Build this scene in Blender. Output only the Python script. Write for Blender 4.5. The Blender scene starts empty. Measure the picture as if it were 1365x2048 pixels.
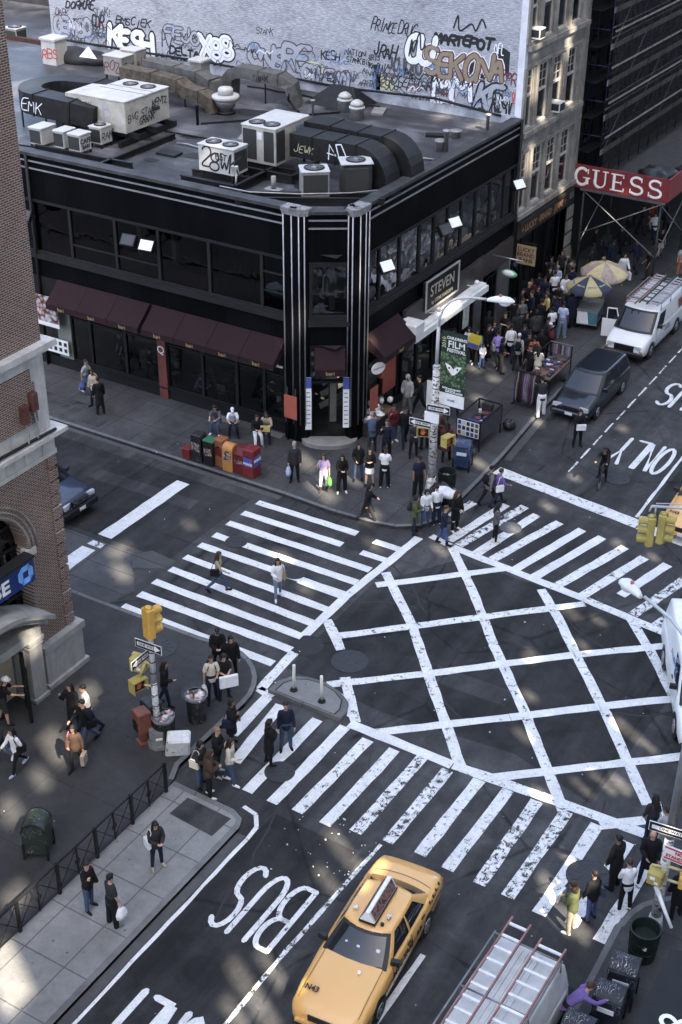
import bpy,bmesh,math,random
from mathutils import Vector,Matrix,noise as mnoise
random.seed(7)
rnd=random.random
sc=bpy.context.scene
col=sc.collection
D=bpy.data
V=Vector
rad=math.radians
# --- camera
FOC,PITCH,ROLL,YAW,CAMH=2802.98388,0.543807816,0.00806009191,-0.542833915,28.0
_f=V((math.sin(YAW)*math.cos(PITCH),math.cos(YAW)*math.cos(PITCH),-math.sin(PITCH)))
_r0=V((math.cos(YAW),-math.sin(YAW),0));_u0=_r0.cross(_f)
CR=math.cos(ROLL)*_r0+math.sin(ROLL)*_u0
CU=-math.sin(ROLL)*_r0+math.cos(ROLL)*_u0
CF=_f
EYE=V((0,0,CAMH))
cam=D.cameras.new('camera');camo=D.objects.new('camera',cam);col.objects.link(camo)
cam.sensor_fit='VERTICAL';cam.sensor_height=24.0;cam.lens=FOC/2048*24.0
cam.clip_start=0.5;cam.clip_end=1000
_m=Matrix((CR,CU,-CF)).transposed().to_4x4();_m.translation=EYE
camo.matrix_world=_m
sc.camera=camo
def ray(px,py):
 return CR*((px-682.5)/FOC)-CU*((py-1024)/FOC)+CF
def at(px,py,z=0.0):
 d=ray(px,py);t=(z-CAMH)/d.z
 return EYE+d*t
def onx(x,px,py):
 d=ray(px,py);return EYE+d*(x/d.x)
def ony(y,px,py):
 d=ray(px,py);return EYE+d*(y/d.y)
# --- materials
_mats={}
def nt(m):
 m.use_nodes=True
 return m.node_tree.nodes,m.node_tree.links
def M(name,c,rough=0.7,metal=0.0,var=0.18,scale=4.0,bump=0.0,bscale=60.0,spec=0.3,coat=0.0,c2=None,detail=6.0,trans=0.0):
 if name in _mats:return _mats[name]
 m=D.materials.new(name);n,l=nt(m)
 b=n['Principled BSDF']
 b.inputs['Roughness'].default_value=rough;b.inputs['Metallic'].default_value=metal
 b.inputs['Specular IOR Level'].default_value=spec
 b.inputs['Coat Weight'].default_value=coat
 b.inputs['Coat Roughness'].default_value=0.05
 tc=n.new('ShaderNodeTexCoord')
 nz=n.new('ShaderNodeTexNoise');nz.inputs['Scale'].default_value=scale;nz.inputs['Detail'].default_value=detail
 nz.inputs['Roughness'].default_value=0.65
 l.new(tc.outputs['Object'],nz.inputs['Vector'])
 rp=n.new('ShaderNodeValToRGB')
 a=[max(0,x*(1-var))for x in c];d=[min(1,x*(1+var))for x in(c2 or c)]
 rp.color_ramp.elements[0].position=0.3;rp.color_ramp.elements[1].position=0.7
 rp.color_ramp.elements[0].color=(*a,1);rp.color_ramp.elements[1].color=(*d,1)
 l.new(nz.outputs['Fac'],rp.inputs['Fac']);l.new(rp.outputs['Color'],b.inputs['Base Color'])
 if bump:
  n2=n.new('ShaderNodeTexNoise');n2.inputs['Scale'].default_value=bscale;n2.inputs['Detail'].default_value=4
  l.new(tc.outputs['Object'],n2.inputs['Vector'])
  bp=n.new('ShaderNodeBump');bp.inputs['Strength'].default_value=bump;bp.inputs['Distance'].default_value=0.02
  l.new(n2.outputs['Fac'],bp.inputs['Height']);l.new(bp.outputs['Normal'],b.inputs['Normal'])
 if trans:
  tr=n.new('ShaderNodeBsdfTransparent');mx=n.new('ShaderNodeMixShader');mx.inputs[0].default_value=trans
  l.new(b.outputs[0],mx.inputs[1]);l.new(tr.outputs[0],mx.inputs[2]);l.new(mx.outputs[0],n['Material Output'].inputs[0])
 _mats[name]=m
 return m
# --- mesh building
class MB:
 def __init__(s):s.v=[];s.f=[];s.m=[];s.mi=0;s.sm=[];s.smooth=False
 def _add(s,vs,fs,smooth=None):
  o=len(s.v);s.v+=[tuple(p)for p in vs]
  for f in fs:
   s.f.append(tuple(i+o for i in f));s.m.append(s.mi);s.sm.append(s.smooth if smooth is None else smooth)
 def box(s,x0,y0,z0,x1,y1,z1,skip=''):
  if x0>x1:x0,x1=x1,x0
  if y0>y1:y0,y1=y1,y0
  if z0>z1:z0,z1=z1,z0
  vs=[(x0,y0,z0),(x1,y0,z0),(x1,y1,z0),(x0,y1,z0),(x0,y0,z1),(x1,y0,z1),(x1,y1,z1),(x0,y1,z1)]
  s._add(vs,[(3,2,1,0),(4,5,6,7),(0,1,5,4),(1,2,6,5),(2,3,7,6),(3,0,4,7)],False);return s
 def obox(s,c,hx,hy,hz,rz=0.0,rx=0.0,ry=0.0):
  R=Matrix.Rotation(rz,3,'Z')@Matrix.Rotation(ry,3,'Y')@Matrix.Rotation(rx,3,'X');c=V(c)
  vs=[c+R@V((a*hx,b*hy,d*hz))for d in(-1,1)for a,b in((-1,-1),(1,-1),(1,1),(-1,1))]
  s._add(vs,[(3,2,1,0),(4,5,6,7),(0,1,5,4),(1,2,6,5),(2,3,7,6),(3,0,4,7)],False);return s
 def rbox(s,x0,y0,z0,x1,y1,z1,b=0.02):
  "box with chamfered vertical and top edges"
  pts=lambda i:[(x0+i+b,y0+i),(x1-i-b,y0+i),(x1-i,y0+i+b),(x1-i,y1-i-b),(x1-i-b,y1-i),(x0+i+b,y1-i),(x0+i,y1-i-b),(x0+i,y0+i+b)]
  L=[(z0,0),(z1-b,0),(z1,b)]
  vs=[(x,y,z)for z,i in L for x,y in pts(i)]
  fs=[tuple(range(7,-1,-1)),tuple(range(16,24))]
  for k in range(2):
   for j in range(8):fs.append((k*8+j,k*8+(j+1)%8,k*8+8+(j+1)%8,k*8+8+j))
  s._add(vs,fs,False);return s
 def beam(s,p,q,w,h=None,up=(0,0,1)):
  p,q=V(p),V(q);h=h or w;d=(q-p).normalized();u=V(up)
  if abs(d.dot(u))>.98:u=V((1,0,0))
  a=d.cross(u).normalized()*w/2;b=a.cross(d).normalized()*h/2
  vs=[p-a-b,p+a-b,p+a+b,p-a+b,q-a-b,q+a-b,q+a+b,q-a+b]
  s._add(vs,[(3,2,1,0),(4,5,6,7),(0,1,5,4),(1,2,6,5),(2,3,7,6),(3,0,4,7)],False);return s
 def cyl(s,p,q,r0,r1=None,n=14,cap=True):
  p,q=V(p),V(q);r1=r0 if r1 is None else r1;d=(q-p).normalized()
  u=d.orthogonal().normalized();w=d.cross(u)
  vs=[]
  for c,r in((p,r0),(q,r1)):
   for i in range(n):
    t=2*math.pi*i/n;vs.append(c+u*(r*math.cos(t))+w*(r*math.sin(t)))
  s._add(vs,[(i,(i+1)%n,n+(i+1)%n,n+i)for i in range(n)],True)
  if cap:
   s._add(vs[:n],[tuple(range(n-1,-1,-1))],False);s._add(vs[n:],[tuple(range(n))],False)
  return s
 def tube(s,pts,r,n=8,cap=True):
  pts=[V(p)for p in pts];vs=[];k=len(pts);R=r if isinstance(r,(list,tuple))else[r]*k
  u=None
  for i,p in enumerate(pts):
   d=(pts[min(i+1,k-1)]-pts[max(i-1,0)]).normalized()
   if u is None:u=d.orthogonal().normalized()
   u=(u-d*u.dot(d));u=u.normalized()if u.length>1e-6 else d.orthogonal().normalized()
   w=d.cross(u)
   for j in range(n):
    t=2*math.pi*j/n;vs.append(p+(u*math.cos(t)+w*math.sin(t))*R[i])
  fs=[(i*n+j,i*n+(j+1)%n,(i+1)*n+(j+1)%n,(i+1)*n+j)for i in range(k-1)for j in range(n)]
  s._add(vs,fs,True)
  if cap:s._add(vs[:n],[tuple(range(n-1,-1,-1))],False);s._add(vs[-n:],[tuple(range(n))],False)
  return s
 def lathe(s,prof,c=(0,0,0),n=20,smooth=True):
  c=V(c);vs=[]
  for r,z in prof:
   for j in range(n):
    t=2*math.pi*j/n;vs.append(c+V((r*math.cos(t),r*math.sin(t),z)))
  fs=[(i*n+j,i*n+(j+1)%n,(i+1)*n+(j+1)%n,(i+1)*n+j)for i in range(len(prof)-1)for j in range(n)]
  s._add(vs,fs,smooth)
  if prof[0][0]>1e-4:s._add(vs[:n],[tuple(range(n-1,-1,-1))],False)
  if prof[-1][0]>1e-4:s._add(vs[-n:],[tuple(range(n))],False)
  return s
 def prism(s,poly,z0,z1):
  n=len(poly)
  vs=[(x,y,z0)for x,y in poly]+[(x,y,z1)for x,y in poly]
  s._add(vs,[tuple(range(n-1,-1,-1)),tuple(range(n,2*n))]+[(i,(i+1)%n,n+(i+1)%n,n+i)for i in range(n)],False);return s
 def ext(s,poly,d):
  "extrude a planar 3-D polygon along vector d"
  n=len(poly);d=V(d);vs=[V(p)for p in poly]+[V(p)+d for p in poly]
  s._add(vs,[tuple(range(n-1,-1,-1)),tuple(range(n,2*n))]+[(i,(i+1)%n,n+(i+1)%n,n+i)for i in range(n)],False);return s
 def poly(s,pts):s._add(pts,[tuple(range(len(pts)))],False);return s
 def grid(s,rows,closed=False,smooth=True):
  n=len(rows[0]);vs=[p for r in rows for p in r];fs=[]
  for i in range(len(rows)-1):
   for j in range(n if closed else n-1):
    fs.append((i*n+j,i*n+(j+1)%n,(i+1)*n+(j+1)%n,(i+1)*n+j))
  s._add(vs,fs,smooth);return s
 def sphere(s,c,rx,ry=None,rz=None,n=12,m=8,R=None):
  ry=ry or rx;rz=rz or rx;c=V(c);vs=[]
  for i in range(m+1):
   ph=math.pi*i/m
   for j in range(n):
    t=2*math.pi*j/n;p=V((rx*math.sin(ph)*math.cos(t),ry*math.sin(ph)*math.sin(t),-rz*math.cos(ph)))
    vs.append(c+(R@p if R else p))
  s._add(vs,[(i*n+j,i*n+(j+1)%n,(i+1)*n+(j+1)%n,(i+1)*n+j)for i in range(m)for j in range(n)],True);return s
 def mesh(s,name,fix=True):
  me=D.meshes.new(name);me.from_pydata(s.v,[],s.f)
  me.polygons.foreach_set('material_index',s.m);me.polygons.foreach_set('use_smooth',s.sm)
  if fix:
   bm=bmesh.new();bm.from_mesh(me);bmesh.ops.remove_doubles(bm,verts=bm.verts,dist=1e-5)
   bmesh.ops.dissolve_degenerate(bm,dist=1e-6,edges=bm.edges)
   bmesh.ops.recalc_face_normals(bm,faces=bm.faces);bm.to_mesh(me);bm.free()
  me.update();return me
 def build(s,name,mats,parent=None,loc=None,fix=True):
  return obj(name,s.mesh(name,fix),mats,parent,loc)
def obj(name,me,mats=None,parent=None,loc=None,mw=None):
 o=D.objects.new(name,me);col.objects.link(o)
 if mats is not None:
  if not isinstance(mats,(list,tuple)):mats=[mats]
  if not me.materials:
   for m in mats:me.materials.append(m)
 if parent:o.parent=parent
 if mw is not None:o.matrix_local=mw
 if loc is not None:o.location=loc
 return o
def empty(name,loc=(0,0,0),rz=0.0):
 o=D.objects.new(name,None);col.objects.link(o);o.location=loc;o.rotation_euler=(0,0,rz)
 o.empty_display_size=.3;return o
def tag(o,label=None,cat=None,group=None,kind=None):
 if label:o['label']=label
 if cat:o['category']=cat
 if group:o['group']=group
 if kind:o['kind']=kind
 return o
def thing(name,label,cat,loc=(0,0,0),rz=0.0,group=None):
 return tag(empty(name,loc,rz),label,cat,group)
def struct(name,mb,mats):return tag(mb.build(name,mats),kind='structure')
def copy_tree(o,parent=None,label=None,loc=None,rz=None):
 c=o.copy();col.objects.link(c)
 if parent:c.parent=parent
 if label:c['label']=label
 if loc is not None:c.location=loc
 if rz is not None:c.rotation_euler=(0,0,rz)
 for ch in[x for x in D.objects if x.parent==o]:copy_tree(ch,c)
 return c
# --- lettering
_tx={}
def text_mesh(s,size,ext=0.004,shear=0.0,off=0.0,align='CENTER',space=1.0):
 k=(s,size,ext,shear,off,align,space)
 if k in _tx:return _tx[k]
 cu=D.curves.new('lettering','FONT');cu.body=s;cu.size=size;cu.extrude=ext;cu.shear=shear
 cu.offset=off;cu.align_x=align;cu.align_y='CENTER';cu.resolution_u=3;cu.space_character=space
 o=D.objects.new('lettering',cu);col.objects.link(o)
 bpy.context.view_layer.update()
 me=D.meshes.new_from_object(o.evaluated_get(bpy.context.evaluated_depsgraph_get()))
 D.objects.remove(o);D.curves.remove(cu);me.name='lettering'
 _tx[k]=me;return me
def frame(o,ux,uy):
 ux=V(ux).normalized();uy=V(uy);uz=ux.cross(uy).normalized();uy=uz.cross(ux)
 m=Matrix((ux,uy,uz)).transposed().to_4x4();m.translation=V(o);return m
def text(name,s,size,mat,o,ux,uy,parent=None,sx=1.0,sy=1.0,**k):
 me=text_mesh(s,size,**k).copy();me.materials.clear()
 t=obj(name,me,mat,parent)
 m=frame(o,ux,uy)
 t.matrix_local=m@Matrix.Diagonal((sx,sy,1,1));return t
def _arc(cx,cy,rx,ry,a0,a1,n=10):
 return[(cx+rx*math.cos(rad(a0+(a1-a0)*i/n)),cy+ry*math.sin(rad(a0+(a1-a0)*i/n)))for i in range(n+1)]
SF={'A':[[(0,0),(2,6),(4,0)],[(.8,2.2),(3.2,2.2)]],'B':[[(0,0),(0,6)],[(0,6)]+_arc(2,4.6,1.9,1.4,90,-90)+[(0,3.2)],[(0,3.2)]+_arc(2.1,1.6,1.9,1.6,90,-90)+[(0,0)]],'C':[_arc(2.1,3,2.1,3,50,310,14)],'D':[[(0,0),(0,6)]+_arc(1.6,3,2.4,3,90,-90)+[(0,0)]],'E':[[(4,6),(0,6),(0,0),(4,0)],[(0,3.2),(3,3.2)]],'F':[[(4,6),(0,6),(0,0)],[(0,3.2),(3,3.2)]],'G':[_arc(2.1,3,2.1,3,50,300,14)+[(4,2.6),(2.4,2.6)]],'H':[[(0,0),(0,6)],[(4,0),(4,6)],[(0,3),(4,3)]],'I':[[(2,0),(2,6)]],'J':[[(3.4,6)]+_arc(1.8,1.6,1.6,1.6,0,-180)],'K':[[(0,0),(0,6)],[(4,6),(0,2.6)],[(1.3,3.6),(4,0)]],'L':[[(0,6),(0,0),(3.6,0)]],'M':[[(0,0),(.3,6),(2,2),(3.7,6),(4,0)]],'N':[[(0,0),(0,6),(4,0),(4,6)]],'O':[_arc(2,3,2,3,90,450,18)],'P':[[(0,0),(0,6)]+_arc(2,4.4,2,1.6,90,-90)+[(0,2.8)]],'Q':[_arc(2,3,2,3,90,450,18),[(2.4,1.5),(4.2,-.3)]],'R':[[(0,0),(0,6)]+_arc(2,4.4,2,1.6,90,-90)+[(0,2.8)],[(1.6,2.8),(4,0)]],'S':[_arc(2,4.5,1.9,1.5,40,270,10)+_arc(2,1.5,1.9,1.5,90,-140,10)],'T':[[(0,6),(4,6)],[(2,6),(2,0)]],'U':[[(0,6)]+_arc(2,2,2,2,180,360,10)+[(4,6)]],'V':[[(0,6),(2,0),(4,6)]],'W':[[(0,6),(1,0),(2,4),(3,0),(4,6)]],'X':[[(0,0),(4,6)],[(0,6),(4,0)]],'Y':[[(0,6),(2,3),(4,6)],[(2,3),(2,0)]],'Z':[[(0,6),(4,6),(0,0),(4,0)]],' ':[],'8':[_arc(2,4.5,1.6,1.5,-90,270,12),_arc(2,1.5,2,1.5,90,450,12)],'!':[[(2,6),(2,2)],[(2,.5),(2,0)]],'0':[_arc(2,3,1.8,3,90,450,18)],'1':[[(1,5),(2,6),(2,0)]],'2':[_arc(2,4.3,1.8,1.7,160,-30,8)+[(0,0),(4,0)]],'4':[[(3,0),(3,6),(0,2),(4,2)]],'3':[_arc(1.8,4.5,1.8,1.5,140,-90,8)+_arc(1.8,1.5,2,1.5,90,-140,8)],}
def ribbon(mb,pts,w,P,lift=0.0,arch=0.006,roundcap=True):
 "a paint stroke along 2-D points; P maps (x, y, height) into the scene"
 q=[V(p)for p in pts]
 L,Cn,R=[],[],[]
 n=len(q)
 closed=(q[0]-q[-1]).length<1e-6 and n>3
 for i in range(n):
  a=q[i-1]if i>0 else(q[-2]if closed else q[0]);b=q[i+1]if i<n-1 else(q[1]if closed else q[-1])
  d0=(q[i]-a);d1=(b-q[i])
  d0=d0.normalized()if d0.length>1e-9 else d1.normalized();d1=d1.normalized()if d1.length>1e-9 else d0
  t=d0+d1
  t=t.normalized()if t.length>.3 else d1
  nn=V((-t.y,t.x));k=1/max(.55,abs(nn.dot(V((-d1.y,d1.x)))))
  L.append(q[i]+nn*w/2*k);R.append(q[i]-nn*w/2*k);Cn.append(q[i])
 rows=[]
 if roundcap and not closed:
  d=(q[0]-q[1]).normalized();p=V((-d.y,d.x))
  rows.append([q[0]+d*w*.5-p*w*.2,q[0]+d*w*.5,q[0]+d*w*.5+p*w*.2])
 for i in range(n):rows.append([L[i],Cn[i],R[i]])
 if roundcap and not closed:
  d=(q[-1]-q[-2]).normalized();p=V((-d.y,d.x))
  rows.append([q[-1]+d*w*.5+p*w*.2,q[-1]+d*w*.5,q[-1]+d*w*.5-p*w*.2])
 mb.grid([[P(r[0].x,r[0].y,lift),P(r[1].x,r[1].y,lift+arch),P(r[2].x,r[2].y,lift)]for r in rows],smooth=False)
def stroke_text(mb,s,x,y,h,w,P,width=None,gap=.35,jit=0.0,slant=0.0,lift=0.0,arch=.006):
 cw=(width or h*.62);k=cw/4;ky=h/6
 for ch in s:
  oy=(rnd()-.5)*jit*h;sl=slant+(rnd()-.5)*jit*.8;sc_=1+(rnd()-.5)*jit
  for st in SF.get(ch.upper(),[]):
   pts=[(x+px*k*sc_+py*ky*sl+(rnd()-.5)*jit*k*.8,y+oy+py*ky*sc_+(rnd()-.5)*jit*k*.8)for px,py in st]
   if jit>0 and len(pts)>2:
    for _ in range(2):
     q=[pts[0]]
     for a,b in zip(pts,pts[1:]):q+=[(a[0]*.75+b[0]*.25,a[1]*.75+b[1]*.25),(a[0]*.25+b[0]*.75,a[1]*.25+b[1]*.75)]
     pts=q+[pts[-1]]
   ribbon(mb,pts,w,P,lift,arch)
  x+=cw*(1+gap)if ch!=' ' else cw*.7
 return x
# --- ground materials
def ramp(n,l,src,stops):
 r=n.new('ShaderNodeValToRGB');e=r.color_ramp.elements
 while len(e)<len(stops):e.new(.5)
 for i,(p,c)in enumerate(stops):
  e[i].position=p;e[i].color=(*(c if isinstance(c,(tuple,list))else(c,c,c)),1)
 l.new(src,r.inputs[0]);return r.outputs[0]
def mixc(n,l,mode,f,a,b):
 m=n.new('ShaderNodeMix');m.data_type='RGBA';m.blend_type=mode
 for s,v in((m.inputs[0],f),(m.inputs[6],a),(m.inputs[7],b)):
  if hasattr(v,'links')or isinstance(v,bpy.types.NodeSocket):l.new(v,s)
  else:s.default_value=v if isinstance(v,float)else(*v,1)
 return m.outputs[2]
def noise(n,l,vec,sc_,det=4.0,rough=.6,dist=0.0):
 z=n.new('ShaderNodeTexNoise');z.inputs['Scale'].default_value=sc_;z.inputs['Detail'].default_value=det
 z.inputs['Roughness'].default_value=rough;z.inputs['Distortion'].default_value=dist
 l.new(vec,z.inputs['Vector']);return z.outputs['Fac']
def voro(n,l,vec,sc_,feat='F1',rnd_=1.0):
 z=n.new('ShaderNodeTexVoronoi');z.feature=feat;z.inputs['Scale'].default_value=sc_;z.inputs['Randomness'].default_value=rnd_
 l.new(vec,z.inputs['Vector']);return z
def mapping(n,l,vec,rot=(0,0,0),scale=(1,1,1),loc=(0,0,0)):
 m=n.new('ShaderNodeMapping');m.inputs['Rotation'].default_value=rot;m.inputs['Scale'].default_value=scale;m.inputs['Location'].default_value=loc
 l.new(vec,m.inputs['Vector']);return m.outputs[0]
def newmat(name,rough=.85,spec=.3):
 m=D.materials.new(name);n,l=nt(m);b=n['Principled BSDF']
 b.inputs['Roughness'].default_value=rough;b.inputs['Specular IOR Level'].default_value=spec
 tc=n.new('ShaderNodeTexCoord');return m,n,l,b,tc.outputs['Object']
def bumpn(n,l,b,h,strength,dist=.01):
 bp=n.new('ShaderNodeBump');bp.inputs['Strength'].default_value=strength;bp.inputs['Distance'].default_value=dist
 l.new(h,bp.inputs['Height']);l.new(bp.outputs[0],b.inputs['Normal'])
def asphalt(name,lo,hi):
 m,n,l,b,o=newmat(name,.85,.2)
 big=mixc(n,l,'MULTIPLY',.7,ramp(n,l,noise(n,l,o,.22,6,.62,.4),[(.34,lo),(.62,hi)]),ramp(n,l,noise(n,l,o,1.1,7,.72,.8),[(.34,.5),(.62,1.2)]))
 streak=noise(n,l,mapping(n,l,o,scale=(1.6,.12,1)),1.0,4)
 c=mixc(n,l,'MULTIPLY',.8,big,ramp(n,l,streak,[(.32,.55),(.68,1.25)]))
 fine=noise(n,l,o,55,3,.8)
 c=mixc(n,l,'MULTIPLY',.85,c,ramp(n,l,fine,[(.3,.55),(.72,1.45)]))
 ck=voro(n,l,mapping(n,l,o,loc=(3,1,0)),.16,'DISTANCE_TO_EDGE').outputs['Distance']
 wob=noise(n,l,o,1.2,5)
 add=n.new('ShaderNodeMath');add.operation='MULTIPLY_ADD';l.new(wob,add.inputs[0]);add.inputs[1].default_value=.05;l.new(ck,add.inputs[2])
 c=mixc(n,l,'MULTIPLY',.7,c,ramp(n,l,add.outputs[0],[(.024,.22),(.034,1.0)]))
 spk=voro(n,l,o,1.3).outputs['Distance']
 c=mixc(n,l,'MIX',ramp(n,l,spk,[(.025,1.0),(.035,0.0)]),c,(.3,.3,.3))
 l.new(c,b.inputs['Base Color']);bumpn(n,l,b,fine,.5);return m
ASPH=asphalt('asphalt',(.033,.033,.0345),(.064,.064,.0665))
ASPH2=asphalt('asphalt_new',(.019,.019,.020),(.036,.036,.0375))
def concrete(name,lo,hi,jx=1.5,jy=1.5,joint=.45,off=(0,0),gum=1.0):
 m,n,l,b,o=newmat(name,.88,.25)
 c=ramp(n,l,noise(n,l,o,.35,7,.65,.3),[(.3,lo),(.68,hi)])
 c=mixc(n,l,'MULTIPLY',.6,c,ramp(n,l,noise(n,l,o,3.2,6,.7),[(.3,.7),(.7,1.2)]))
 c=mixc(n,l,'MULTIPLY',.6,c,ramp(n,l,noise(n,l,o,60,2,.8),[(.3,.72),(.7,1.25)]))
 g=voro(n,l,o,1.7).outputs['Distance']
 c=mixc(n,l,'MULTIPLY',gum*.75,c,ramp(n,l,g,[(.045,.28),(.075,1.0)]))
 g2=voro(n,l,mapping(n,l,o,loc=(7,3,0)),3.1).outputs['Distance']
 c=mixc(n,l,'MULTIPLY',gum*.45,c,ramp(n,l,g2,[(.07,.35),(.1,1.0)]))
 if joint:
  br=n.new('ShaderNodeTexBrick');br.offset=0;br.inputs['Scale'].default_value=1
  br.inputs['Brick Width'].default_value=jx;br.inputs['Row Height'].default_value=jy;br.inputs['Mortar Size'].default_value=.022;br.inputs['Mortar Smooth'].default_value=.2
  br.inputs['Color1'].default_value=(1,1,1,1);br.inputs['Color2'].default_value=(.86,.86,.87,1);br.inputs['Mortar'].default_value=(.35,.35,.35,1)
  l.new(mapping(n,l,o,loc=(off[0],off[1],0)),br.inputs['Vector'])
  c=mixc(n,l,'MULTIPLY',joint*1.6,c,br.outputs['Color'])
 l.new(c,b.inputs['Base Color']);bumpn(n,l,b,noise(n,l,o,40,3),.25);return m
CONC_NW=concrete('pavement_grey',(.033,.033,.0345),(.074,.074,.0765),1.55,1.9,.5,(.3,.6))
CONC_SW=concrete('pavement_dark',(.028,.028,.0293),(.052,.052,.0545),3.2,2.6,.25,(.9,1.2))
CONC_BULB=concrete('pavement_light',(.16,.16,.157),(.25,.249,.245),1.3,1.55,.5,(.05,.0))
CONC_SE=concrete('pavement_se',(.035,.035,.037),(.062,.062,.065),2.0,2.0,.3)
KERB=concrete('kerb_stone',(.09,.09,.093),(.17,.17,.173),2.4,90,.5,(0,40),.4)
def paint(name,wear,c=.71,sc_=4.6):
 m,n,l,b,o=newmat(name,.75,.3)
 cc=ramp(n,l,noise(n,l,o,1.4,6,.7),[(.3,c*.78),(.65,c)])
 cc=mixc(n,l,'MULTIPLY',.55,cc,ramp(n,l,noise(n,l,mapping(n,l,o,scale=(1,.5,1)),30,5,.75),[(.3,.45),(.6,1.06)]))
 l.new(cc,b.inputs['Base Color'])
 w1=noise(n,l,o,sc_,8,.74,.5);w2=noise(n,l,mapping(n,l,o,scale=(9,2.2,1)),3.2,8,.82)
 a=n.new('ShaderNodeMath');a.operation='MULTIPLY_ADD';l.new(w2,a.inputs[0]);a.inputs[1].default_value=.55;l.new(w1,a.inputs[2])
 f=ramp(n,l,a.outputs[0],[(wear-.03,0.0),(wear+.035,1.0)])
 tr=n.new('ShaderNodeBsdfTransparent');mx=n.new('ShaderNodeMixShader')
 l.new(f,mx.inputs[0]);l.new(tr.outputs[0],mx.inputs[1]);l.new(b.outputs[0],mx.inputs[2]);l.new(mx.outputs[0],n['Material Output'].inputs[0])
 return m
P_NEW=paint('road_paint_fresh',.615)
P_MID=paint('road_paint_worn',.675)
P_OLD=paint('road_paint_rubbed',.735)
# --- road and pavements
KH=.13
mb=MB();mb.poly([(-400,-200,0),(200,-200,0),(200,600,0),(-400,600,0)])
struct('road',mb,ASPH)
mb=MB()
for p in([(-20.3,30.3),(-16.5,30.0),(-12.2,30.4),(-9.4,29.6),(-9.0,38.4),(-13.5,39.0),(-18.5,39.1),(-20.4,36)],[(-17.0,8),(-14.0,8),(-13.9,24.4),(-16.9,24.5)],[(-60,33.2),(-27.5,33.4),(-27.4,38.6),(-60,38.8)],[(-13.9,45.6),(-9,45.4),(-9,90),(-14.3,90)]):
 mb.poly([(x,y,.003)for x,y in p])
struct('road_patch',mb,ASPH2)
def slab(name,outline,mat,kerb_idx):
 "raised pavement with a granite kerb along the listed outline edges (outline is clockwise/ccw xy points)"
 b2=MB();b2.prism(outline,-.4,KH);struct(name,b2,mat)
def arcpts(cx,cy,r,a0,a1,n=8):return[(cx+r*math.cos(rad(a0+(a1-a0)*i/n)),cy+r*math.sin(rad(a0+(a1-a0)*i/n)))for i in range(n+1)]
def kerb_strip(name,line,w=.17,side=1):
 b2=MB();rows=[]
 for i,p in enumerate(line):
  a=V(line[max(i-1,0)]);c=V(line[min(i+1,len(line)-1)]);d=(c-a).normalized();nn=V((-d.y,d.x))*side;p=V(p)
  ins=p+nn*w
  rows.append([(p.x,p.y,-.1),(p.x,p.y,KH-.015),(p.x+nn.x*.02,p.y+nn.y*.02,KH+.006),(ins.x,ins.y,KH+.006),(ins.x,ins.y,KH-.05)])
 b2.grid(rows,smooth=False);struct(name,b2,KERB)
nw=[(-120,39.75),(-26.5,39.45),(-24.2,39.35)]+[(-22.6,39.42),(-21.5,39.65),(-20.75,40.2),(-20.35,41.0),(-20.3,42.2)]+[(-20.45,46.8),(-20.85,52),(-21.2,70),(-21.6,200)]
slab('pavement',nw+[(-120,200)],CONC_NW,0);kerb_strip('kerb',nw)
sw=[(-120,30.0),(-28,30.0),(-23.6,30.1)]+arcpts(-22.6,28.0,2.25,85,0,7)+[(-20.35,24.6),(-20.1,24.0),(-20.05,23.6),(-20.05,-30)]
slab('pavement',sw+[(-120,-30)],CONC_SW,0);kerb_strip('kerb',sw[:-2],side=-1)
bulb=[(-20.04,23.95),(-17.9,23.9)]+[(-17.5,23.72),(-17.36,23.4)]+[(-17.36,12),(-17.36,-30)]
slab('pavement',bulb+[(-20.04,-30)],CONC_BULB,0);kerb_strip('kerb',bulb,side=-1)
se=[(-6.85,-30),(-6.95,22),(-7.05,25.6)]+arcpts(-5.0,25.7,2.0,180,95,6)+[(-3,27.75),(60,27.6)]
slab('pavement',se+[(60,-30)],CONC_SE,0);kerb_strip('kerb',se,side=-1)
mb=MB();mb.poly([(-19.3,23.6,KH+.004),(-17.75,23.55,KH+.004),(-17.8,22.7,KH+.004),(-19.35,22.8,KH+.004)])
for a in((-34,39.9,-27.8,40.75),(-60,39.95,-36.2,40.9),(-40.6,41.0,-36.6,41.4)):mb.poly([(a[0],a[1],KH+.004),(a[2],a[1],KH+.004),(a[2],a[3],KH+.004),(a[0],a[3],KH+.004)])
struct('pavement_patch',mb,ASPH)
mb=MB();mb.poly([(-31.6,30.05,.008),(-27.6,30.05,.008),(-27.3,31.2,.008),(-27.9,31.9,.008),(-28.6,32.6,.008),(-28.6,33.1,.008),(-60,33.1,.008),(-60,30.05,.008)])
mb.poly([(-28.3,32.3,.012),(-27.2,32.9,.012),(-27.2,33.5,.012),(-28.4,33.6,.012),(-28.8,33.0,.012)])
struct('concrete_apron',mb,concrete('apron',(.05,.05,.052),(.085,.085,.087),3,1.1,.5))
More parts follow.
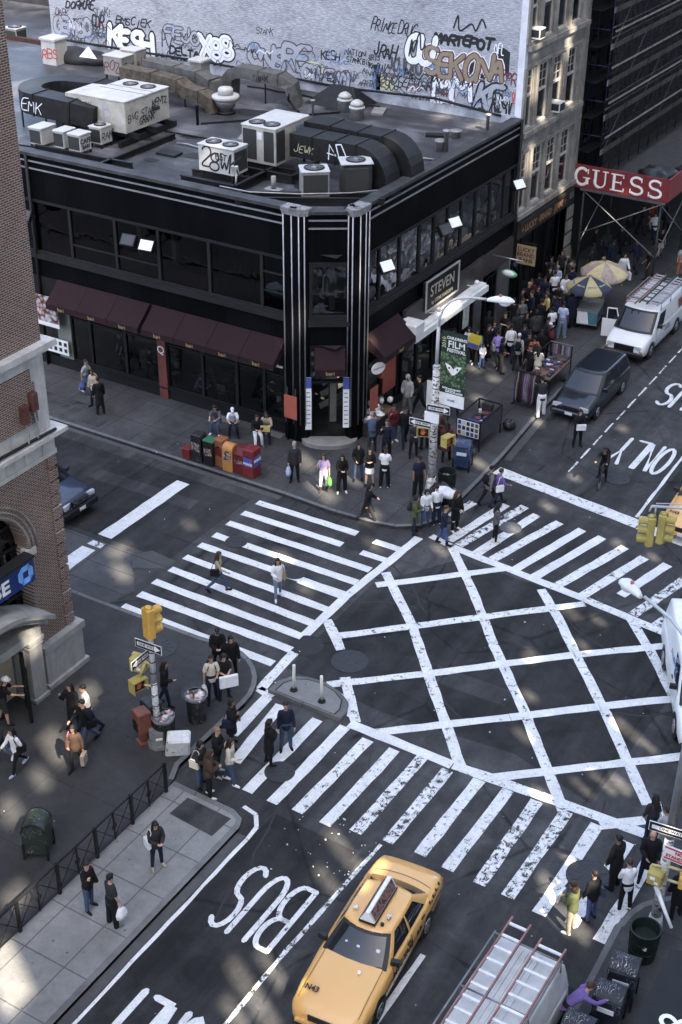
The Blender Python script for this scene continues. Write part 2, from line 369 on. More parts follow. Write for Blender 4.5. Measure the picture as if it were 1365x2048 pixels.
# --- markings
def seg(mb,a,b,w,z,mi=0,jag=0):
 a,b=V(a),V(b);d=(b-a).normalized();nn=V((-d.y,d.x))*w/2;mb.mi=mi
 L=(b-a).length;k=max(1,int(L/.5));rows=[]
 for i in range(k+1):
  c=a+(b-a)*(i/k);j=(rnd()-.5)*.035;j2=(rnd()-.5)*.035
  if i==0:c=c+d*(rnd()-.5)*.06
  rows.append([(*(c+nn*(1+j/w*2)),z),(*(c-nn*(1+j2/w*2)),z)])
 mb.grid(rows,smooth=False)
g2=lambda x,y:tuple(at(x,y))[:2]
mb=MB()
for a,b,mi in[((-27.07,38.53),(-22.57,38.61),0),((-27.08,37.59),(-22.65,37.65),0),((-27.17,36.67),(-20.9,36.73),0),((-27.11,35.70),(-20.9,35.78),0),((-27.14,34.85),(-20.9,34.90),0),((-27.12,33.90),(-20.9,33.80),0),((-27.10,32.98),(-20.9,32.85),0),((-27.09,32.03),(-20.8,32.02),0),((-27.05,31.13),(-20.7,31.21),0),((-27.09,30.24),(-20.8,30.26),0)]:
 seg(mb,a,b,.35,.019,mi)
seg(mb,g2(750,1083),g2(800,1100),.33,.019);seg(mb,g2(722,1105),g2(775,1122),.33,.019);seg(mb,g2(598,1162),g2(690,1196),.3,.023)
struct('crosswalk_markings',mb,[P_NEW,P_MID,P_OLD])
mb=MB()
for i,(a,b)in enumerate([((-20.00,28.72),(-19.89,26.65)),((-19.42,28.6),(-19.11,25.66)),((-18.05,28.66),(-18.08,24.8)),((-17.16,28.76),(-17.20,24.79)),((-16.25,28.62),(-16.37,24.86)),((-15.33,28.66),(-15.44,24.84)),((-14.46,28.80),(-14.55,25.03)),((-13.55,28.7),(-13.60,25.17)),((-12.56,28.82),(-12.60,25.23)),((-11.65,28.86),(-11.70,25.13)),((-10.75,28.90),(-10.72,25.10)),((-9.84,28.95),(-9.88,25.09)),((-8.9,28.86),(-8.92,24.98)),((-7.9,28.7),(-8.05,25.08)),((-7.15,28.3),(-7.19,24.94))]):
 seg(mb,a,b,.37,.019,(0,0,0,0,1,1,2,2,1,1,2,2,1,1,1)[i])
struct('crosswalk_markings',mb,[P_NEW,P_MID,P_OLD])
mb=MB()
for i,(a,b)in enumerate([((-19.9,43.0),(-20.25,41.6)),((-18.75,43.5),(-19.4,40.0)),((-18.05,43.75),(-18.95,39.9)),((-17.39,43.47),(-18.16,39.65)),((-16.43,43.42),(-17.46,39.69)),((-15.48,43.37),(-16.48,39.52)),((-14.63,43.27),(-15.66,39.46)),((-13.65,43.06),(-14.79,39.25)),((-12.77,42.81),(-13.78,39.14)),((-11.89,42.77),(-12.6,40.0)),((-10.9,42.6),(-11.8,39.1)),((-10.0,42.5),(-10.9,38.9))]):
 seg(mb,a,b,.38,.019,(1,1,2,1,1,0,0,1,1,0,2,2)[i])
struct('crosswalk_markings',mb,[P_NEW,P_MID,P_OLD])
mb=MB()
seg(mb,g2(994,941),g2(1278,1050),.62,.019,1);seg(mb,g2(1280,1052),(-8,44.0),.62,.019,1)
seg(mb,g2(366,966),g2(210,1074),.62,.023,0);seg(mb,(-30.4,33.0),(-30.4,32.7),.6,.023,2);seg(mb,g2(178,1097),g2(120,1140),.62,.023,0)
struct('stop_lines',mb,[P_NEW,P_MID,P_OLD])
mb=MB()
for pts in([(690,1355),(712,1445)],[(655,1240),(682,1300)],[(772,1145),(825,1252),(858,1350),(922,1535)],[(903,1092),(945,1180),(988,1290),(1052,1430),(1128,1622)],[(1082,1178),(1115,1232),(1165,1335),(1212,1425),(1295,1610)],[(1262,1238),(1300,1300),(1365,1425)]):
 for a,b in zip(pts,pts[1:]):seg(mb,g2(*a),g2(*b),.34,.007,1)
for pts in([(752,1171),(1008,1138)],[(677,1272),(1170,1208)],[(655,1370),(860,1347),(1150,1310),(1352,1290)],[(742,1466),(1020,1435),(1200,1413),(1375,1395)],[(985,1556),(1375,1512)],[(1200,1652),(1290,1640)]):
 for a,b in zip(pts,pts[1:]):seg(mb,g2(*a),g2(*b),.33,.011,1 if a[0]<700 else 0)
seg(mb,g2(838,1076),g2(690,1195),.34,.015,0);seg(mb,g2(690,1195),g2(605,1276),.34,.015,0);seg(mb,g2(590,1304),g2(520,1380),.36,.015,1)
seg(mb,g2(900,1092),g2(1168,1198),.36,.015,0);seg(mb,g2(1168,1198),g2(1350,1275),.36,.015,1);seg(mb,g2(862,1072),g2(905,1094),.3,.015,1)
seg(mb,g2(698,1447),g2(905,1530),.38,.015,0);seg(mb,g2(905,1530),g2(1137,1612),.38,.015,1);seg(mb,g2(1137,1612),g2(1290,1668),.36,.015,1)
seg(mb,g2(518,1378),g2(545,1395),.3,.015,1)
struct('box_junction_markings',mb,[P_NEW,P_MID])
mb=MB()
seg(mb,(-13.88,4),(-13.88,20.5),.12,.019,2);seg(mb,(-13.88,20.5),(-13.7,25.0),.12,.019,2);seg(mb,(-17.0,4),(-16.98,23.2),.11,.019,0)
b2=[(-16.98,23.2),(-17.02,23.75),(-17.3,24.15),(-17.8,24.25)]
for a,b in zip(b2,b2[1:]):seg(mb,a,b,.13,.023,0)
seg(mb,(-10.85,10),(-10.85,22.2),.17,.019,0)
seg(mb,(-14.08,45.3),(-14.5,66),.13,.019,0);seg(mb,(-14.5,66),(-15.0,100),.13,.019,1)
for i in range(26):seg(mb,(-17.72-.018*i,47.2+1.35*i),(-17.73-.018*i,48.2+1.35*i),.075,.019,1 if i%4 else 2)
struct('lane_lines',mb,[P_NEW,P_MID,P_OLD])
def road_word(s,x0,y0,wid,hgt,sw_,mats,gap=.3):
 mb=MB();P=lambda u,v,h:(x0-u,y0-v,.019+h)
 cw=wid/(len(s)+gap*(len(s)-1))
 stroke_text(mb,s,0,0,hgt,sw_,P,width=cw,gap=gap,arch=.003)
 struct('lane_lettering',mb,mats)
road_word('BUS',-14.28,22.55,1.95,2.35,.15,P_MID)
road_word('ONLY',-14.25,17.6,2.1,2.35,.2,P_NEW,.22)
p0=at(1325,935);p1=at(1192,905)
road_word('ONLY',p0.x+.1,51.3,2.3,2.4,.165,P_NEW,.22)
road_word('BUS',-15.0,57.4,2.0,2.4,.17,P_MID)
IRON=M('cast_iron',(.045,.045,.048),.55,.4,.3,20,.6,45)
IRON2=M('cast_iron_grey',(.10,.10,.105),.6,.3,.3,20,.6,45)
def manhole(px,py,r,label,mat,spokes=0):
 c=at(px,py,.03 if spokes>=0 else KH+.02)
 z0=c.z-.03
 mb=MB();mb.lathe([(r,.0),(r,.026),(r*.94,.03),(r*.93,.024),(r*.9,.024),(r*.88,.028),(r*.4,.028),(r*.38,.031),(.0001,.031)],n=28,smooth=False)
 for k in range(abs(spokes)):
  t=2*math.pi*k/abs(spokes);mb.obox((r*.62*math.cos(t),r*.62*math.sin(t),.03),r*.2,r*.045,.006,t)
 o=mb.build('manhole_cover',mat,None,(c.x,c.y,z0));tag(o,label,'manhole cover','covers set in the road and pavement')
manhole(473,1083,.42,'round dark manhole cover among the left crosswalk stripes, nearest the stop line',IRON)
manhole(590,1145,.42,'spoked manhole cover in the left crosswalk behind the woman in white',IRON,8)
manhole(700,1322,.62,'large plain iron cover in the box junction just beyond the traffic island',IRON)
manhole(560,1543,.46,'dark round manhole cover on the near crosswalk stripe by the black coated woman',IRON,10)
manhole(1022,1055,.42,'pale ringed manhole cover in the far crosswalk beside the woman with a bottle',IRON2,10)
manhole(1235,957,.5,'faint flush cover in the bus lane just behind the cyclist',IRON,6)
manhole(318,1293,.62,'big bolted round cover in the corner pavement behind the one way signs',IRON,-12)
manhole(400,1385,.6,'ribbed cover in the corner pavement behind the overfull litter bin',IRON,-10)
manhole(1178,1752,.62,'dark cover with pie shaped segments in the near crosswalk at the right',IRON,8)
mb=MB()
for cx,cy,r in((718,1085,.55),(612,1291,.6)):
 p=at(cx,cy);mb.lathe([(r,.0),(r,.012),(r*.9,.016),(.0001,.016)],(p.x,p.y,0),22,False)
struct('road_repair',mb,[M('tar',(.022,.022,.024),.7,0,.3,8,.8,20)])
def grate(px,py,lx,ly,rz,label):
 c=at(px,py,.02);mb=MB();mb.box(-lx,-ly,-.02,lx,ly,.004)
 for i in range(9):x=-lx+(i+.5)*2*lx/9;mb.box(x-.02,-ly+.03,.004,x+.02,ly-.03,.022)
 mb.box(-lx,-ly,.004,-lx+.04,ly,.024);mb.box(lx-.04,-ly,.004,lx,ly,.024);mb.box(-lx,-ly,.004,lx,-ly+.03,.024);mb.box(-lx,ly-.03,.004,lx,ly,.024)
 o=mb.build('storm_drain',[IRON],None,(c.x,c.y,0));o.rotation_euler.z=rz;tag(o,label,'drain','iron kerbside gratings')
grate(648,1028,.75,.32,0,'rusty kerbside drain grating by the crosswalk below the black coated walker')
grate(938,988,.35,.7,0,'iron drain grating at the avenue kerb beside the man with a backpack')
mb=MB();rl=random.Random(3)
for px,py in[(314,911),(375,1495),(770,1275),(600,1310),(1165,1550),(1088,1250),(980,1465),(1050,1245),(700,1665),(640,1690),(600,1640),(690,1640),(575,1690),(655,1735),(660,1800),(1025,1120),(1180,1035),(10,1630),(110,1650),(1030,1040),(745,890),(620,900),(1230,880),(1010,1400),(420,1025),(330,1045),(300,1150)]+[(rl.uniform(540,760),rl.uniform(1630,1760))for _ in range(30)]:
 c=at(px,py);s=rl.uniform(.008,.03);a=rl.random()*6
 mb.obox((c.x,c.y,.02 if c.x>-20 else KH+.02),s,s*rl.uniform(.4,1),.006,a,.15)
tag(mb.build('litter',[M('scrap_paper',(.5,.5,.52),.8)]),'scraps of pale litter and paint flakes scattered over the road','litter',kind='stuff')
mb=MB()
for P_ in([(-17.36,-30),(-17.08,-30),(-17.08,23.3),(-17.36,23.3)],[(-60,39.5),(-26.5,39.15),(-26.5,39.45),(-60,39.6)],[(-20.85,52),(-20.4,46.8),(-20.1,46.8),(-20.5,52)],[(-20.5,52),(-21.0,80),(-21.2,80),(-20.85,52)]):mb.poly([(x,y,.0065)for x,y in P_])
struct('gutter',mb,concrete('gutter_stone',(.05,.05,.052),(.09,.09,.092),0,0,0,gum=.5))
mb=MB();rk=random.Random(17)
for x,y,a,L in[(-15.5,26.5,1.5,4),(-12,33,.5,5),(-18,35.5,2.2,4),(-24,34.4,.1,6),(-15,48.5,1.4,6),(-19,47.5,.9,3),(-11.5,36.5,2.6,4),(-16,20,1.6,6),(-12.8,15,1.5,5),(-30,36,.2,7),(-10.5,24,.9,4),(-14.2,31,2.9,3),(-9.2,27,1.3,3)]:
 pts=[(x,y)]
 for k in range(int(L*2)):a+=rk.uniform(-.35,.35);pts.append((pts[-1][0]+.5*math.cos(a),pts[-1][1]+.5*math.sin(a)))
 ribbon(mb,pts,rk.uniform(.03,.09),lambda u,v,h:(u,v,.004+h),0,.0015)
struct('road_crack_seal',mb,[M('tar',(.022,.022,.024),.7,0,.3,8,.8,20)])
mb=MB()
for x0,y0,x1,y1 in[(-19.6,47.0,-18.0,50.5),(-13.2,26.0,-11.6,28.2),(-24.4,32.4,-23.0,37.2),(-16.2,32.2,-13.4,33.1),(-11.6,40.2,-10.2,41.8),(-34,36.6,-29,37.4)]:mb.poly([(x0,y0,.0055),(x1,y0+.1,.0055),(x1-.05,y1,.0055),(x0+.08,y1-.05,.0055)])
struct('utility_cut',mb,asphalt('asphalt_cut',(.034,.034,.036),(.058,.058,.06)))
ISL=concrete('island_concrete',(.15,.15,.15),(.23,.23,.225),.0,0,0)
fl=[(-20.1,28.92),(-17.42,28.9)];ar=[(-17.4,29.25),(-17.62,29.75),(-18.1,30.05),(-18.8,30.22),(-19.4,30.15),(-19.85,29.9),(-20.1,29.45)]
isl=thing('traffic_island','low half round concrete traffic island at the edge of the box junction','traffic island',(-18.8,29.4,0))
lp=lambda P,k:[((x+18.8)*k,(y-29.4)*k)for x,y in P]
mb=MB();mb.prism(lp(fl+ar,1),-.1,.13);mb.prism(lp(fl+ar,.97),.13,.145);mb.build('kerb',[KERB],isl)
mb=MB();mb.prism(lp(fl+ar,.8),.145,.15);mb.obox((.0,-.1,.152),.2,.2,.006,.2);mb.build('slab',[ISL,],isl)
mb=MB();q=lp(fl+ar,.84);k=len(q)
mb.grid([[(*V(p)*(1.0),.1505),(*V(p)*.965,.1505)]for p in q+[q[0]]],smooth=False);mb.build('groove',[ASPH2],isl)
mb=MB();q=lp(ar,1.09);mb.grid([[(*V(p),.02),(*V(p)*.93,.02)]for p in q],smooth=False);mb.build('edge_paint',[P_NEW],isl)
for px,py,t,lab in((588,1380,0.02,'white flexible delineator post at the left of the traffic island'),(644,1403,-.01,'white flexible delineator post nearer the point of the traffic island')):
 c=at(px,py,.15);d=thing('delineator_post',lab,'bollard',(c.x,c.y,.15),0,'delineator posts on the traffic island')
 mb=MB();mb.cyl((0,0,0),(0,0,.05),.13,.11);mb.cyl((0,0,.05),(0,0,.1),.075);mb.build('base',[M('rubber_black',(.015,.015,.015),.7)],d)
 mb=MB();mb.tube([(0,0,.08),(t*.4,0,.5),(t,0,1.0)],.05,10);mb.build('post',[M('post_white',(.62,.61,.56),.6,0,.15,8)],d)
# --- building materials
def glass(name,tint=.45,rough=.03,wav=0.0,base=.04,f=.5):
 m=D.materials.new(name);n,l=nt(m);n.remove(n['Principled BSDF'])
 tr=n.new('ShaderNodeBsdfTransparent');tr.inputs[0].default_value=(tint*.96,tint*.98,tint,1)
 gl=n.new('ShaderNodeBsdfGlossy');gl.inputs['Roughness'].default_value=rough;gl.inputs[0].default_value=(.9,.92,.95,1)
 lw=n.new('ShaderNodeLayerWeight');lw.inputs['Blend'].default_value=f
 mx=n.new('ShaderNodeMixShader');l.new(ramp(n,l,lw.outputs['Facing'],[(0,base),(.45,base+.03),(.75,base+.22),(1,1.0)]),mx.inputs[0])
 l.new(tr.outputs[0],mx.inputs[1]);l.new(gl.outputs[0],mx.inputs[2]);l.new(mx.outputs[0],n['Material Output'].inputs[0])
 if wav:
  tc=n.new('ShaderNodeTexCoord');bp=n.new('ShaderNodeBump');bp.inputs['Strength'].default_value=wav;bp.inputs['Distance'].default_value=.1
  l.new(noise(n,l,tc.outputs['Object'],.9,1.5,.5,.6),bp.inputs['Height']);l.new(bp.outputs[0],gl.inputs['Normal'])
 return m
GL_DIM=glass('dark_glass',.17,.03,.10,.04,.42)
GL_SHOP=glass('shop_glass',.55,.03,.05,.05,.42)
GL_UP=glass('upper_glass',.45,.02,.45,.12,.55)
BLK=M('black_panel',(.005,.005,.006),.5,0,.25,.8,.05,5,.1)
BLK2=M('black_metal',(.006,.006,.007),.6,.0,.25,2)
DKGREY=M('dark_trim',(.012,.012,.0135),.6,.0,.3,1.5)
CHROME=M('chrome_strip',(.34,.34,.37),.38,.8,.25,1.2)
STONE_CAP=M('stone_cap',(.20,.20,.205),.85,0,.4,5,.4,20)
WHITE=M('white_paint',(.70,.70,.70),.55,0,.1,3)
def panels(name,c,pitch,seam=.5):
 m,n,l,b,o=newmat(name,.45,.04)
 w=n.new('ShaderNodeTexBrick');w.offset=0;w.inputs['Scale'].default_value=1;w.inputs['Brick Width'].default_value=pitch;w.inputs['Row Height'].default_value=50;w.inputs['Mortar Size'].default_value=.012
 w.inputs['Color1'].default_value=(*c,1);w.inputs['Color2'].default_value=(*[x*1.5 for x in c],1);w.inputs['Mortar'].default_value=(.008,.008,.009,1)
 sx=n.new('ShaderNodeSeparateXYZ');l.new(o,sx.inputs[0]);ad=n.new('ShaderNodeMath');ad.operation='ADD';l.new(sx.outputs[0],ad.inputs[0]);l.new(sx.outputs[1],ad.inputs[1])
 cb=n.new('ShaderNodeCombineXYZ');l.new(ad.outputs[0],cb.inputs[0]);cb.inputs[1].default_value=20
 l.new(cb.outputs[0],w.inputs['Vector'])
 c2=mixc(n,l,'MULTIPLY',.8,w.outputs['Color'],ramp(n,l,noise(n,l,mapping(n,l,o,scale=(1,1,.25)),.8,5),[(.3,.6),(.7,1.4)]))
 l.new(c2,b.inputs['Base Color']);return m
PANEL=panels('glazed_black_panel',(.0035,.0035,.0044),1.05)
AWN=M('awning_canvas',(.0165,.0052,.0075),.9,0,.12,3,.1,80)
AWN_T=M('awning_lettering',(.36,.25,.14),.6)
ROOF=None
def roofmat():
 m,n,l,b,o=newmat('roofing_felt',.55,.45)
 c=ramp(n,l,noise(n,l,o,.28,7,.66,.8),[(.32,(.016,.016,.018)),(.52,(.055,.055,.0585)),(.70,(.19,.19,.203))])
 c=mixc(n,l,'MULTIPLY',.7,c,ramp(n,l,noise(n,l,mapping(n,l,o,scale=(.5,3,1)),1.1,6,.7),[(.3,.5),(.7,1.4)]))
 br=n.new('ShaderNodeTexBrick');br.inputs['Scale'].default_value=1;br.inputs['Brick Width'].default_value=5;br.inputs['Row Height'].default_value=1.0;br.inputs['Mortar Size'].default_value=.03;br.inputs['Mortar Smooth'].default_value=.6
 br.inputs['Color1'].default_value=(1,1,1,1);br.inputs['Color2'].default_value=(.75,.75,.78,1);br.inputs['Mortar'].default_value=(.4,.4,.42,1);l.new(o,br.inputs['Vector'])
 c=mixc(n,l,'MULTIPLY',.7,c,br.outputs['Color'])
 c=mixc(n,l,'MULTIPLY',.5,c,ramp(n,l,noise(n,l,o,20,4,.7),[(.3,.6),(.7,1.35)]))
 l.new(c,b.inputs['Base Color']);bumpn(n,l,b,noise(n,l,o,6,5),.3);return m
ROOF=roofmat()
# --- black corner building
YL,XR,RZ,YB=43.75,-26.55,9.75,59.9
PL=V((-28.0,43.75));PR=V((-26.55,44.7))
XW=-66.0
bb=thing('corner_building','black two storey corner building with maroon awnings and a flat roof full of machines','building',(-28,44,0))
OFF=V((28,-44,0))
class LB(MB):
 def __init__(s,off):super().__init__();s.off=off
 def build(s,name,mats,parent=None):
  s.v=[tuple(V(p)+s.off)for p in s.v];return super().build(name,mats,parent)
def B():return LB(OFF)
def band(mb,z0,z1,d,segs='LCR',x0=XW,y1=YB,back=.25):
 if 'L' in segs:mb.box(x0,YL-d,z0,PL.x,YL+back,z1)
 if 'R' in segs:mb.box(XR-back,PR.y,z0,XR+d,y1,z1)
 if 'C' in segs:
  dd=(PR-PL).normalized();nn=V((dd.y,-dd.x))
  a,b_=PL+nn*(d*.98),PR+nn*(d*.98);c,e=PR-nn*back,PL-nn*back
  mb.prism([(a.x,a.y),(b_.x,b_.y),(c.x,c.y),(e.x,e.y)],z0,z1)
mb=B();band(mb,8.0,9.95,0);mb.build('upper_wall',[PANEL],bb)
mb=B();band(mb,4.45,5.32,0);mb.build('middle_wall',[PANEL],bb)
mb=B();band(mb,9.95,10.08,.12,back=.45);mb.build('coping',[M('roof_coping',(.05,.05,.053),.6,.2,.5,1.4,.3,8)],bb)
mb=B();band(mb,9.66,9.72,.045);band(mb,9.34,9.40,.045);mb.build('stripe',[M('stripe_metal',(.26,.26,.29),.5,.3,.2,1)],bb)
mb=B();band(mb,5.32,5.52,.16);band(mb,5.52,5.60,.08);band(mb,7.94,8.0,.05);mb.build('belt_course',[M('belt_metal',(.012,.012,.0135),.6,.0,.4,1)],bb)
mb=B();mb.poly([(XW,YL+.2,RZ),(PL.x,YL+.2,RZ),(XR-.2,PR.y+.2,RZ),(XR-.2,YB,RZ),(XW,YB,RZ)][::1]);mb.build('roof',[ROOF],bb)
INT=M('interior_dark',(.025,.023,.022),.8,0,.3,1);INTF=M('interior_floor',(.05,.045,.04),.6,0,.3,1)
mb=B();mb.poly([(XW,YL+.3,.15),(PL.x,YL+.3,.15),(XR-.3,PR.y+.2,.15),(XR-.3,YB,.15),(XW,YB,.15)]);mb.poly([(XW,YL+.3,5.45),(PL.x,YL+.3,5.45),(XR-.3,PR.y+.2,5.45),(XR-.3,YB,5.45),(XW,YB,5.45)]);mb.build('floor',[INTF],bb)
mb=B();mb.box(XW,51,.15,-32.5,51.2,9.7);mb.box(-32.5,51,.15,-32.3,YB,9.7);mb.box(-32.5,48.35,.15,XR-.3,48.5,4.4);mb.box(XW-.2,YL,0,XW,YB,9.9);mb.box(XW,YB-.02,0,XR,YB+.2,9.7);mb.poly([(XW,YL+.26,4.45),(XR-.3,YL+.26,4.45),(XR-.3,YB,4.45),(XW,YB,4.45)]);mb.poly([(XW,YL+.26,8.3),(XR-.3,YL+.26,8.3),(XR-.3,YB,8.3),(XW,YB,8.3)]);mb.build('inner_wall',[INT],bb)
mb=B();mb.box(-42,YL+.5,5.47,-30,YL+1.0,6.15);mb.box(-48,YL+2.6,5.47,-31,YL+3.0,6.25);mb.build('banquette',[M('red_leather',(.09,.02,.025),.5,0,.2,2)],bb)
mb=B()
for x in(-37.4,-35.55,-31.6):mb.box(x-.12,YL+1.2,5.47,x+.12,YL+1.45,8.0)
mb.build('column',[M('cream_column',(.45,.42,.36),.6)],bb)
def wbay(axis,a,b_,z0,z1,gl,fr=DKGREY,rails=(),w=.07,d=.02):
 f=B();g=B()
 if axis=='x':
  f.box(a,YL-d,z0,a+w,YL+.12,z1);f.box(b_-w,YL-d,z0,b_,YL+.12,z1);f.box(a+w,YL-d,z1-w,b_-w,YL+.12,z1);f.box(a+w,YL-d,z0,b_-w,YL+.12,z0+w)
  for r in rails:f.box(a+w,YL-d+.01,r-.03,b_-w,YL+.1,r+.03)
  g.poly([(a+w,YL+.05,z0+w),(b_-w,YL+.05,z0+w),(b_-w,YL+.05,z1-w),(a+w,YL+.05,z1-w)])
 else:
  f.box(XR-.12,a,z0,XR+d,a+w,z1);f.box(XR-.12,b_-w,z0,XR+d,b_,z1);f.box(XR-.12,a+w,z1-w,XR+d,b_-w,z1);f.box(XR-.12,a+w,z0,XR+d,b_-w,z0+w)
  for r in rails:f.box(XR-.1,a+w,r-.03,XR+d-.01,b_-w,r+.03)
  g.poly([(XR-.05,a+w,z0+w),(XR-.05,b_-w,z0+w),(XR-.05,b_-w,z1-w),(XR-.05,a+w,z1-w)])
 fo=f.build('window',[fr],bb);g.build('pane',[gl],fo);return fo
xs=[-66,-60,-55,-50,-46,-43.4,-42.3,-40.2,-37.7,-35.4,-32.8,-30.2,-28.95]
for i in range(len(xs)-1):wbay('x',xs[i],xs[i+1],5.6,7.94,GL_DIM,DKGREY,(6.3,)if i in(7,8)else((6.4,7.2)if i==11 else()))
ys=[45.65,46.9,48.6,50.3,51.6,52.9,54.2,55.6,57.1,58.6,59.7]
for i in range(len(ys)-1):wbay('y',ys[i],ys[i+1],5.6,7.94,GL_UP,DKGREY)
mb=B();rows=[]
for i in range(41):x=-32.6+2.2*i/40;rows.append([(x,YL+.35+.06*math.sin(i*1.9),5.7),(x,YL+.35+.05*math.sin(i*1.9),7.9)])
mb.grid(rows);rows=[[(-29.9+.8*i/20,YL+.4+.05*math.sin(i*1.7),z)for z in(5.7,7.9)]for i in range(21)];mb.grid(rows)
mb.build('curtain',[M('curtain_cloth',(.05,.045,.042),.9)],bb)
mb=B();rg=random.Random(5)
for i in range(9):
 y=46.5+1.4*i;mb.box(-29.0,y,5.47,-28.0,y+.9,6.25)
 mb.sphere((-27.15,y+.5,5.75+.25*(i%3)),.2,.62,.28);mb.sphere((-27.3,y+1.1,6.3+.3*(i%2)),.1,.12,.3)  # rounded white shapes added behind the glass to stand in for reflections
mb.build('display_and_reflections',[M('display_reflection_white',(.6,.6,.62),.5,0,.2,1)],bb)
mb=B();mb.box(-43,YL-.02,.0,-28.9,YL+.2,.62);mb.box(-41,YL-.12,.62,-28.9,YL+.2,.68);mb.build('plinth_wall',[BLK2],bb)
bays=[(-40.7,-39.6),(-39.6,-37.6),(-37.6,-35.75),(-35.3,-33.4),(-33.4,-31.6),(-31.6,-30.2),(-30.2,-28.95)]
mb=B();mb.box(-41.5,YL-.06,.68,-40.7,YL+.1,3.4);mb.build('door_panel',[M('grey_green_panel',(.17,.18,.165),.5,0,.15,.6)],bb)
for a,b_ in bays[0:]:
 wbay('x',a,b_,.68,3.3,GL_SHOP,BLK2,(2.75,))
mb=B();mb.box(-35.75,YL-.1,0,-35.3,YL+.1,3.3);o_=mb.build('column',[M('red_pier',(.13,.04,.035),.5,0,.2,1)],bb)
text('lettering','Q',.5,WHITE,V((-35.55,YL-.115,2.45))+OFF,(1,0,0),(0,0,1),bb)
mb=B();mb.box(-43.3,YL-.06,3.3,-28.95,YL+.15,4.45);mb.build('fascia_board',[BLK2],bb)
mb=B();mb.box(-34.0,YL-.1,3.16,-31.4,YL-.061,3.26);mb.box(-30.6,YL-.1,3.16,-29.2,YL-.061,3.26);mb.build('blind_box',[WHITE],bb)
def awning(a,b_,dep=.95,zt=4.5,zf=3.72,val=.28,fmap=None,lab='bari'):
 P=fmap or(lambda u,d,z:V((u,YL-.07-d,z)))
 m=B();t=.02
 for s0 in(0,-t):
  pass
 m.grid([[P(a,0,zt),P(a,dep,zf),P(a,dep+.01,zf-val)],[P((a+b_)/2,0,zt),P((a+b_)/2,dep-.02,zf-.02),P((a+b_)/2,dep-.01,zf-val)],[P(b_,0,zt),P(b_,dep,zf),P(b_,dep+.01,zf-val)]],smooth=False)
 m.grid([[P(a,0,zt-t*2),P(a,dep-t,zf-t),P(a,dep-t,zf-val)],[P(b_,0,zt-t*2),P(b_,dep-t,zf-t),P(b_,dep-t,zf-val)]],smooth=False)
 for u in(a,b_):m.poly([P(u,0,zt),P(u,dep,zf),P(u,dep,zf-val),P(u,0,zt-.55)])
 o=m.build('awning',[AWN],bb)
 c=(a+b_)/2;q=P(c,dep+.022,zf-val*.55)+OFF;ux=P(b_,0,0)-P(a,0,0)
 text('lettering',lab,.24,AWN_T,q,ux,(0,0,1),o);return o
for a,b_ in((-41.15,-39.42),(-39.40,-37.72),(-37.70,-36.0),(-35.82,-34.1),(-34.08,-32.42),(-32.4,-30.75),(-30.73,-29.05)):awning(a,b_)
dd=(PR-PL).normalized();nn=V((dd.y,-dd.x))
awning(.25,1.48,.8,4.35,3.75,.3,lambda u,d,z:V((*(PL+dd*u+nn*(d+.03)),z)))
awning(45.75,48.5,.95,4.5,3.72,.28,lambda u,d,z:V((XR+.04+d,u,z)))
def cpt(u,d,z):return V((*(PL+dd*u+nn*d),z))
def cbox(mb,u0,u1,d0,d1,z0,z1):mb.prism([tuple(cpt(u,d,0))[:2]for u,d in((u0,d0),(u1,d0),(u1,d1),(u0,d1))],z0,z1)
CL=(PR-PL).length
mb=B();cbox(mb,0,.18,-.2,.02,5.6,7.94);cbox(mb,CL-.18,CL,-.2,.02,5.6,7.94);cbox(mb,.18,CL-.18,-.2,.02,5.6,5.75);cbox(mb,.18,CL-.18,-.2,.02,7.8,7.94)
f_=mb.build('window',[DKGREY],bb);mb=B();mb.poly([cpt(.18,-.1,5.75),cpt(CL-.18,-.1,5.75),cpt(CL-.18,-.1,7.8),cpt(.18,-.1,7.8)]);mb.build('pane',[GL_DIM],f_)
mb=B();cbox(mb,.05,.45,-.9,-.8,5.6,7.8);cbox(mb,.85,1.1,-1.2,-.9,5.6,7.8);mb.build('column',[M('cream_column',(.45,.42,.36),.6)],bb)
mb=B();cbox(mb,0,.12,-.2,0,.15,4.45);cbox(mb,CL-.12,CL,-.2,0,.15,4.45);cbox(mb,.12,CL-.12,-.2,0,2.75,2.85);cbox(mb,.12,CL-.12,-.2,-.02,4.3,4.45)
for u in(.12,.82,CL-.18):cbox(mb,u,u+.06,-.15,-.05,.3,2.75)
dr=mb.build('door',[BLK2],bb);mb=B();mb.poly([cpt(.82,-.1,.35),cpt(CL-.12,-.1,.35),cpt(CL-.12,-.1,4.3),cpt(.82,-.1,4.3)]);mb.poly([cpt(.12,-.1,2.85),cpt(.82,-.1,2.85),cpt(.82,-.1,4.3),cpt(.12,-.1,4.3)]);mb.build('pane',[GL_SHOP],dr)
mb=B();cbox(mb,.9,1.2,-1.8,-1.5,.2,4.4);mb.build('column',[M('cream_column',(.45,.42,.36),.6)],bb)
mb=B()
for k in range(6):mb.beam(cpt(.5+.05*k,-2.2-.1*k,.6+.5*k),cpt(1.6,-2.6-.1*k,1.0+.5*k),.08,.25)
mb.build('stair',[M('stair_pale',(.4,.39,.36),.6)],bb)
mb=B();mb.prism([tuple(cpt(u,d,0))[:2]for u,d in[(-.15,0),(CL+.25,0)]+[(CL/2+(CL/2+.3)*math.cos(rad(t)),.15+.75*math.sin(rad(t)))for t in range(0,181,15)]],KH,.3);mb.build('doorstep',[concrete('step_stone',(.16,.155,.15),(.28,.27,.26),0,0,0)],bb)
mb=B();cbox(mb,.2,CL-.2,-1.3,-.3,.16,.2);mb.build('door_mat',[M('rubber_mat',(.02,.02,.02),.8)],bb)
pz=9.9
